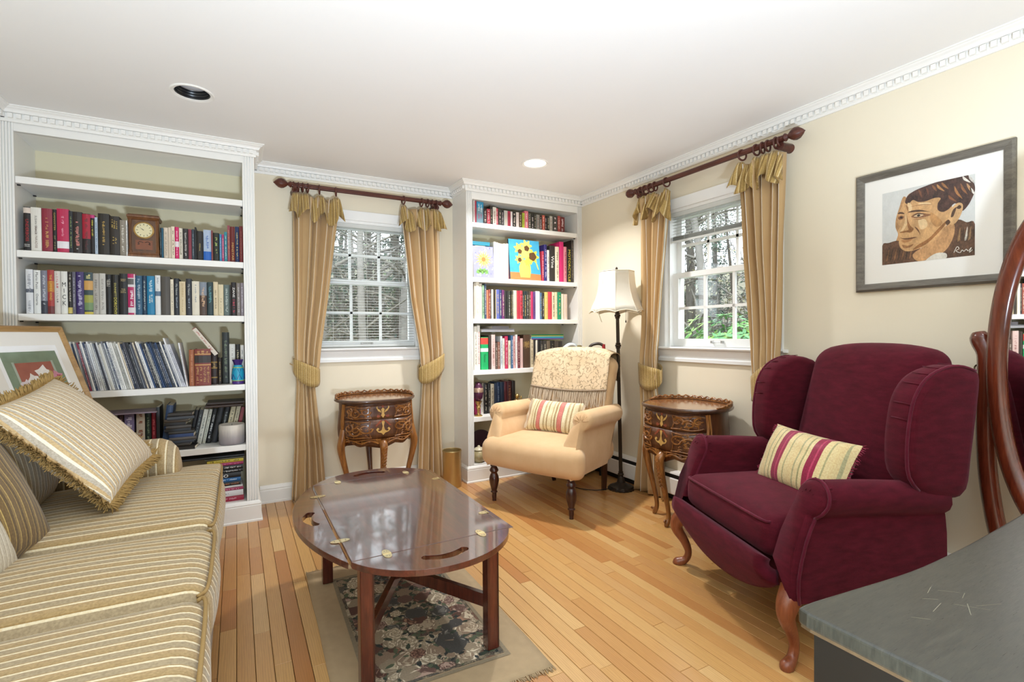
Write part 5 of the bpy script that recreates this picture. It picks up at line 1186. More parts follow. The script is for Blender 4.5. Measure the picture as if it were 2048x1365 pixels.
# ------------------------------------------------------------------ carved end tables
M['carv'] = wood('carved_walnut', '#5a3216', '#8a5626', '#b07a3e', 2, 10, .35, .3)
M['carvd'] = wood('carved_ground', '#3a1e0e', '#55301a', '#6e4424', 2, 10, .4, .2)
M['inlay'] = wood('inlay_light', '#b58a48', '#cba25c', '#dab974', 2, 10, .3, .3)
M['inlayr'] = wood('inlay_red', '#6a3020', '#84402a', '#96513a', 2, 10, .3, .3)
M['ttop'] = wood('table_top_walnut', '#6e4024', '#94603a', '#b0804e', 0, 7, .16, .6)
M['rim'] = wood('table_rim', '#38231c', '#543a2c', '#6b4c38', 0, 8, .3, .4)
EX, EY = .262, .222
def plan(th):
    """serpentine oval outline (unit), th measured from +x counter-clockwise"""
    c, s = cos(th), sin(th); k = (abs(c) ** 2.4 + abs(s) ** 2.4) ** (-1 / 2.4); w = 1 + .022 * cos(6 * th + pi * 0)
    return c * k * w * EX, s * k * w * EY
BZ = [(.70, .935), (.68, .925), (.64, .93), (.58, .95), (.52, .965), (.47, .955), (.44, .93), (.415, .90)]
def body_s(z): return interp(sorted(BZ), z)
def surf(th, z, off=0.):
    x, y = plan(th); k = body_s(z); p = V((x * k, y * k, z)); n = V((x / EX ** 2, y / EY ** 2, 0)).normalized(); return p + n * off
def carved_table(label, loc, rz):
    t = thing('end_table', label, 'end table', loc, rz, group='carved end tables')
    NT = 72; zt = .715
    def ring(mb, lay, m=0, capt=True):
        base = len(mb.v); vs = []
        for k, z in lay: vs += [(plan(2 * pi * i / NT)[0] * k, plan(2 * pi * i / NT)[1] * k, z) for i in range(NT)]
        fs = [(i * NT + j, i * NT + (j + 1) % NT, (i + 1) * NT + (j + 1) % NT, (i + 1) * NT + j) for i in range(len(lay) - 1) for j in range(NT)]
        if capt: fs.append(tuple((len(lay) - 1) * NT + j for j in range(NT)))
        mb.add(vs, fs, m); return mb
    ring(MB(), [(.93, .695), (.99, .699), (1.02, .704), (1.03, .711), (1.02, .718), (.99, .721), (.975, .718)], 0, False).build('rim', M['rim'], t, 40)
    ring(MB(), [(.98, .708), (.978, .7165), (.5, .7165), (.1, .7165)]).build('tray_top', M['ttop'], t, 40)
    # pierced gallery round the back
    ga = MB(); n = 64
    for j in range(2):
        pts = [];
        for i in range(n + 1):
            th = lerp(R_(-12), R_(192), i / n); x, y = plan(th); q = min(1, min(i, n - i) / 8)
            pts.append((x * .985, y * .985, .724 + (.0 if j else (.014 + .006 * sin(i * 1.9)) * q)))
        ga.tube(pts, [.0055 if not j else .004] * len(pts), 6)
    for i in range(1, n, 2):
        th = lerp(R_(-12), R_(192), i / n); x, y = plan(th); q = min(1, min(i, n - i) / 8); ga.lathe([(.004, 0), (.007, .006), (.003, .012), (.0065, .019)], 6, (x * .985, y * .985, .72), 0) if q > .4 else None
    ga.grid(lambda u, v: (plan(lerp(R_(-12), R_(192), u))[0] * .988, plan(lerp(R_(-12), R_(192), u))[1] * .988, .716 + v * (.004 + .012 * min(1, min(u, 1 - u) * 8))), 64, 1); ga.build('gallery', M['carv'], t, 60, kind='stuff')
    bd = MB()
    lay = [(body_s(z), z) for z, k in BZ[:-1]]
    vs = []; zs = [z for z, k in BZ[:-1]] + [.0]
    for z in zs[:-1]: vs += [tuple(surf(2 * pi * i / NT, z, -.004)) for i in range(NT)]
    vs += [tuple(surf(2 * pi * i / NT, .425 - .022 * abs(cos(2 * (2 * pi * i / NT))) ** 2 * 1 + .012 * cos(10 * 2 * pi * i / NT), -.004)) for i in range(NT)]
    fs = [(i * NT + j, (i + 1) * NT + j, (i + 1) * NT + (j + 1) % NT, i * NT + (j + 1) % NT) for i in range(len(zs) - 1) for j in range(NT)]
    fs.append(tuple((len(zs) - 1) * NT + j for j in range(NT)))
    bd.add(vs, fs).build('body', M['carvd'], t, 60)
    # drawer fronts, each with inlaid centre panel and carved sides
    F0, F1 = R_(180 + 20), R_(360 - 20)
    def panel(z0, z1, a0, a1, off, mat, name, par, k=22):
        o = MB().grid(lambda u, v: surf(lerp(a0, a1, u), lerp(z0, z1, v), off), k, 4).build(name, mat, par, 60); solid(o, .004, 0); return o
    up_ = panel(.592, .685, F0, F1, .001, M['carvd'], 'drawer', t); lo = panel(.462, .588, F0, F1, .001, M['carvd'], 'drawer', t)
    mid = R_(270)
    # marquetry on the front centre: s = arc coordinate in metres
    def sp(s, z, off=.0045): return surf(mid + s / .235, z, off)
    def inlay(poly, mat, par, sym=True, off=.0048):
        for sg in ((1, -1) if sym else (1,)):
            pts = [sp(sg * a, b, off) for a, b in poly]; 
            if sg > 0: pts = pts
            MB().add(pts, [tuple(range(len(pts))) if sg > 0 else tuple(range(len(pts)))[::-1]]).build('inlay', mat, par, smooth=0)
    for (dz, par) in ((0, up_),):
        inlay([(0, .60), (.012, .615), (.006, .635), (.012, .655), (0, .668)], M['inlay'], par)
        inlay([(.006, .632), (.03, .645), (.042, .668), (.036, .678), (.032, .662), (.018, .652)], M['inlay'], par)
        inlay([(.012, .612), (.034, .622), (.04, .608), (.03, .602)], M['inlayr'], par)
        inlay([(0, .664), (.012, .676), (0, .682)], M['inlayr'], par)
    inlay([(0, .585), (.02, .584), (.05, .548), (.04, .545)], M['inlayr'], lo)
    inlay([(0, .58), (.01, .575), (.004, .545), (.01, .52), (.03, .505), (.012, .50), (0, .485)], M['inlay'], lo)
    inlay([(.012, .502), (.034, .508), (.044, .524), (.034, .536), (.024, .528), (.032, .522), (.03, .514), (.014, .51)], M['inlay'], lo)
    # carving: scrolls and leaves laid on the drawer sides, apron and corners
    cv = MB(); rr_ = random.Random(2)
    def curve(pts, r0, r1, off=.004):
        q = spline([(a, b, 0) for a, b in pts], 4); k = len(q)
        cv.tube([sp(p.x, p.y, off) for p in q], [lerp(r0, r1, i / (k - 1)) for i in range(k)], 5, cap=False)
    def spiral(cx_, cz_, R0, turns, ph, sg, r0=.007):
        pts = []
        for i in range(15):
            f = i / 14; a = ph + sg * turns * 2 * pi * f; rad = R0 * (1 - .85 * f); pts.append((cx_ + rad * cos(a), cz_ + rad * .8 * sin(a)))
        curve(pts, r0, .003)
    for sg in (1, -1):
        for (z0, z1, zc_) in ((.592, .685, .64), (.462, .588, .528)):
            h = z1 - z0
            spiral(sg * .105, zc_ + .006, h * .34, 1.3, 0, sg); spiral(sg * .165, zc_ - .008, h * .36, 1.4, pi, -sg); spiral(sg * .215, zc_ + .008, h * .30, 1.2, 1.0, sg)
            curve([(sg * .075, z0 + .01), (sg * .085, zc_), (sg * .075, z1 - .008)], .0035, .003); curve([(sg * .07, z0 + .01), (sg * .12, z0 + .014), (sg * .18, z0 + .008), (sg * .24, z0 + .016)], .0045, .003); curve([(sg * .08, z1 - .008), (sg * .14, z1 - .014), (sg * .2, z1 - .006), (sg * .25, z1 - .014)], .004, .003)
            for k in range(26):
                a = rr_.uniform(0, 6.3); x_, z_ = sg * rr_.uniform(.085, .245), rr_.uniform(z0 + .012, z1 - .012); l = rr_.uniform(.012, .026)
                curve([(x_, z_), (x_ + l * .5 * cos(a) - .004 * sin(a), z_ + l * .5 * sin(a) + .004 * cos(a)), (x_ + l * cos(a), z_ + l * sin(a) * .8)], .0055, .002)
        curve([(sg * .03, .43), (sg * .08, .452), (sg * .13, .436), (sg * .19, .456), (sg * .25, .44)], .007, .005)
        curve([(sg * .02, .455), (sg * .09, .462), (sg * .16, .455), (sg * .25, .462)], .004, .003)
        for k in range(7): spiral(sg * (.055 + k * .032), .443 + .006 * (k % 2), .011, 1.1, k, sg * (1 if k % 2 else -1), .0032)
        curve([(sg * .265, .69), (sg * .272, .62), (sg * .268, .56), (sg * .276, .50), (sg * .27, .44)], .010, .012, .002); curve([(sg * .28, .69), (sg * .29, .60), (sg * .284, .52)], .006, .005)
    for k in range(-4, 5): curve([(k * .004, .425), (k * .009, .447), (k * .0115, .462)], .0032, .0045)   # shell at the apron centre
    cv.build('carving', M['carv'], t, 60, kind='stuff')
    for ang, nm in ((270, 'front'), (202, ''), (338, ''), (90, 'back')):
        a = R_(ang); x, y = plan(a); d = V((x, y, 0)).normalized(); k = .93
        pp = [(0.0, .52 if nm != 'front' else .44), (.012, .45 if nm != 'front' else .425), (.022, .40), (.008, .32), (-.022, .2), (-.045, .1), (-.048, .05), (-.036, .02), (-.03, 0)]; rad = [.022, .027, .026, .021, .0165, .0135, .0135, .016, .011]
        base = V((x * .93, y * .93, 0)); pts = spline([base + d * o_ + V((0, 0, z)) for o_, z in pp], 4); n_ = len(pts)
        lg = MB().tube(pts, [interp([(i / 8, r_) for i, r_ in enumerate(rad)], j / (n_ - 1)) for j in range(n_)], 10).build('leg', M['carv'] if nm != 'back' else M['carvd'], t, 60)
        sc = MB(); foot = base + d * -.022 + V((0, 0, .03))
        sc.tube([foot + d * (.012 * cos(q_ * .5) * (1 - q_ / 18)) + V((0, 0, .012 * sin(q_ * .5) * (1 - q_ / 18))) for q_ in range(15)], [.005] * 15, 6); sc.build('scroll_toe', M['carv'], lg, 60)
        if nm == 'front':
            kn = MB()
            for q_ in range(9):
                z = .42 - q_ * .022; o_ = interp([(.0, 0)] + [(.52 - zz_, oo) for oo, zz_ in pp], .52 - z)
                for sgn in (-1, 1): kn.tube([base + d * (o_ + .024) + V((0, 0, z)), base + d * (o_ + .022) + V((-d.y, d.x, 0)) * sgn * .012 + V((0, 0, z + .008)), base + d * (o_ + .016) + V((-d.y, d.x, 0)) * sgn * .018 + V((0, 0, z - .004))], [.003, .004, .002], 5, cap=False)
            kn.build('knee_carving', M['carv'], lg, 60, kind='stuff')
    return t
t1 = carved_table('carved walnut end table with marquetry drawers under the window with the blind down', (.845, 3.525, 0), 0)
t2 = copy_tree(t1); t2.location = (2.385, 2.135, 0); t2.rotation_euler = (0, 0, -pi / 2); t2['label'] = 'carved walnut end table with marquetry drawers between the floor lamp and burgundy chair'
# ------------------------------------------------------------------ floor lamp
M['bronze'] = plain('#3a3027', .4, .6, var=.15, scale=40, key='antique_bronze')
def shade_mat():
    m, nt, b = new_mat('mat_lamp_shade'); b.inputs['Base Color'].default_value = lin('#f3eee2'); b.inputs['Roughness'].default_value = .8
    b.inputs['Transmission Weight'].default_value = 0; b.inputs['Subsurface Weight'].default_value = .0
    tr = nt.nodes.new('ShaderNodeBsdfTranslucent'); tr.inputs[0].default_value = lin('#f6efe0'); mx = nt.nodes.new('ShaderNodeMixShader'); mx.inputs[0].default_value = .3
    out = nt.nodes['Material Output']; nt.links.new(b.outputs[0], mx.inputs[1]); nt.links.new(tr.outputs[0], mx.inputs[2]); nt.links.new(mx.outputs[0], out.inputs[0]); return m
M['shade'] = shade_mat()
t = thing('floor_lamp', 'bronze floor lamp with cream bell shade between armchair and curtain', 'lamp', (2.47, 2.825, 0))
lean_ = V((-.03, .0))
def LX(z): return V((-.034 * z / 1.6, .0, z))
MB().lathe([(.098, 0), (.1, .008), (.094, .016), (.088, .018), (.086, .024), (.07, .03), (.055, .034), (.045, .042), (.03, .05), (.026, .07), (.02, .09)], 40, flute=20, fl=.06).build('base', M['bronze'], t, 40)
po = MB().tube([LX(.085), LX(.5), LX(1.32)], [.0135, .013, .0125], 16); po.build('pole', M['bronze'], t)
for z in (.56, 1.06, .11, 1.28):
    MB().lathe([(.014, -.022), (.019, -.018), (.016, -.012), (.022, -.004), (.022, .004), (.016, .012), (.019, .018), (.014, .022)], 18, LX(z)).build('collar', M['bronze'], t)
n8 = 8
prof = [(.205, 1.300), (.185, 1.345), (.158, 1.40), (.14, 1.455), (.13, 1.515), (.126, 1.575), (.125, 1.60)]
vs = []
def oct_pt(r_, z, i, k=4):
    a = 2 * pi * i / (n8 * k); seg_ = i % k; f = seg_ / k; a0 = 2 * pi * (i // k) / n8; a1 = a0 + 2 * pi / n8
    p = V((cos(a0), sin(a0))).lerp(V((cos(a1), sin(a1))), f); sag = .018 * sin(pi * f) * max(0, (1.36 - z) / .06) if z < 1.36 else 0
    c = LX(z); return (c.x + p.x * r_, p.y * r_, z + sag * .9)
N_ = n8 * 4
for r_, z in prof: vs += [oct_pt(r_, z, i) for i in range(N_)]
fs = [(i * N_ + j, i * N_ + (j + 1) % N_, (i + 1) * N_ + (j + 1) % N_, (i + 1) * N_ + j) for i in range(len(prof) - 1) for j in range(N_)]
sd = MB().add(vs, fs).build('shade', M['shade'], t, 25); solid(sd, .0015)
trm = plain('#e3d8c0', .7, var=.04, key='shade_trim')
MB().tube([oct_pt(.206, 1.300, i) for i in range(N_)], .003, 6, closed=True).build('shade_trim', trm, sd); MB().tube([oct_pt(.126, 1.60, i) for i in range(N_)], .0025, 6, closed=True).build('shade_trim', trm, sd)
for i in range(n8): MB().tube([oct_pt(r_ + .001, z, i * 4) for r_, z in prof], .0014, 5).build('shade_rib', trm, sd)
hp = MB()
for i in range(3): a = 2 * pi * i / 3; c = LX(1.59); hp.tube([c, c + V((.12 * cos(a), .12 * sin(a), .008))], .0018, 5)
hp.tube([LX(1.32), LX(1.60)], .004, 8); hp.build('harp', M['gold'], t)
MB().lathe([(.003, 0), (.006, .006), (.004, .012), (.009, .02), (.009, .026), (.003, .036)], 14, LX(1.60)).build('finial', M['bronze'], t, 50)
for dx, dy in ((-.05, -.05), (.055, -.03)):
    c = LX(1.36); q = MB().tube([c + V((dx, dy, 0)), c + V((dx, dy, -.115))], .0012, 5); q.lathe([(.002, 0), (.0045, -.008), (.0045, -.016), (.001, -.02)], 8, c + V((dx, dy, -.113))); q.build('pull_chain', M['bronze'], t)
MB().grid(lambda u, v: (-.20 - .004 * u + .034 * v + LX(1.3).x, -.03 + .004 * u, 1.305 - .075 * v), 1, 4).build('loose_trim', trm, t)
MB().tube(spline([(-.09, .02, .012), (-.2, .06, .006), (-.28, .2, .006), (-.22, .32, .03), (-.05, .42, .06)], 6), .003, 6).build('power_cord', M['black'], t)

# ------------------------------------------------------------------ wastebasket
M['bask'] = plain('#b39a68', .35, .7, var=.08, scale=20, key='brushed_brass')
t = thing('wastebasket', 'round brushed brass wastebasket beside the narrow bookcase', 'wastebasket', (1.415, 3.52, 0))
MB().lathe([(.069, 0), (.0705, .004), (.0705, .262), (.073, .266), (.074, .272), (.072, .277), (.069, .275), (.068, .262), (.067, .006), (.0, .005)], 40, capt=False).build('drum', M['bask'], t, 50)

# ------------------------------------------------------------------ mantel clock
M['oakc'] = wood('clock_oak', '#4e2e16', '#6e4526', '#875a34', 2, 12, .4, .1)
t = thing('mantel_clock', 'small wooden mantel clock with ivory dial among the books', 'clock', (-.4585, YLC + .075, LS[1] + .0005), R_(0))
for nm, prof_ in (('plinth', [(.0, .074, .052), (.012, .074, .052), (.018, .071, .046), (.026, .07, .044)]), ('cornice', [(.213, .074, .044), (.220, .074, .05), (.226, .077, .056), (.234, .077, .056), (.238, .074, .05), (.243, .07, .044)])):
    mb = MB(); k = len(prof_); vs = []
    for z, a, b in prof_: vs += [(-a, -b, z), (a, -b, z), (a, b, z), (-a, b, z)]
    fs = [(i * 4 + j, i * 4 + (j + 1) % 4, (i + 1) * 4 + (j + 1) % 4, (i + 1) * 4 + j) for i in range(k - 1) for j in range(4)] + [(3, 2, 1, 0), tuple((k - 1) * 4 + j for j in range(4))]
    mb.add(vs, fs).build(nm, M['oakc'], t, 20)
MB().box(-.066, .066, -.032, .04, .026, .213).build('case', M['oakc'], t, smooth=0)
for s in (-1, 1): MB().lathe([(.010, .026), (.010, .04), (.007, .046), (.0075, .19), (.010, .196), (.010, .213)], 12, (s * .064, -.036, 0), flute=6, fl=.12).build('column', M['oakc'], t)
MB().box(-.052, .052, -.0355, -.032, .036, .206).build('door', wood('clock_door', '#3d2413', '#573418', '#6b4424', 2, 12, .35), t, smooth=0)
ry_ = Matrix.Rotation(pi / 2, 3, 'X')
MB().lathe([(.048, .0355), (.048, .041), (.044, .043), (.041, .040)], 40, (0, 0, .155), 0, ry_, capb=False, capt=False).build('bezel', M['gold'], t)
MB().lathe([(.042, .038), (.001, .0382)], 40, (0, 0, .155), 0, ry_, capb=False).build('dial', plain('#ddd2a8', .5, var=.03, key='ivory_dial'), t)
for i in range(12):
    a = 2 * pi * i / 12; MB().add([(.032 * sin(a) + q[0] * cos(a) + q[1] * sin(a), -.0385, .155 + .032 * cos(a) - q[0] * sin(a) + q[1] * cos(a)) for q in ((-.0013, -.004), (.0013, -.004), (.0013, .004), (-.0013, .004))], [(0, 1, 2, 3)]).build('hour_mark', M['black'], t, smooth=0)
for a, l, w in ((R_(-62), .022, .0014), (R_(-48 + 0), .033, .001)): MB().add([(-w * cos(a), -.0388, .155 + w * sin(a)), (w * cos(a), -.0388, .155 - w * sin(a)), (l * sin(a), -.0388, .155 + l * cos(a))], [(0, 1, 2)]).build('clock_hand', M['black'], t, smooth=0)
MB().box(-.04, .04, -.0362, -.0352, .045, .098).build('lower_panel', plain('#7d4426', .4, var=.2, scale=50, key='burl_panel'), t, smooth=0)
for s in (-1, 1): MB().tube(spline([(s * .004, -.0368, .084), (s * .018, -.0368, .09), (s * .028, -.0368, .082), (s * .022, -.0368, .076), (s * .03, -.0368, .072)], 4), .0014, 5).build('scroll_ornament', M['black'], t)

# ------------------------------------------------------------------ painted vase, candle
t = thing('vase', 'small painted vase in turquoise, purple and lime on the magazine shelf', 'vase', (.0035, YLC + .045, LS[3] + .0005))
MB().lathe([(.028, 0), (.033, .004), (.033, .02)], 28).build('foot', plain('#4a2a7d', .4, var=.15, key='vase_purple'), t)
MB().lathe([(.033, .02), (.0345, .03), (.0335, .075), (.029, .1), (.022, .118)], 28, capb=False, capt=False).build('belly', plain('#1f9fc4', .35, var=.12, key='vase_turquoise'), t)
for z, r_, c in ((.022, .0345, '#b5c234'), (.103, .0288, '#c9cf3a')): torus(MB(), (0, 0, z), (0, 0, 1), r_, .0022, 28, 6).build('band', plain(c, .4, var=.1, key='vase_lime'), t)
MB().lathe([(.022, .118), (.024, .128), (.032, .15), (.03, .151), (.02, .125)], 28, capb=False, capt=False, flute=7, fl=.12).build('neck', plain('#3d2370', .4, var=.15, key='vase_neck'), t)
for k in range(6):
    a = 2 * pi * k / 6 - .3; MB().tube([((.0352) * cos(a + d), .0352 * sin(a + d), z) for d, z in ((-.35, .032), (0, .062), (.35, .032))] , .002, 5).build('zigzag', plain('#17307e', .4, var=.1, key='vase_navy'), t)
    MB().tube([((.033 - .003 * (z > .08)) * cos(a + d), (.033 - .003 * (z > .08)) * sin(a + d), z) for d, z in ((-.3, .095), (0, .068), (.3, .095))], .0018, 5).build('zigzag', plain('#17307e', .4, var=.1, key='vase_navy'), t)
def candle_mat():
    m, nt, b = new_mat('mat_candle_wax'); vec = coords(nt, scale=(1, 1, .12)); sx = nt.nodes.new('ShaderNodeSeparateXYZ'); nt.links.new(coords(nt), sx.inputs[0])
    n = noise_(nt, vec, 70, 3); g_ = math_(nt, 'ADD', math_(nt, 'MULTIPLY', sx.outputs[2], 7.5), math_(nt, 'MULTIPLY', n, .25))
    nt.links.new(ramp(nt, g_, [(.1, '#8a8388'), (.5, '#a79f9e'), (.85, '#d5cdc2')]), b.inputs['Base Color']); b.inputs['Roughness'].default_value = .55; bump(nt, b, n, .5, .002); return m
t = thing('candle', 'wide grey and cream pillar candle at the end of a shelf', 'candle', (-.035, YLC + .078, LS[4] + .0005))
MB().lathe([(.066, 0), (.07, .004), (.0715, .02), (.0715, .115), (.069, .122), (.06, .118), (.02, .114), (.0, .113)], 44, capt=False).build('wax', candle_mat(), t, 50)
MB().tube([(0, 0, .11), (.001, 0, .124)], .0012, 5).build('wick', M['black'], t)
# loose papers on a small brown box among the upright books
bx_ = onY(270, 872, YLC + .06)
o = MB().box(-.085, .085, 0, .05, 0, .045).build('wooden_box', M['oakc'], None, 0, loc=(bx_.x, YLC + .03, LS[4] + .0005), label='small brown wooden box in front of the upright books on the candle shelf', cat='box'); bevel(o, .002)
t = thing('crumpled_paper', 'loose crumpled white paper on the small brown box', 'paper', (bx_.x + .02, YLC + .05, LS[4] + .047))
MB().grid(lambda u, v: ((u - .5) * .12, (v - .5) * .05, .012 + .011 * noise.noise(V((u * 4, v * 4, 2)))), 10, 6).build('sheet', plain('#d9d4c8', .8, var=.08, key='paper'), t, 40)

# ------------------------------------------------------------------ small canvases on the painting shelf
def painting(label, loc, w, h, lean, rz=0):
    t = thing('painting', label, 'painting', loc, rot=(lean, 0, rz)); return t
def canv(t, w, h, col, edge):
    o = MB().box(-w / 2, w / 2, 0, .016, 0, h).build('canvas', plain(edge, .7, var=.05, key='canvas_edge' + edge), t, smooth=0)
    MB().add([(-w / 2, -.0004, 0), (w / 2, -.0004, 0), (w / 2, -.0004, h), (-w / 2, -.0004, h)], [(0, 1, 2, 3)]).build('ground_paint', plain(col, .5, var=.22, scale=18, bmp=.2, key='paint' + col), t, smooth=0)
def dab(t, pts, col, k, name='paint', var=.15):
    MB().add([(x, -.0005 - k * .0002, z) for x, z in pts], [tuple(range(len(pts)))]).build(name, plain(col, .5, var=var, scale=40, bmp=.2, key='paint' + col), t, smooth=0)
def circ(x, z, r_, n=14, am=0., f=5, ph=0.): return [(x + r_ * (1 + am * sin(f * 2 * pi * i / n + ph)) * cos(2 * pi * i / n), z + r_ * (1 + am * sin(f * 2 * pi * i / n + ph)) * sin(2 * pi * i / n)) for i in range(n)]
w, h = .292, .335
t = painting('small canvas of yellow flowers in a yellow vase on blue', (2.095, YRC + .018, RS[1] + .0025), w, h, R_(-6)); canv(t, w, h, '#3f9fc4', '#17324d')
dab(t, [(-w / 2, 0), (w / 2, 0), (w / 2, .05), (.05, .055), (-.05, .06), (-w / 2, .06)], '#c47a45', 1, 'table_paint')
dab(t, [(-.05, .02), (.04, .02), (.052, .07), (.05, .12), (.03, .15), (.035, .17), (-.04, .17), (-.038, .15), (-.058, .11), (-.058, .06)], '#dcd35c', 2, 'vase_paint')
fl = [(-.05, .26, .042), (.02, .285, .046), (.075, .2, .052), (-.055, .17, .034), (0, .22, .05), (.03, .15, .03)]
for i, (x, z, r_) in enumerate(fl): dab(t, circ(x, z, r_, 28, .28, 7, i), ['#d6cf5e', '#d9d36a', '#dbca4a'][i % 3], 3 + i, 'flower_paint')
for i, (x, z, r_) in enumerate(((-.045, .235, .02), (.022, .265, .024), (.075, .2, .036), (-.05, .165, .018))): dab(t, circ(x, z, r_, 16, .1, 5, i), '#5a3a1c', 10, 'flower_centre_paint')
for x in (.10, -.02): dab(t, [(x, .16), (x + .02, .13), (x + .03, .09), (x + .022, .09), (x + .008, .125)], '#c9cf62', 9, 'leaf_paint')
w, h = .176, .25
t = painting('small canvas of one orange flower on a violet dappled ground', (1.712, YRC + .016, RS[1] + .0022), w, h, R_(-5)); canv(t, w, h, '#8f8fc4', '#e6e2da')
rq = random.Random(3)
for i in range(46): dab(t, circ(rq.uniform(-.08, .08), rq.uniform(.01, .24), rq.uniform(.004, .009), 6, .3, 3, i), rq.choice(['#e3e0ea', '#6f6fb5', '#b7b5d6', '#f0eef2']), 1, 'dapple_paint', 0)
for i in range(16): a = 2 * pi * i / 16; L_ = .072 + .012 * (i % 2); dab(t, [(.0, .145), (L_ * .5 * cos(a - .2), .145 + L_ * .5 * sin(a - .2)), (L_ * cos(a), .145 + L_ * sin(a)), (L_ * .5 * cos(a + .2), .145 + L_ * .5 * sin(a + .2))], ['#e0a64f', '#eebf6e'][i % 2], 4 + i % 2, 'petal_paint')
dab(t, circ(0, .145, .018, 12), '#a8702c', 8, 'flower_centre_paint')
for i in range(5): dab(t, circ(-.05 + i * .018, .045 + .012 * (i % 2), .018, 10, .3, 4, i), '#6f9a4e', 3, 'leaf_paint')
t = thing('teal_box', 'teal lidded box lying on the cream books behind the orange flower canvas', 'box', (1.70, YRC + .11, RS[1] + .262))
MB().box(-.085, .085, -.05, .1, 0, .03).build('box_body', plain('#1f7f96', .5, var=.08, key='teal_box'), t, 0); bevel(t.children[0], .002)
MB().rbox((.1, .12, .26), .01, (1.70, YRC + .12, RS[1] + .131), 2, (2, 2, 2)).build('storage_tin', plain('#d8cdb4', .5, var=.06, key='cream_tin'), None, label='cream storage tin behind the orange flower canvas', cat='tin')

# ------------------------------------------------------------------ ornaments on the lower shelves
M['egg'] = plain('#5a2d48', .25, .3, var=.2, scale=30, key='plum_enamel'); M['lace'] = plain('#b79a86', .35, .6, var=.35, scale=90, key='gilt_band')
t = thing('ornament_egg', 'plum enamel egg ornament with gilt band on a stand', 'ornament', (1.668, YRC + .05, RS[4] + .0005))
MB().lathe([(.03, 0), (.032, .006), (.012, .018), (.01, .05), (.02, .07), (.012, .085), (.022, .1), (.028, .12)], 20).build('stand', M['gold'], t, 40)
MB().lathe([(.004, .118), (.02, .125), (.034, .15), (.04, .185), (.036, .225), (.024, .255), (.008, .27), (.001, .272)], 24).build('egg', M['egg'], t, 180)
MB().lathe([(.0405, .19), (.0415, .2), (.039, .225), (.0375, .226)], 24, capb=False, capt=False).build('gilt_band', M['lace'], t, 180)
t = thing('figurine', 'gilt cherub figurine in front of the dark books', 'figurine', (2.02, YRC + .055, RS[4] + .0005))
MB().lathe([(.035, 0), (.037, .01), (.028, .02), (.03, .03)], 18).build('pedestal', M['gold'], t, 40)
fg = MB().rbox((.05, .04, .075), .02, (0, 0, .075), 3, (2, 2, 3)); fg.lathe([(.002, 0), (.016, .006), (.021, .022), (.016, .038), (.004, .044)], 14, (.0, -.004, .112)); fg.tube([(-.02, 0, .1), (-.036, -.012, .085), (-.02, -.026, .08)], [.009, .008, .007], 8); fg.tube([(.02, 0, .1), (.038, -.006, .11), (.03, -.016, .135)], [.009, .008, .006], 8)
fg.tube([(-.012, -.01, .05), (-.02, -.034, .04), (-.014, -.036, .022)], [.012, .01, .007], 8); fg.tube([(.012, -.01, .05), (.022, -.03, .042), (.02, -.04, .022)], [.012, .01, .007], 8); fg.build('figure', M['gold'], t, 180)
t = thing('shell_box', 'small ribbed plum trinket box with silver knob', 'ornament', (1.893, YRC + .052, RS[4] + .0005))
MB().lathe([(.05, 0), (.058, .01), (.06, .03), (.05, .05), (.03, .062), (.012, .066)], 40, flute=20, fl=.1).build('shell', plain('#6b5566', .4, .2, var=.2, key='plum_shell'), t, 60); MB().lathe([(.012, .064), (.009, .07), (.014, .078), (.01, .088), (.002, .09)], 14).build('knob', M['steel'], t, 60)
z6r = RS[5]
t = thing('glass_platter', 'dark round platter standing on the bottom shelf', 'platter', (1.735, YRC + .15, z6r + .0005)); MB().lathe([(.03, .012), (.08, .008), (.115, .0), (.118, .004), (.08, .014), (.03, .018)], 36, (0, 0, .118), 0, Matrix.Rotation(R_(78), 3, 'X')).build('plate', plain('#3d2a3a', .15, .2, var=.2, key='dark_glass'), t, 60)
t = thing('ginger_jar', 'round painted jar with ivory and floral pattern on the bottom shelf', 'jar', (1.672, YRC + .06, z6r + .0005))
MB().lathe([(.03, 0), (.034, .006), (.052, .03), (.056, .055), (.045, .085), (.03, .095)], 28).build('jar_body', plain('#a99a72', .3, var=.45, scale=50, key='painted_jar'), t, 60); MB().lathe([(.036, .095), (.04, .1), (.03, .115), (.012, .12), (.01, .13), (.002, .134)], 24).build('lid', plain('#d8ceb0', .35, var=.2, scale=50, key='jar_lid'), t, 60)
t = thing('stacked_tins', 'round patterned tin beside the painted jar on the bottom shelf', 'tin', (1.80, YRC + .07, z6r + .0005)); MB().lathe([(.06, 0), (.062, .004), (.062, .075), (.064, .08), (.064, .1), (.06, .104)], 32).build('tin_body', plain('#8a5a4a', .35, .3, var=.4, scale=45, key='patterned_tin'), t, 60)

# ------------------------------------------------------------------ vacuum cleaner behind the armchair
t = thing('vacuum_cleaner', 'upright vacuum cleaner with pale blue hose and curved black handle behind the cream armchair', 'vacuum cleaner', (2.445, 3.345, 0), R_(30)); vm = plain('#22252a', .35, var=.06, key='vacuum_black')
MB().rbox((.22, .22, .11), .04, (0, -.02, .065), 3, (3, 3, 1)).build('floor_head', vm, t, 60)
MB().rbox((.15, .15, .55), .05, (0, .05, .40), 3, (2, 2, 4)).build('dust_canister', plain('#44464c', .3, var=.08, key='vacuum_grey'), t, 60)
MB().tube(spline([(0, .08, .62), (.0, .09, .86), (.06, .06, .99), (.13, .02, 1.03)], 5), .016, 10).build('neck', vm, t, 60)
MB().tube(spline([(-.11, .09, .93), (-.14, .06, 1.0), (-.1, .02, 1.055), (-.02, .0, 1.05), (.03, .02, 1.02), (.05, .03, .95)], 6), .018, 10).build('hose', plain('#a9bccb', .4, var=.05, key='hose_blue'), t, 60)
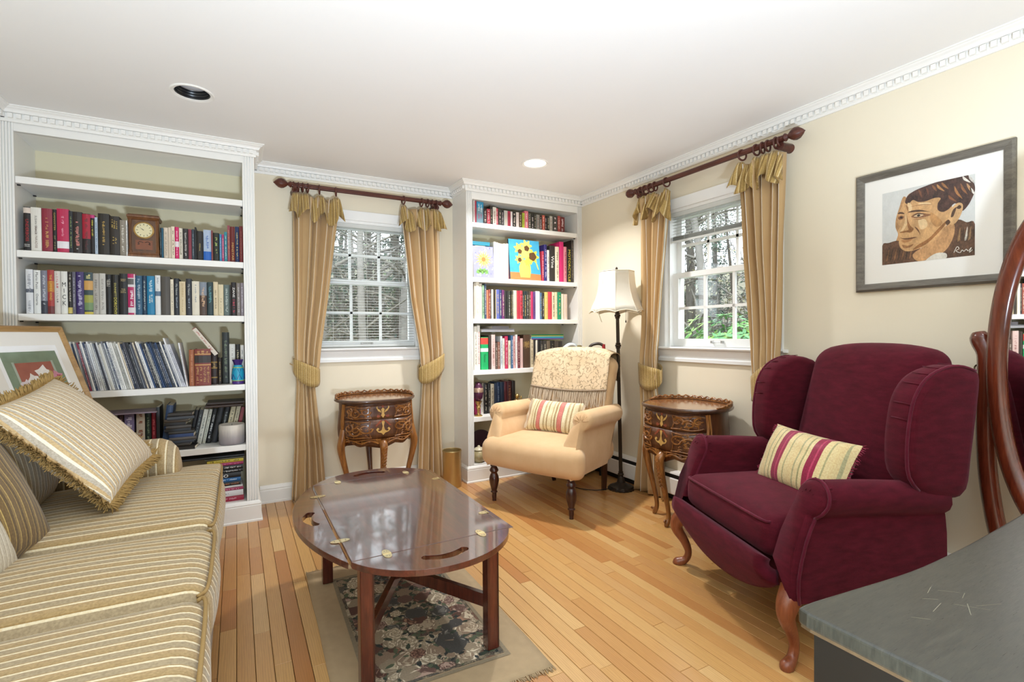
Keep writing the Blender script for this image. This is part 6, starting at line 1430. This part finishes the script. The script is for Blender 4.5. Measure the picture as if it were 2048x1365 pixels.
MB().tube(spline([(-.16, .09, .92), (-.17, .05, 1.01), (-.12, .0, 1.06), (-.05, -.02, 1.04), (-.02, -.02, .98)], 6), .014, 10).build('hose', plain('#e3e6e8', .4, var=.04, key='hose_white'), t, 60)
MB().lathe([(.014, 0), (.03, .015), (.032, .05), (.02, .055)], 18, (.05, .0, 1.0), flute=9, fl=.2).build('dusting_brush', plain('#8d8058', .9, var=.3, scale=80, key='bristle'), t, 60)
for s in (-1, 1): MB().lathe([(.05, -.018), (.05, .018)], 20, (s * .115, .06, .05), 0, Matrix.Rotation(pi / 2, 3, 'Y')).build('wheel', vm, t, 40)
vac = t; vacm = (Matrix.Translation((2.445, 3.345, 0)) @ Matrix.Rotation(R_(30), 4, 'Z')).inverted() @ Matrix.Translation((2.535, 3.10, 0))
MB().tube([(.03, .08, 0), (.012, .03, .55), (.0, .0, 1.03)], .011, 10).build('handle_tube', M['black'], vac, 60).matrix_local = vacm
MB().tube(spline([(.0, .0, 1.0), (.002, .002, 1.05), (-.03, .025, 1.07), (-.075, .06, 1.055), (-.09, .07, 1.01)], 6), .012, 10).build('handle_grip', plain('#3a302a', .4, var=.1, key='handle_grip'), vac, 60).matrix_local = vacm
MB().tube([(.006, .0, .99), (.002, .0, 1.065)], .0135, 10).build('red_trim', plain('#a3262c', .4, var=.06, key='handle_red'), vac, 60).matrix_local = vacm
# ------------------------------------------------------------------ framed portrait on the right wall
yc_, zc_, fw, fh = (1.317 + .75) / 2, (1.897 + 1.34) / 2, .567, .557
t = thing('framed_portrait', 'brown watercolour portrait of a man in a wide mat and grey wooden frame', 'picture', (0, 0, 0)); t.matrix_world = frame_mtx(V((XR - .002, yc_, zc_)), (0, -1, 0), (0, 0, 1))
M['gwood'] = wood('grey_wood_frame', '#4f4a40', '#69635a', '#7d776a', 0, 14, .55)
frame_bars(t, fw, fh, .036, .022, M['gwood'])
MB().box(-fw / 2 + .02, fw / 2 - .02, -fh / 2 + .02, fh / 2 - .02, .001, .006).build('mat_board', M['mat'], t, smooth=0)
pw2, ph2 = .334, .332; L0 = 1.207; 
# artwork coordinates: x 0..1 left to right, y 0..1 bottom to top
def ap(x, y): return ((1.034 - 1.207) * 0 + (x - .5) * pw2 - .0065, (y - .5) * ph2 + .007)
def wash(col, amt=.3):
    k = ('wash', col, amt)
    if k in _mc: return _mc[k]
    m, nt, b = new_mat('mat_watercolour' + col.strip('#')); vec = coords(nt, scale=(1, .55, 1), rot=(0, 0, .6))
    n = math_(nt, 'ADD', math_(nt, 'MULTIPLY', noise_(nt, vec, 34, 6, .7), .7), math_(nt, 'MULTIPLY', noise_(nt, vec, 160, 3, .6), .3))
    c = lin(col); dk = tuple(x * (1 - amt * 1.5 if amt < .6 else .1) for x in c[:3]) + (1,); lt = tuple(min(1, x * (1 + amt) + .04 * amt) for x in c[:3]) + (1,)
    r_ = nt.nodes.new('ShaderNodeValToRGB'); e = r_.color_ramp.elements; e[0].position = .36; e[0].color = dk; e[1].position = .66; e[1].color = lt; nt.links.new(n, r_.inputs[0])
    nt.links.new(r_.outputs[0], b.inputs['Base Color']); b.inputs['Roughness'].default_value = .8; _mc[k] = m; return m
def art(pts, col, k, name='wash', amt=.3, sm=True):
    q = [(p.x, p.y) for p in spline([(x, y, 0) for x, y in pts], 4, True)] if sm else pts
    q = [(min(1, max(0, x)), min(1, max(0, y))) for x, y in q]
    MB().add([(*ap(x, y), .0066 + k * .00012) for x, y in q], [tuple(range(len(q)))]).build(name, wash(col, amt), t, smooth=0)
art([(0, 0), (1, 0), (1, 1), (0, 1)], '#cfcfca', 0, 'paper', .05, False)
art([(.25, .9), (.2, .75), (.165, .62), (.16, .5), (.19, .4), (.165, .3), (.2, .24), (.3, .3), (.3, .8)], '#b98a58', 1, 'edge_wash', .35)
art([(0, .27), (.08, .30), (.2, .31), (.25, .2), (.4, .17), (.6, .2), (.76, .42), (.84, .47), (.92, .42), (1, .38), (1, -.1), (.5, -.1), (0, -.1)], '#5f3d24', 2, 'coat', .5)
art([(.36, .1), (.5, .2), (.62, .3), (.72, .42), (.79, .45), (.8, .3), (.74, .14), (.66, .06), (.55, .02), (.42, .0)], '#c39260', 3, 'neck', .3)
art([(.52, .02), (.62, .08), (.72, .06), (.7, -.02), (.5, -.04)], '#d9d2c4', 4, 'collar', .15)
art([(.33, .93), (.27, .84), (.22, .74), (.2, .64), (.185, .56), (.21, .5), (.185, .44), (.2, .4), (.215, .34), (.2, .29), (.225, .2), (.3, .15), (.4, .16), (.52, .2), (.62, .28), (.69, .38), (.74, .47), (.78, .58), (.76, .7), (.66, .84), (.5, .9)], '#cb9d68', 4, 'face', .22)
art([(.27, .82), (.3, .9), (.38, .95), (.5, .98), (.62, 1), (.8, 1.02), (.93, 1.0), (.985, .9), (1, .8), (.97, .7), (.93, .62), (.88, .57), (.85, .64), (.8, .68), (.74, .62), (.68, .6), (.63, .64), (.63, .72), (.66, .78), (.6, .8), (.5, .78), (.42, .79), (.36, .83), (.31, .79)], '#43210f', 6, 'hair', .55)
for i, (x0, y0, x1, y1, c) in enumerate(((.62, .97, .7, .86, '#b07c46'), (.67, .98, .74, .88, '#9a6838'), (.57, .97, .62, .88, '#7d4f2a'), (.8, .9, .88, .72, '#a8713c'), (.86, .92, .93, .76, '#8d5a30'), (.92, .9, .97, .78, '#b98a5c'), (.42, .95, .46, .84, '#6f4324'), (.5, .96, .53, .85, '#66391f'), (.74, .8, .82, .7, '#7a4a26'), (.88, 1, .96, .9, '#d8cfc2'), (.94, .99, 1.0, .88, '#c9c2b8'), (.95, .84, 1, .74, '#d5cdc0'))):
    art([(x0, y0), (x0 + .03, (y0 + y1) / 2 + .02), (x1, y1), (x0 + .012, (y0 + y1) / 2)], c, 7, 'hair_stroke', .3)
art([(.73, .46), (.755, .58), (.8, .66), (.85, .68), (.885, .64), (.87, .54), (.82, .44), (.77, .42)], '#d2a672', 8, 'ear', .2)
for q in ([(.765, .52), (.785, .6), (.82, .63), (.81, .58), (.79, .52)], [(.82, .62), (.85, .65), (.87, .62), (.85, .6)], [(.71, .46), (.74, .49), (.76, .45), (.73, .42)]): art(q, '#4d2f18', 9, 'ear_shadow', .3)
art([(.3, .675), (.36, .69), (.44, .68), (.52, .645), (.56, .63), (.48, .65), (.38, .665)], '#4a2b16', 9, 'eyebrow', .3); art([(.185, .68), (.21, .70), (.25, .685), (.265, .665), (.22, .675)], '#4a2b16', 9, 'eyebrow', .3)
art([(.34, .61), (.4, .645), (.48, .625), (.56, .59), (.48, .575), (.4, .58)], '#8a5a34', 9, 'eye_socket', .3); art([(.37, .607), (.42, .628), (.48, .605), (.43, .59)], '#cdb08a', 10, 'eye', .1); art([(.405, .608), (.425, .624), (.445, .608), (.425, .592)], '#22150c', 11, 'pupil', .1); art([(.36, .612), (.42, .64), (.5, .61), (.42, .628)], '#2f1c0f', 11, 'eyelid', .1)
art([(.19, .625), (.22, .65), (.26, .63), (.245, .6), (.21, .595)], '#84532f', 9, 'eye_socket', .3); art([(.21, .625), (.228, .637), (.245, .622), (.227, .608)], '#22150c', 10, 'pupil', .1)
art([(.275, .66), (.27, .56), (.235, .47), (.21, .43), (.25, .44), (.3, .54)], '#dfbb88', 8, 'nose_light', .15); art([(.29, .63), (.31, .55), (.34, .48), (.37, .44), (.34, .4), (.29, .41), (.24, .41), (.21, .425), (.26, .435), (.31, .44), (.3, .5)], '#94602f', 9, 'nose_shadow', .3)
art([(.21, .35), (.25, .335), (.3, .33), (.36, .33), (.41, .325), (.34, .31), (.27, .315)], '#6a3a1e', 10, 'mouth', .3); art([(.23, .31), (.3, .305), (.36, .31), (.32, .28), (.26, .275)], '#b07a48', 9, 'lower_lip', .2)
art([(.38, .47), (.42, .43), (.44, .37), (.445, .34), (.43, .38), (.405, .42)], '#6b4123', 10, 'cheek_line', .2); art([(.24, .25), (.3, .225), (.37, .24), (.33, .2), (.26, .2)], '#9c6a3c', 9, 'chin_shadow', .3)
art([(.36, .16), (.5, .21), (.62, .32), (.7, .42), (.72, .48), (.64, .4), (.54, .29), (.42, .22)], '#94602f', 7, 'jaw_shadow', .4); art([(.55, .62), (.62, .56), (.68, .46), (.62, .42), (.56, .5)], '#b8864f', 7, 'cheek_shadow', .3)
for q in ([(.3, .8), (.34, .78), (.35, .71), (.32, .69)], [(.42, .77), (.52, .76), (.56, .73), (.46, .735)], [(.42, .55), (.5, .54), (.52, .45), (.45, .42)]): art(q, '#e0bf8e', 8, 'light_wash', .12)
for q in ([(.33, .745), (.45, .75), (.58, .72), (.45, .74)], [(.28, .78), (.31, .74), (.3, .69), (.29, .73)], [(.36, .57), (.44, .56), (.5, .57), (.44, .55)]): art(q, '#9c6b3d', 9, 'wrinkle', .2)
for i in range(7): x0 = .05 + i * .045; art([(x0, .05), (x0 + .02, .16 + .02 * (i % 2)), (x0 + .035, .2), (x0 + .02, .08)], ['#8a5f38', '#3a2413'][i % 2], 3, 'coat_stroke', .4)
for i in range(5): x0 = .83 + i * .035; art([(x0, .2), (x0 + .02, .33), (x0 + .03, .36), (x0 + .025, .22)], ['#a07a4e', '#4a3019', '#d6cbb8'][i % 3], 3, 'coat_stroke', .4)
sg_ = [V((*ap(x, y), .0095)) for x, y in ((.8, .06), (.83, .13), (.85, .1), (.82, .08), (.86, .05), (.88, .08), (.9, .06), (.92, .085), (.94, .06), (.97, .1), (.95, .04), (.98, .07))]
MB().tube(spline(sg_, 4), .0011, 4).build('signature', plain('#e8e2d6', .6, var=0, key='sig_white'), t, smooth=60)
gm = D.materials.new('mat_picture_glass'); gm.use_nodes = True; nt = gm.node_tree; nt.nodes.clear()
_o = nt.nodes.new('ShaderNodeOutputMaterial'); _m = nt.nodes.new('ShaderNodeMixShader'); _t = nt.nodes.new('ShaderNodeBsdfTransparent'); _g = nt.nodes.new('ShaderNodeBsdfGlossy'); _g.inputs['Roughness'].default_value = .05; _m.inputs[0].default_value = .04
nt.links.new(_t.outputs[0], _m.inputs[1]); nt.links.new(_g.outputs[0], _m.inputs[2]); nt.links.new(_m.outputs[0], _o.inputs[0])
MB().add([(-fw / 2 + .03, -fh / 2 + .03, .0125), (fw / 2 - .03, -fh / 2 + .03, .0125), (fw / 2 - .03, fh / 2 - .03, .0125), (-fw / 2 + .03, fh / 2 - .03, .0125)], [(0, 1, 2, 3)]).build('glazing', gm, t, smooth=0)

# ------------------------------------------------------------------ cheval mirror
MC = V((2.28, .51, 1.02)); wdir = V((.522, .853, 0)).normalized(); 
t = thing('cheval_mirror', 'oval cheval mirror in a cherry wood stand beside the desk', 'mirror', (0, 0, 0)); mm = frame_mtx(V((MC.x, MC.y, 0)), wdir, (0, 0, 1)); t.matrix_world = mm
# local: x = width direction (towards the burgundy chair), y = up, z = faces the room
if mm.to_3x3().col[2].dot(V((-1, .6, 0))) < 0:
    mm = frame_mtx(V((MC.x, MC.y, 0)), -wdir, (0, 0, 1)); t.matrix_world = mm
SX = 1 if mm.to_3x3().col[0].dot(wdir) > 0 else -1
M['cherry'] = wood('cherry_mirror', '#4a1c10', '#642a18', '#7c3a22', 1, 8, .22, .5)
a_, b_ = .255, .555
NE = 72
sec = [(-.038, -.022), (-.037, .012), (-.022, .026), (.004, .027), (.02, .018), (.03, .004), (.032, -.022)]
vs = []
for i in range(NE):
    an = 2 * pi * i / NE; nx, ny = cos(an) / a_, sin(an) / b_; l = math.hypot(nx, ny); nx /= l; ny /= l
    for o_, z in sec: vs.append((a_ * cos(an) + nx * -o_, MC.z + b_ * sin(an) + ny * -o_, z))
k = len(sec); fs = [(i * k + j, ((i + 1) % NE) * k + j, ((i + 1) % NE) * k + (j + 1) % k, i * k + (j + 1) % k) for i in range(NE) for j in range(k)]
MB().add(vs, fs).build('oval_frame', M['cherry'], t, 50)
MB().add([((a_ - .022) * cos(2 * pi * i / NE), MC.z + (b_ - .022) * sin(2 * pi * i / NE), .002) for i in range(NE)], [tuple(range(NE))]).build('mirror_glass', plain('#f0f2f2', .015, 1, var=0, key='silvered_glass'), t, smooth=0)
MB().add([((a_ - .01) * cos(2 * pi * i / NE), MC.z + (b_ - .01) * sin(2 * pi * i / NE), -.02) for i in range(NE)], [tuple(range(NE))[::-1]]).build('backing', M['cherry'], t, smooth=0)
for s in (-1, 1):
    pts = spline([(s * (a_ + .082), 1.145, 0), (s * (a_ + .074), 1.11, 0), (s * (a_ + .052), 1.06, 0), (s * (a_ + .05), .95, 0), (s * (a_ + .052), .78, 0), (s * (a_ + .038), .6, 0), (s * (a_ + .0), .42, 0), (s * (a_ - .06), .28, 0), (s * (a_ - .07), .12, 0)], 5)
    n_ = len(pts); MB().tube(pts, [interp([(0, .02), (.08, .031), (.25, .027), (.6, .029), (1, .03)], i / (n_ - 1)) for i in range(n_)], 10, sq=(1.15, .8)).build('post', M['cherry'], t, 60)
    kb = MB().tube([(s * (a_ + .02), 1.01, 0), (s * (a_ + .075), 1.01, 0)], .004, 8); torus(kb, (s * (a_ + .088), 1.01, 0), (0, .3, 1), .011, .0032, 16, 6); kb.build('pivot_knob', plain('#4a3a28', .35, .8, var=.1, key='dark_brass'), t, 60)
    MB().tube(spline([(s * (a_ - .07), .02, .17), (s * (a_ - .07), .075, .1), (s * (a_ - .07), .12, 0), (s * (a_ - .07), .075, -.09), (s * (a_ - .07), .02, -.15)], 5), .02, 10).build('foot', M['cherry'], t, 60)
MB().tube([(-(a_ - .07), .16, 0), (a_ - .07, .16, 0)], .018, 10).build('stretcher', M['cherry'], t, 60)

# ------------------------------------------------------------------ dark desk
def desk_mat():
    m, nt, b = new_mat('mat_worn_black_lacquer'); vec = coords(nt)
    n = noise_(nt, coords(nt, scale=(1, 6, 1)), 30, 4, .7); nt.links.new(ramp(nt, n, [(.35, '#2b2c26'), (.7, '#403f36')]), b.inputs['Base Color'])
    sc = noise_(nt, coords(nt, scale=(2, 90, 1), rot=(0, 0, .5)), 12, 3, .7); b.inputs['Specular IOR Level'].default_value = .6
    rr = nt.nodes.new('ShaderNodeMapRange'); rr.inputs[1].default_value = .3; rr.inputs[2].default_value = .7; rr.inputs[3].default_value = .26; rr.inputs[4].default_value = .42; nt.links.new(sc, rr.inputs[0]); nt.links.new(rr.outputs[0], b.inputs['Roughness'])
    b.inputs['Metallic'].default_value = .0; b.inputs['Coat Weight'].default_value = .35; b.inputs['Coat Roughness'].default_value = .3; bump(nt, b, sc, .08, .0006); return m
M['desk'] = desk_mat(); M['deskw'] = plain('#5d4b34', .5, var=.4, scale=60, key='worn_edge')
t = thing('desk', 'worn black lacquered desk with a bowed back edge in the corner of the room', 'desk', (0, 0, 0))
back = [(.708, .430), (.74, .430), (.83, .420), (.977, .4045), (1.12, .4015), (1.24, .403), (1.50, .412), (1.68, .42)]
bk = spline([(x, y, 0) for x, y in back], 4)
top = [(.700, -.12)] + [(.703, .2), (.7045, .415)] + [(p.x, p.y) for p in bk] + [(1.68, -.12)]
o = MB().prism([(x, y, .727) for x, y in top], (0, 0, .023)).build('desk_top', M['desk'], t, smooth=0); bevel(o, .006, 3, 50)
MB().prism([(x + (.003 if x < .8 else 0), y - .003, .7225) for x, y in top], (0, 0, .005)).build('worn_edge_bead', M['deskw'], t, smooth=0)
inn = [(.714, -.1), (.714, .41)] + [(max(.716, p.x), p.y - .014) for p in bk if p.x > .73] + [(1.66, -.1)]
o = MB().prism([(x, y, .03) for x, y in inn], (0, 0, .6925)).build('desk_body', plain('#1d1b17', .4, var=.12, key='dark_desk_side'), t, smooth=0)
for x, y in ((.78, -.06), (.78, .33), (1.6, -.06), (1.6, .33)): MB().box(x - .02, x + .02, y - .02, y + .02, 0, .03).build('foot', M['black'], t, smooth=0)
rs = random.Random(6)
for i in range(9):
    a = rs.uniform(-.9, .5); x, y = rs.uniform(.78, .98), rs.uniform(.28, .37); l = rs.uniform(.012, .05); d = V((cos(a), sin(a))) * l; nr = V((-sin(a), cos(a))) * .0004
    MB().add([(x - nr.x, y - nr.y, .7503), (x + d.x - nr.x, y + d.y - nr.y, .7503), (x + d.x + nr.x, y + d.y + nr.y, .7503), (x + nr.x, y + nr.y, .7503)], [(0, 1, 2, 3)]).build('scratch', plain('#8b8672', .5, var=0, key='scratch'), t, smooth=0)

# ------------------------------------------------------------------ outdoors
GZ = -.7
MB().grid(lambda u, v: (lerp(-14, 30, u), lerp(-14, 30, v), GZ + .5 * noise.noise(V((u * 9, v * 9, 3))) + 5.5 * sstep(9, 24, max(lerp(-14, 30, u), lerp(-14, 30, v)))) if not (-1.6 < lerp(-14, 30, u) < 3.2 and -1.8 < lerp(-14, 30, v) < 4.4) else (lerp(-14, 30, u), lerp(-14, 30, v), GZ), 60, 60).build('ground', plain('#6c6858', .95, var=.4, scale=2.5, key='leaf_litter'), None, 180, kind='structure')
M['bark'] = [plain(c, .9, var=.3, scale=10, key='bark%d' % i) for i, c in enumerate(('#6f6a60', '#57524a', '#85807a'))]
M['needle'] = [plain(c, .8, var=.3, scale=6, key='needle%d' % i) for i, c in enumerate(('#4c6152', '#5d7263', '#3f5347'))]
def tree(x, y, h, r0, seed, ever):
    r = random.Random(seed); t = thing('tree', 'evergreen tree with drooping grey-green boughs in the woods outside' if ever else 'bare grey tree with thin branches in the woods outside', 'tree', (x, y, GZ - .3), group='evergreens outside' if ever else 'bare trees outside')
    bend = r.uniform(-.4, .4); pts = [(bend * (z / h) ** 2 + .06 * sin(z * 1.3 + seed), .06 * cos(z * 1.1), z) for z in [h * i / 8 for i in range(9)]]
    MB().tube(pts, [r0 * (1 - .85 * i / 8) for i in range(9)], 7).build('trunk', M['bark'][seed % 3], t, 180)
    br = MB(); lf = MB()
    for k in range(26 if not ever else 30):
        z = h * r.uniform(.12, .97); a = r.uniform(0, 6.28); l = (1 - z / h * .7) * r.uniform(.6, 1.5) * (1.1 if ever else 1.3)
        b0 = V((bend * (z / h) ** 2, 0, z)); d = V((cos(a), sin(a), -.15 if ever else r.uniform(.1, .8)))
        p = [b0, b0 + d * l * .5 + V((0, 0, .05)), b0 + d * l]; br.tube(p, [r0 * .22, r0 * .13, .004], 4, cap=False)
        for q in range(5 if not ever else 3):
            s0 = p[0].lerp(p[2], r.uniform(.25, 1)); e_ = s0 + V((r.uniform(-.5, .5), r.uniform(-.5, .5), r.uniform(-.3, .5) if not ever else -.2)) * l * .5; br.tube([s0, s0.lerp(e_, .5) + V((0, 0, r.uniform(-.06, .06))), e_], [.008, .006, .003], 3, cap=False)
        if ever:
            for q in range(46):
                c = p[0].lerp(p[2], r.uniform(.1, 1)) + V((r.uniform(-.22, .22), r.uniform(-.22, .22), r.uniform(-.28, .08))); e_ = V((r.uniform(-1, 1), r.uniform(-1, 1), r.uniform(-1, .2))).normalized() * r.uniform(.06, .13); n_ = e_.cross(V((r.random(), r.random(), r.random()))).normalized() * .02
                lf.add([c - n_, c + e_, c + n_], [(0, 1, 2)])
    br.build('branches', M['bark'][(seed + 1) % 3], t, 180, kind='stuff')
    if ever: lf.build('needles', M['needle'][seed % 3], t, 0, kind='stuff')
rt = random.Random(21); n_t = 0
def wood_line(fx, n, ev):
    for i in range(n):
        x, y = fx(i); tree(x, y, rt.uniform(5, 8.5), rt.uniform(.06, .16), rt.randrange(1000), rt.random() < ev)
for k, (dy, n, ev) in enumerate(((6.2, 9, .3), (8.2, 13, .45), (10.5, 16, .5), (13.5, 18, .55))):
    wood_line(lambda i: (-1.5 + dy * .02 + i * (4.2 + dy * .42) / n + rt.uniform(-.25, .25), YB + dy - 3 + rt.uniform(-.6, .6)), n, ev)
for k, (dx, n, ev) in enumerate(((5.0, 8, .25), (7.0, 12, .45), (9.5, 16, .5), (12.5, 18, .55))):
    wood_line(lambda i: (XR + dx - 1.2 + rt.uniform(-.6, .6), -.2 + i * (5.2 + dx * .75) / n + rt.uniform(-.25, .25)), n, ev)
def thicket(label, x, y, w, d, h, seed, rz):
    r = random.Random(seed); t = thing('thicket', label, 'shrubs', (x, y, GZ), rz); tw_ = MB(); lf = MB()
    for k in range(260):
        a, b = r.uniform(-w / 2, w / 2), r.uniform(-d / 2, d / 2); hh = h * r.uniform(.4, 1.1); zb = 1.2 * (k % 3 == 0); p0 = V((a, b, zb)); p1 = p0 + V((r.uniform(-.4, .4), r.uniform(-.4, .4), hh * .5)); p2 = p1 + V((r.uniform(-.5, .5), r.uniform(-.5, .5), hh * .5)); tw_.tube([p0, p1, p2], [.011, .008, .003], 3, cap=False)
        for q in range(9):
            c = p1.lerp(p2, r.random()) + V((r.uniform(-.2, .2), r.uniform(-.2, .2), r.uniform(-.2, .2))); e_ = V((r.uniform(-1, 1), r.uniform(-1, 1), r.uniform(-.6, .8))).normalized() * r.uniform(.04, .09); n_ = e_.cross(V((r.random(), r.random(), r.random()))).normalized() * .022; lf.add([c - n_, c + e_, c + n_], [(0, 1, 2)])
    tw_.build('twigs', M['bark'][1], t, 180, kind='stuff'); lf.build('leaves', plain(['#8a9270', '#7b8a6e', '#94906e'][seed % 3], .8, var=.3, scale=5, key='thicket%d' % (seed % 3)), t, 0, kind='stuff')
thicket('tangle of twiggy grey-green undergrowth beyond the window with the blind', 2.2, 8.2, 7.0, 1.6, 3.4, 1, 0)
thicket('tangle of twiggy grey-green undergrowth beyond the window beside the lamp', 7.2, 5.0, 8.0, 1.6, 3.2, 2, pi / 2)
# rhododendron below the right-hand window
M['rleaf'] = [plain(c, .45, var=.2, scale=8, key='rhodo%d' % i) for i, c in enumerate(('#4a8a4a', '#63a04c', '#8fb850'))]
def shrub(label, x, y, R0, z0, seed, col):
    r = random.Random(seed); t = thing('shrub', label, 'shrub', (x, y, GZ - .02)); lf = [MB(), MB(), MB()]; st = MB()
    for k in range(300):
        a = r.uniform(0, 6.28); e = math.acos(r.uniform(-.1, 1)); q = R0 * r.uniform(.72, 1.02)
        c = V((q * sin(e) * cos(a), q * sin(e) * sin(a), z0 + q * cos(e) * .9)); nrm = V((sin(e) * cos(a), sin(e) * sin(a), cos(e) + .3)).normalized()
        if k % 5 == 0: st.tube([V((0, 0, 0)), V((c.x * .5, c.y * .5, c.z * .45)), c], [.016, .01, .004], 4, cap=False)
        m_ = r.randrange(3)
        for j in range(8):
            b = 2 * pi * j / 8 + r.random(); u = nrm.orthogonal().normalized(); w_ = nrm.cross(u); d = (u * cos(b) + w_ * sin(b) + nrm * r.uniform(-.35, .25)).normalized(); sd_ = d.cross(nrm).normalized() * .017; L_ = r.uniform(.07, .12)
            lf[m_].add([c, c + d * L_ * .5 - sd_, c + d * L_, c + d * L_ * .5 + sd_], [(0, 1, 2, 3)])
    for i, l in enumerate(lf): l.build('leaves', M['rleaf'][i], t, 0, kind='stuff')
    st.build('stems', M['bark'][0], t, 180, kind='stuff')
shrub('bright green rhododendron bush outside the window beside the lamp', 4.5, 3.33, .85, 1.36, 3, 0)
shrub('green bush seen low through the window with the blind', 1.3, 6.4, 1.1, .6, 5, 0)
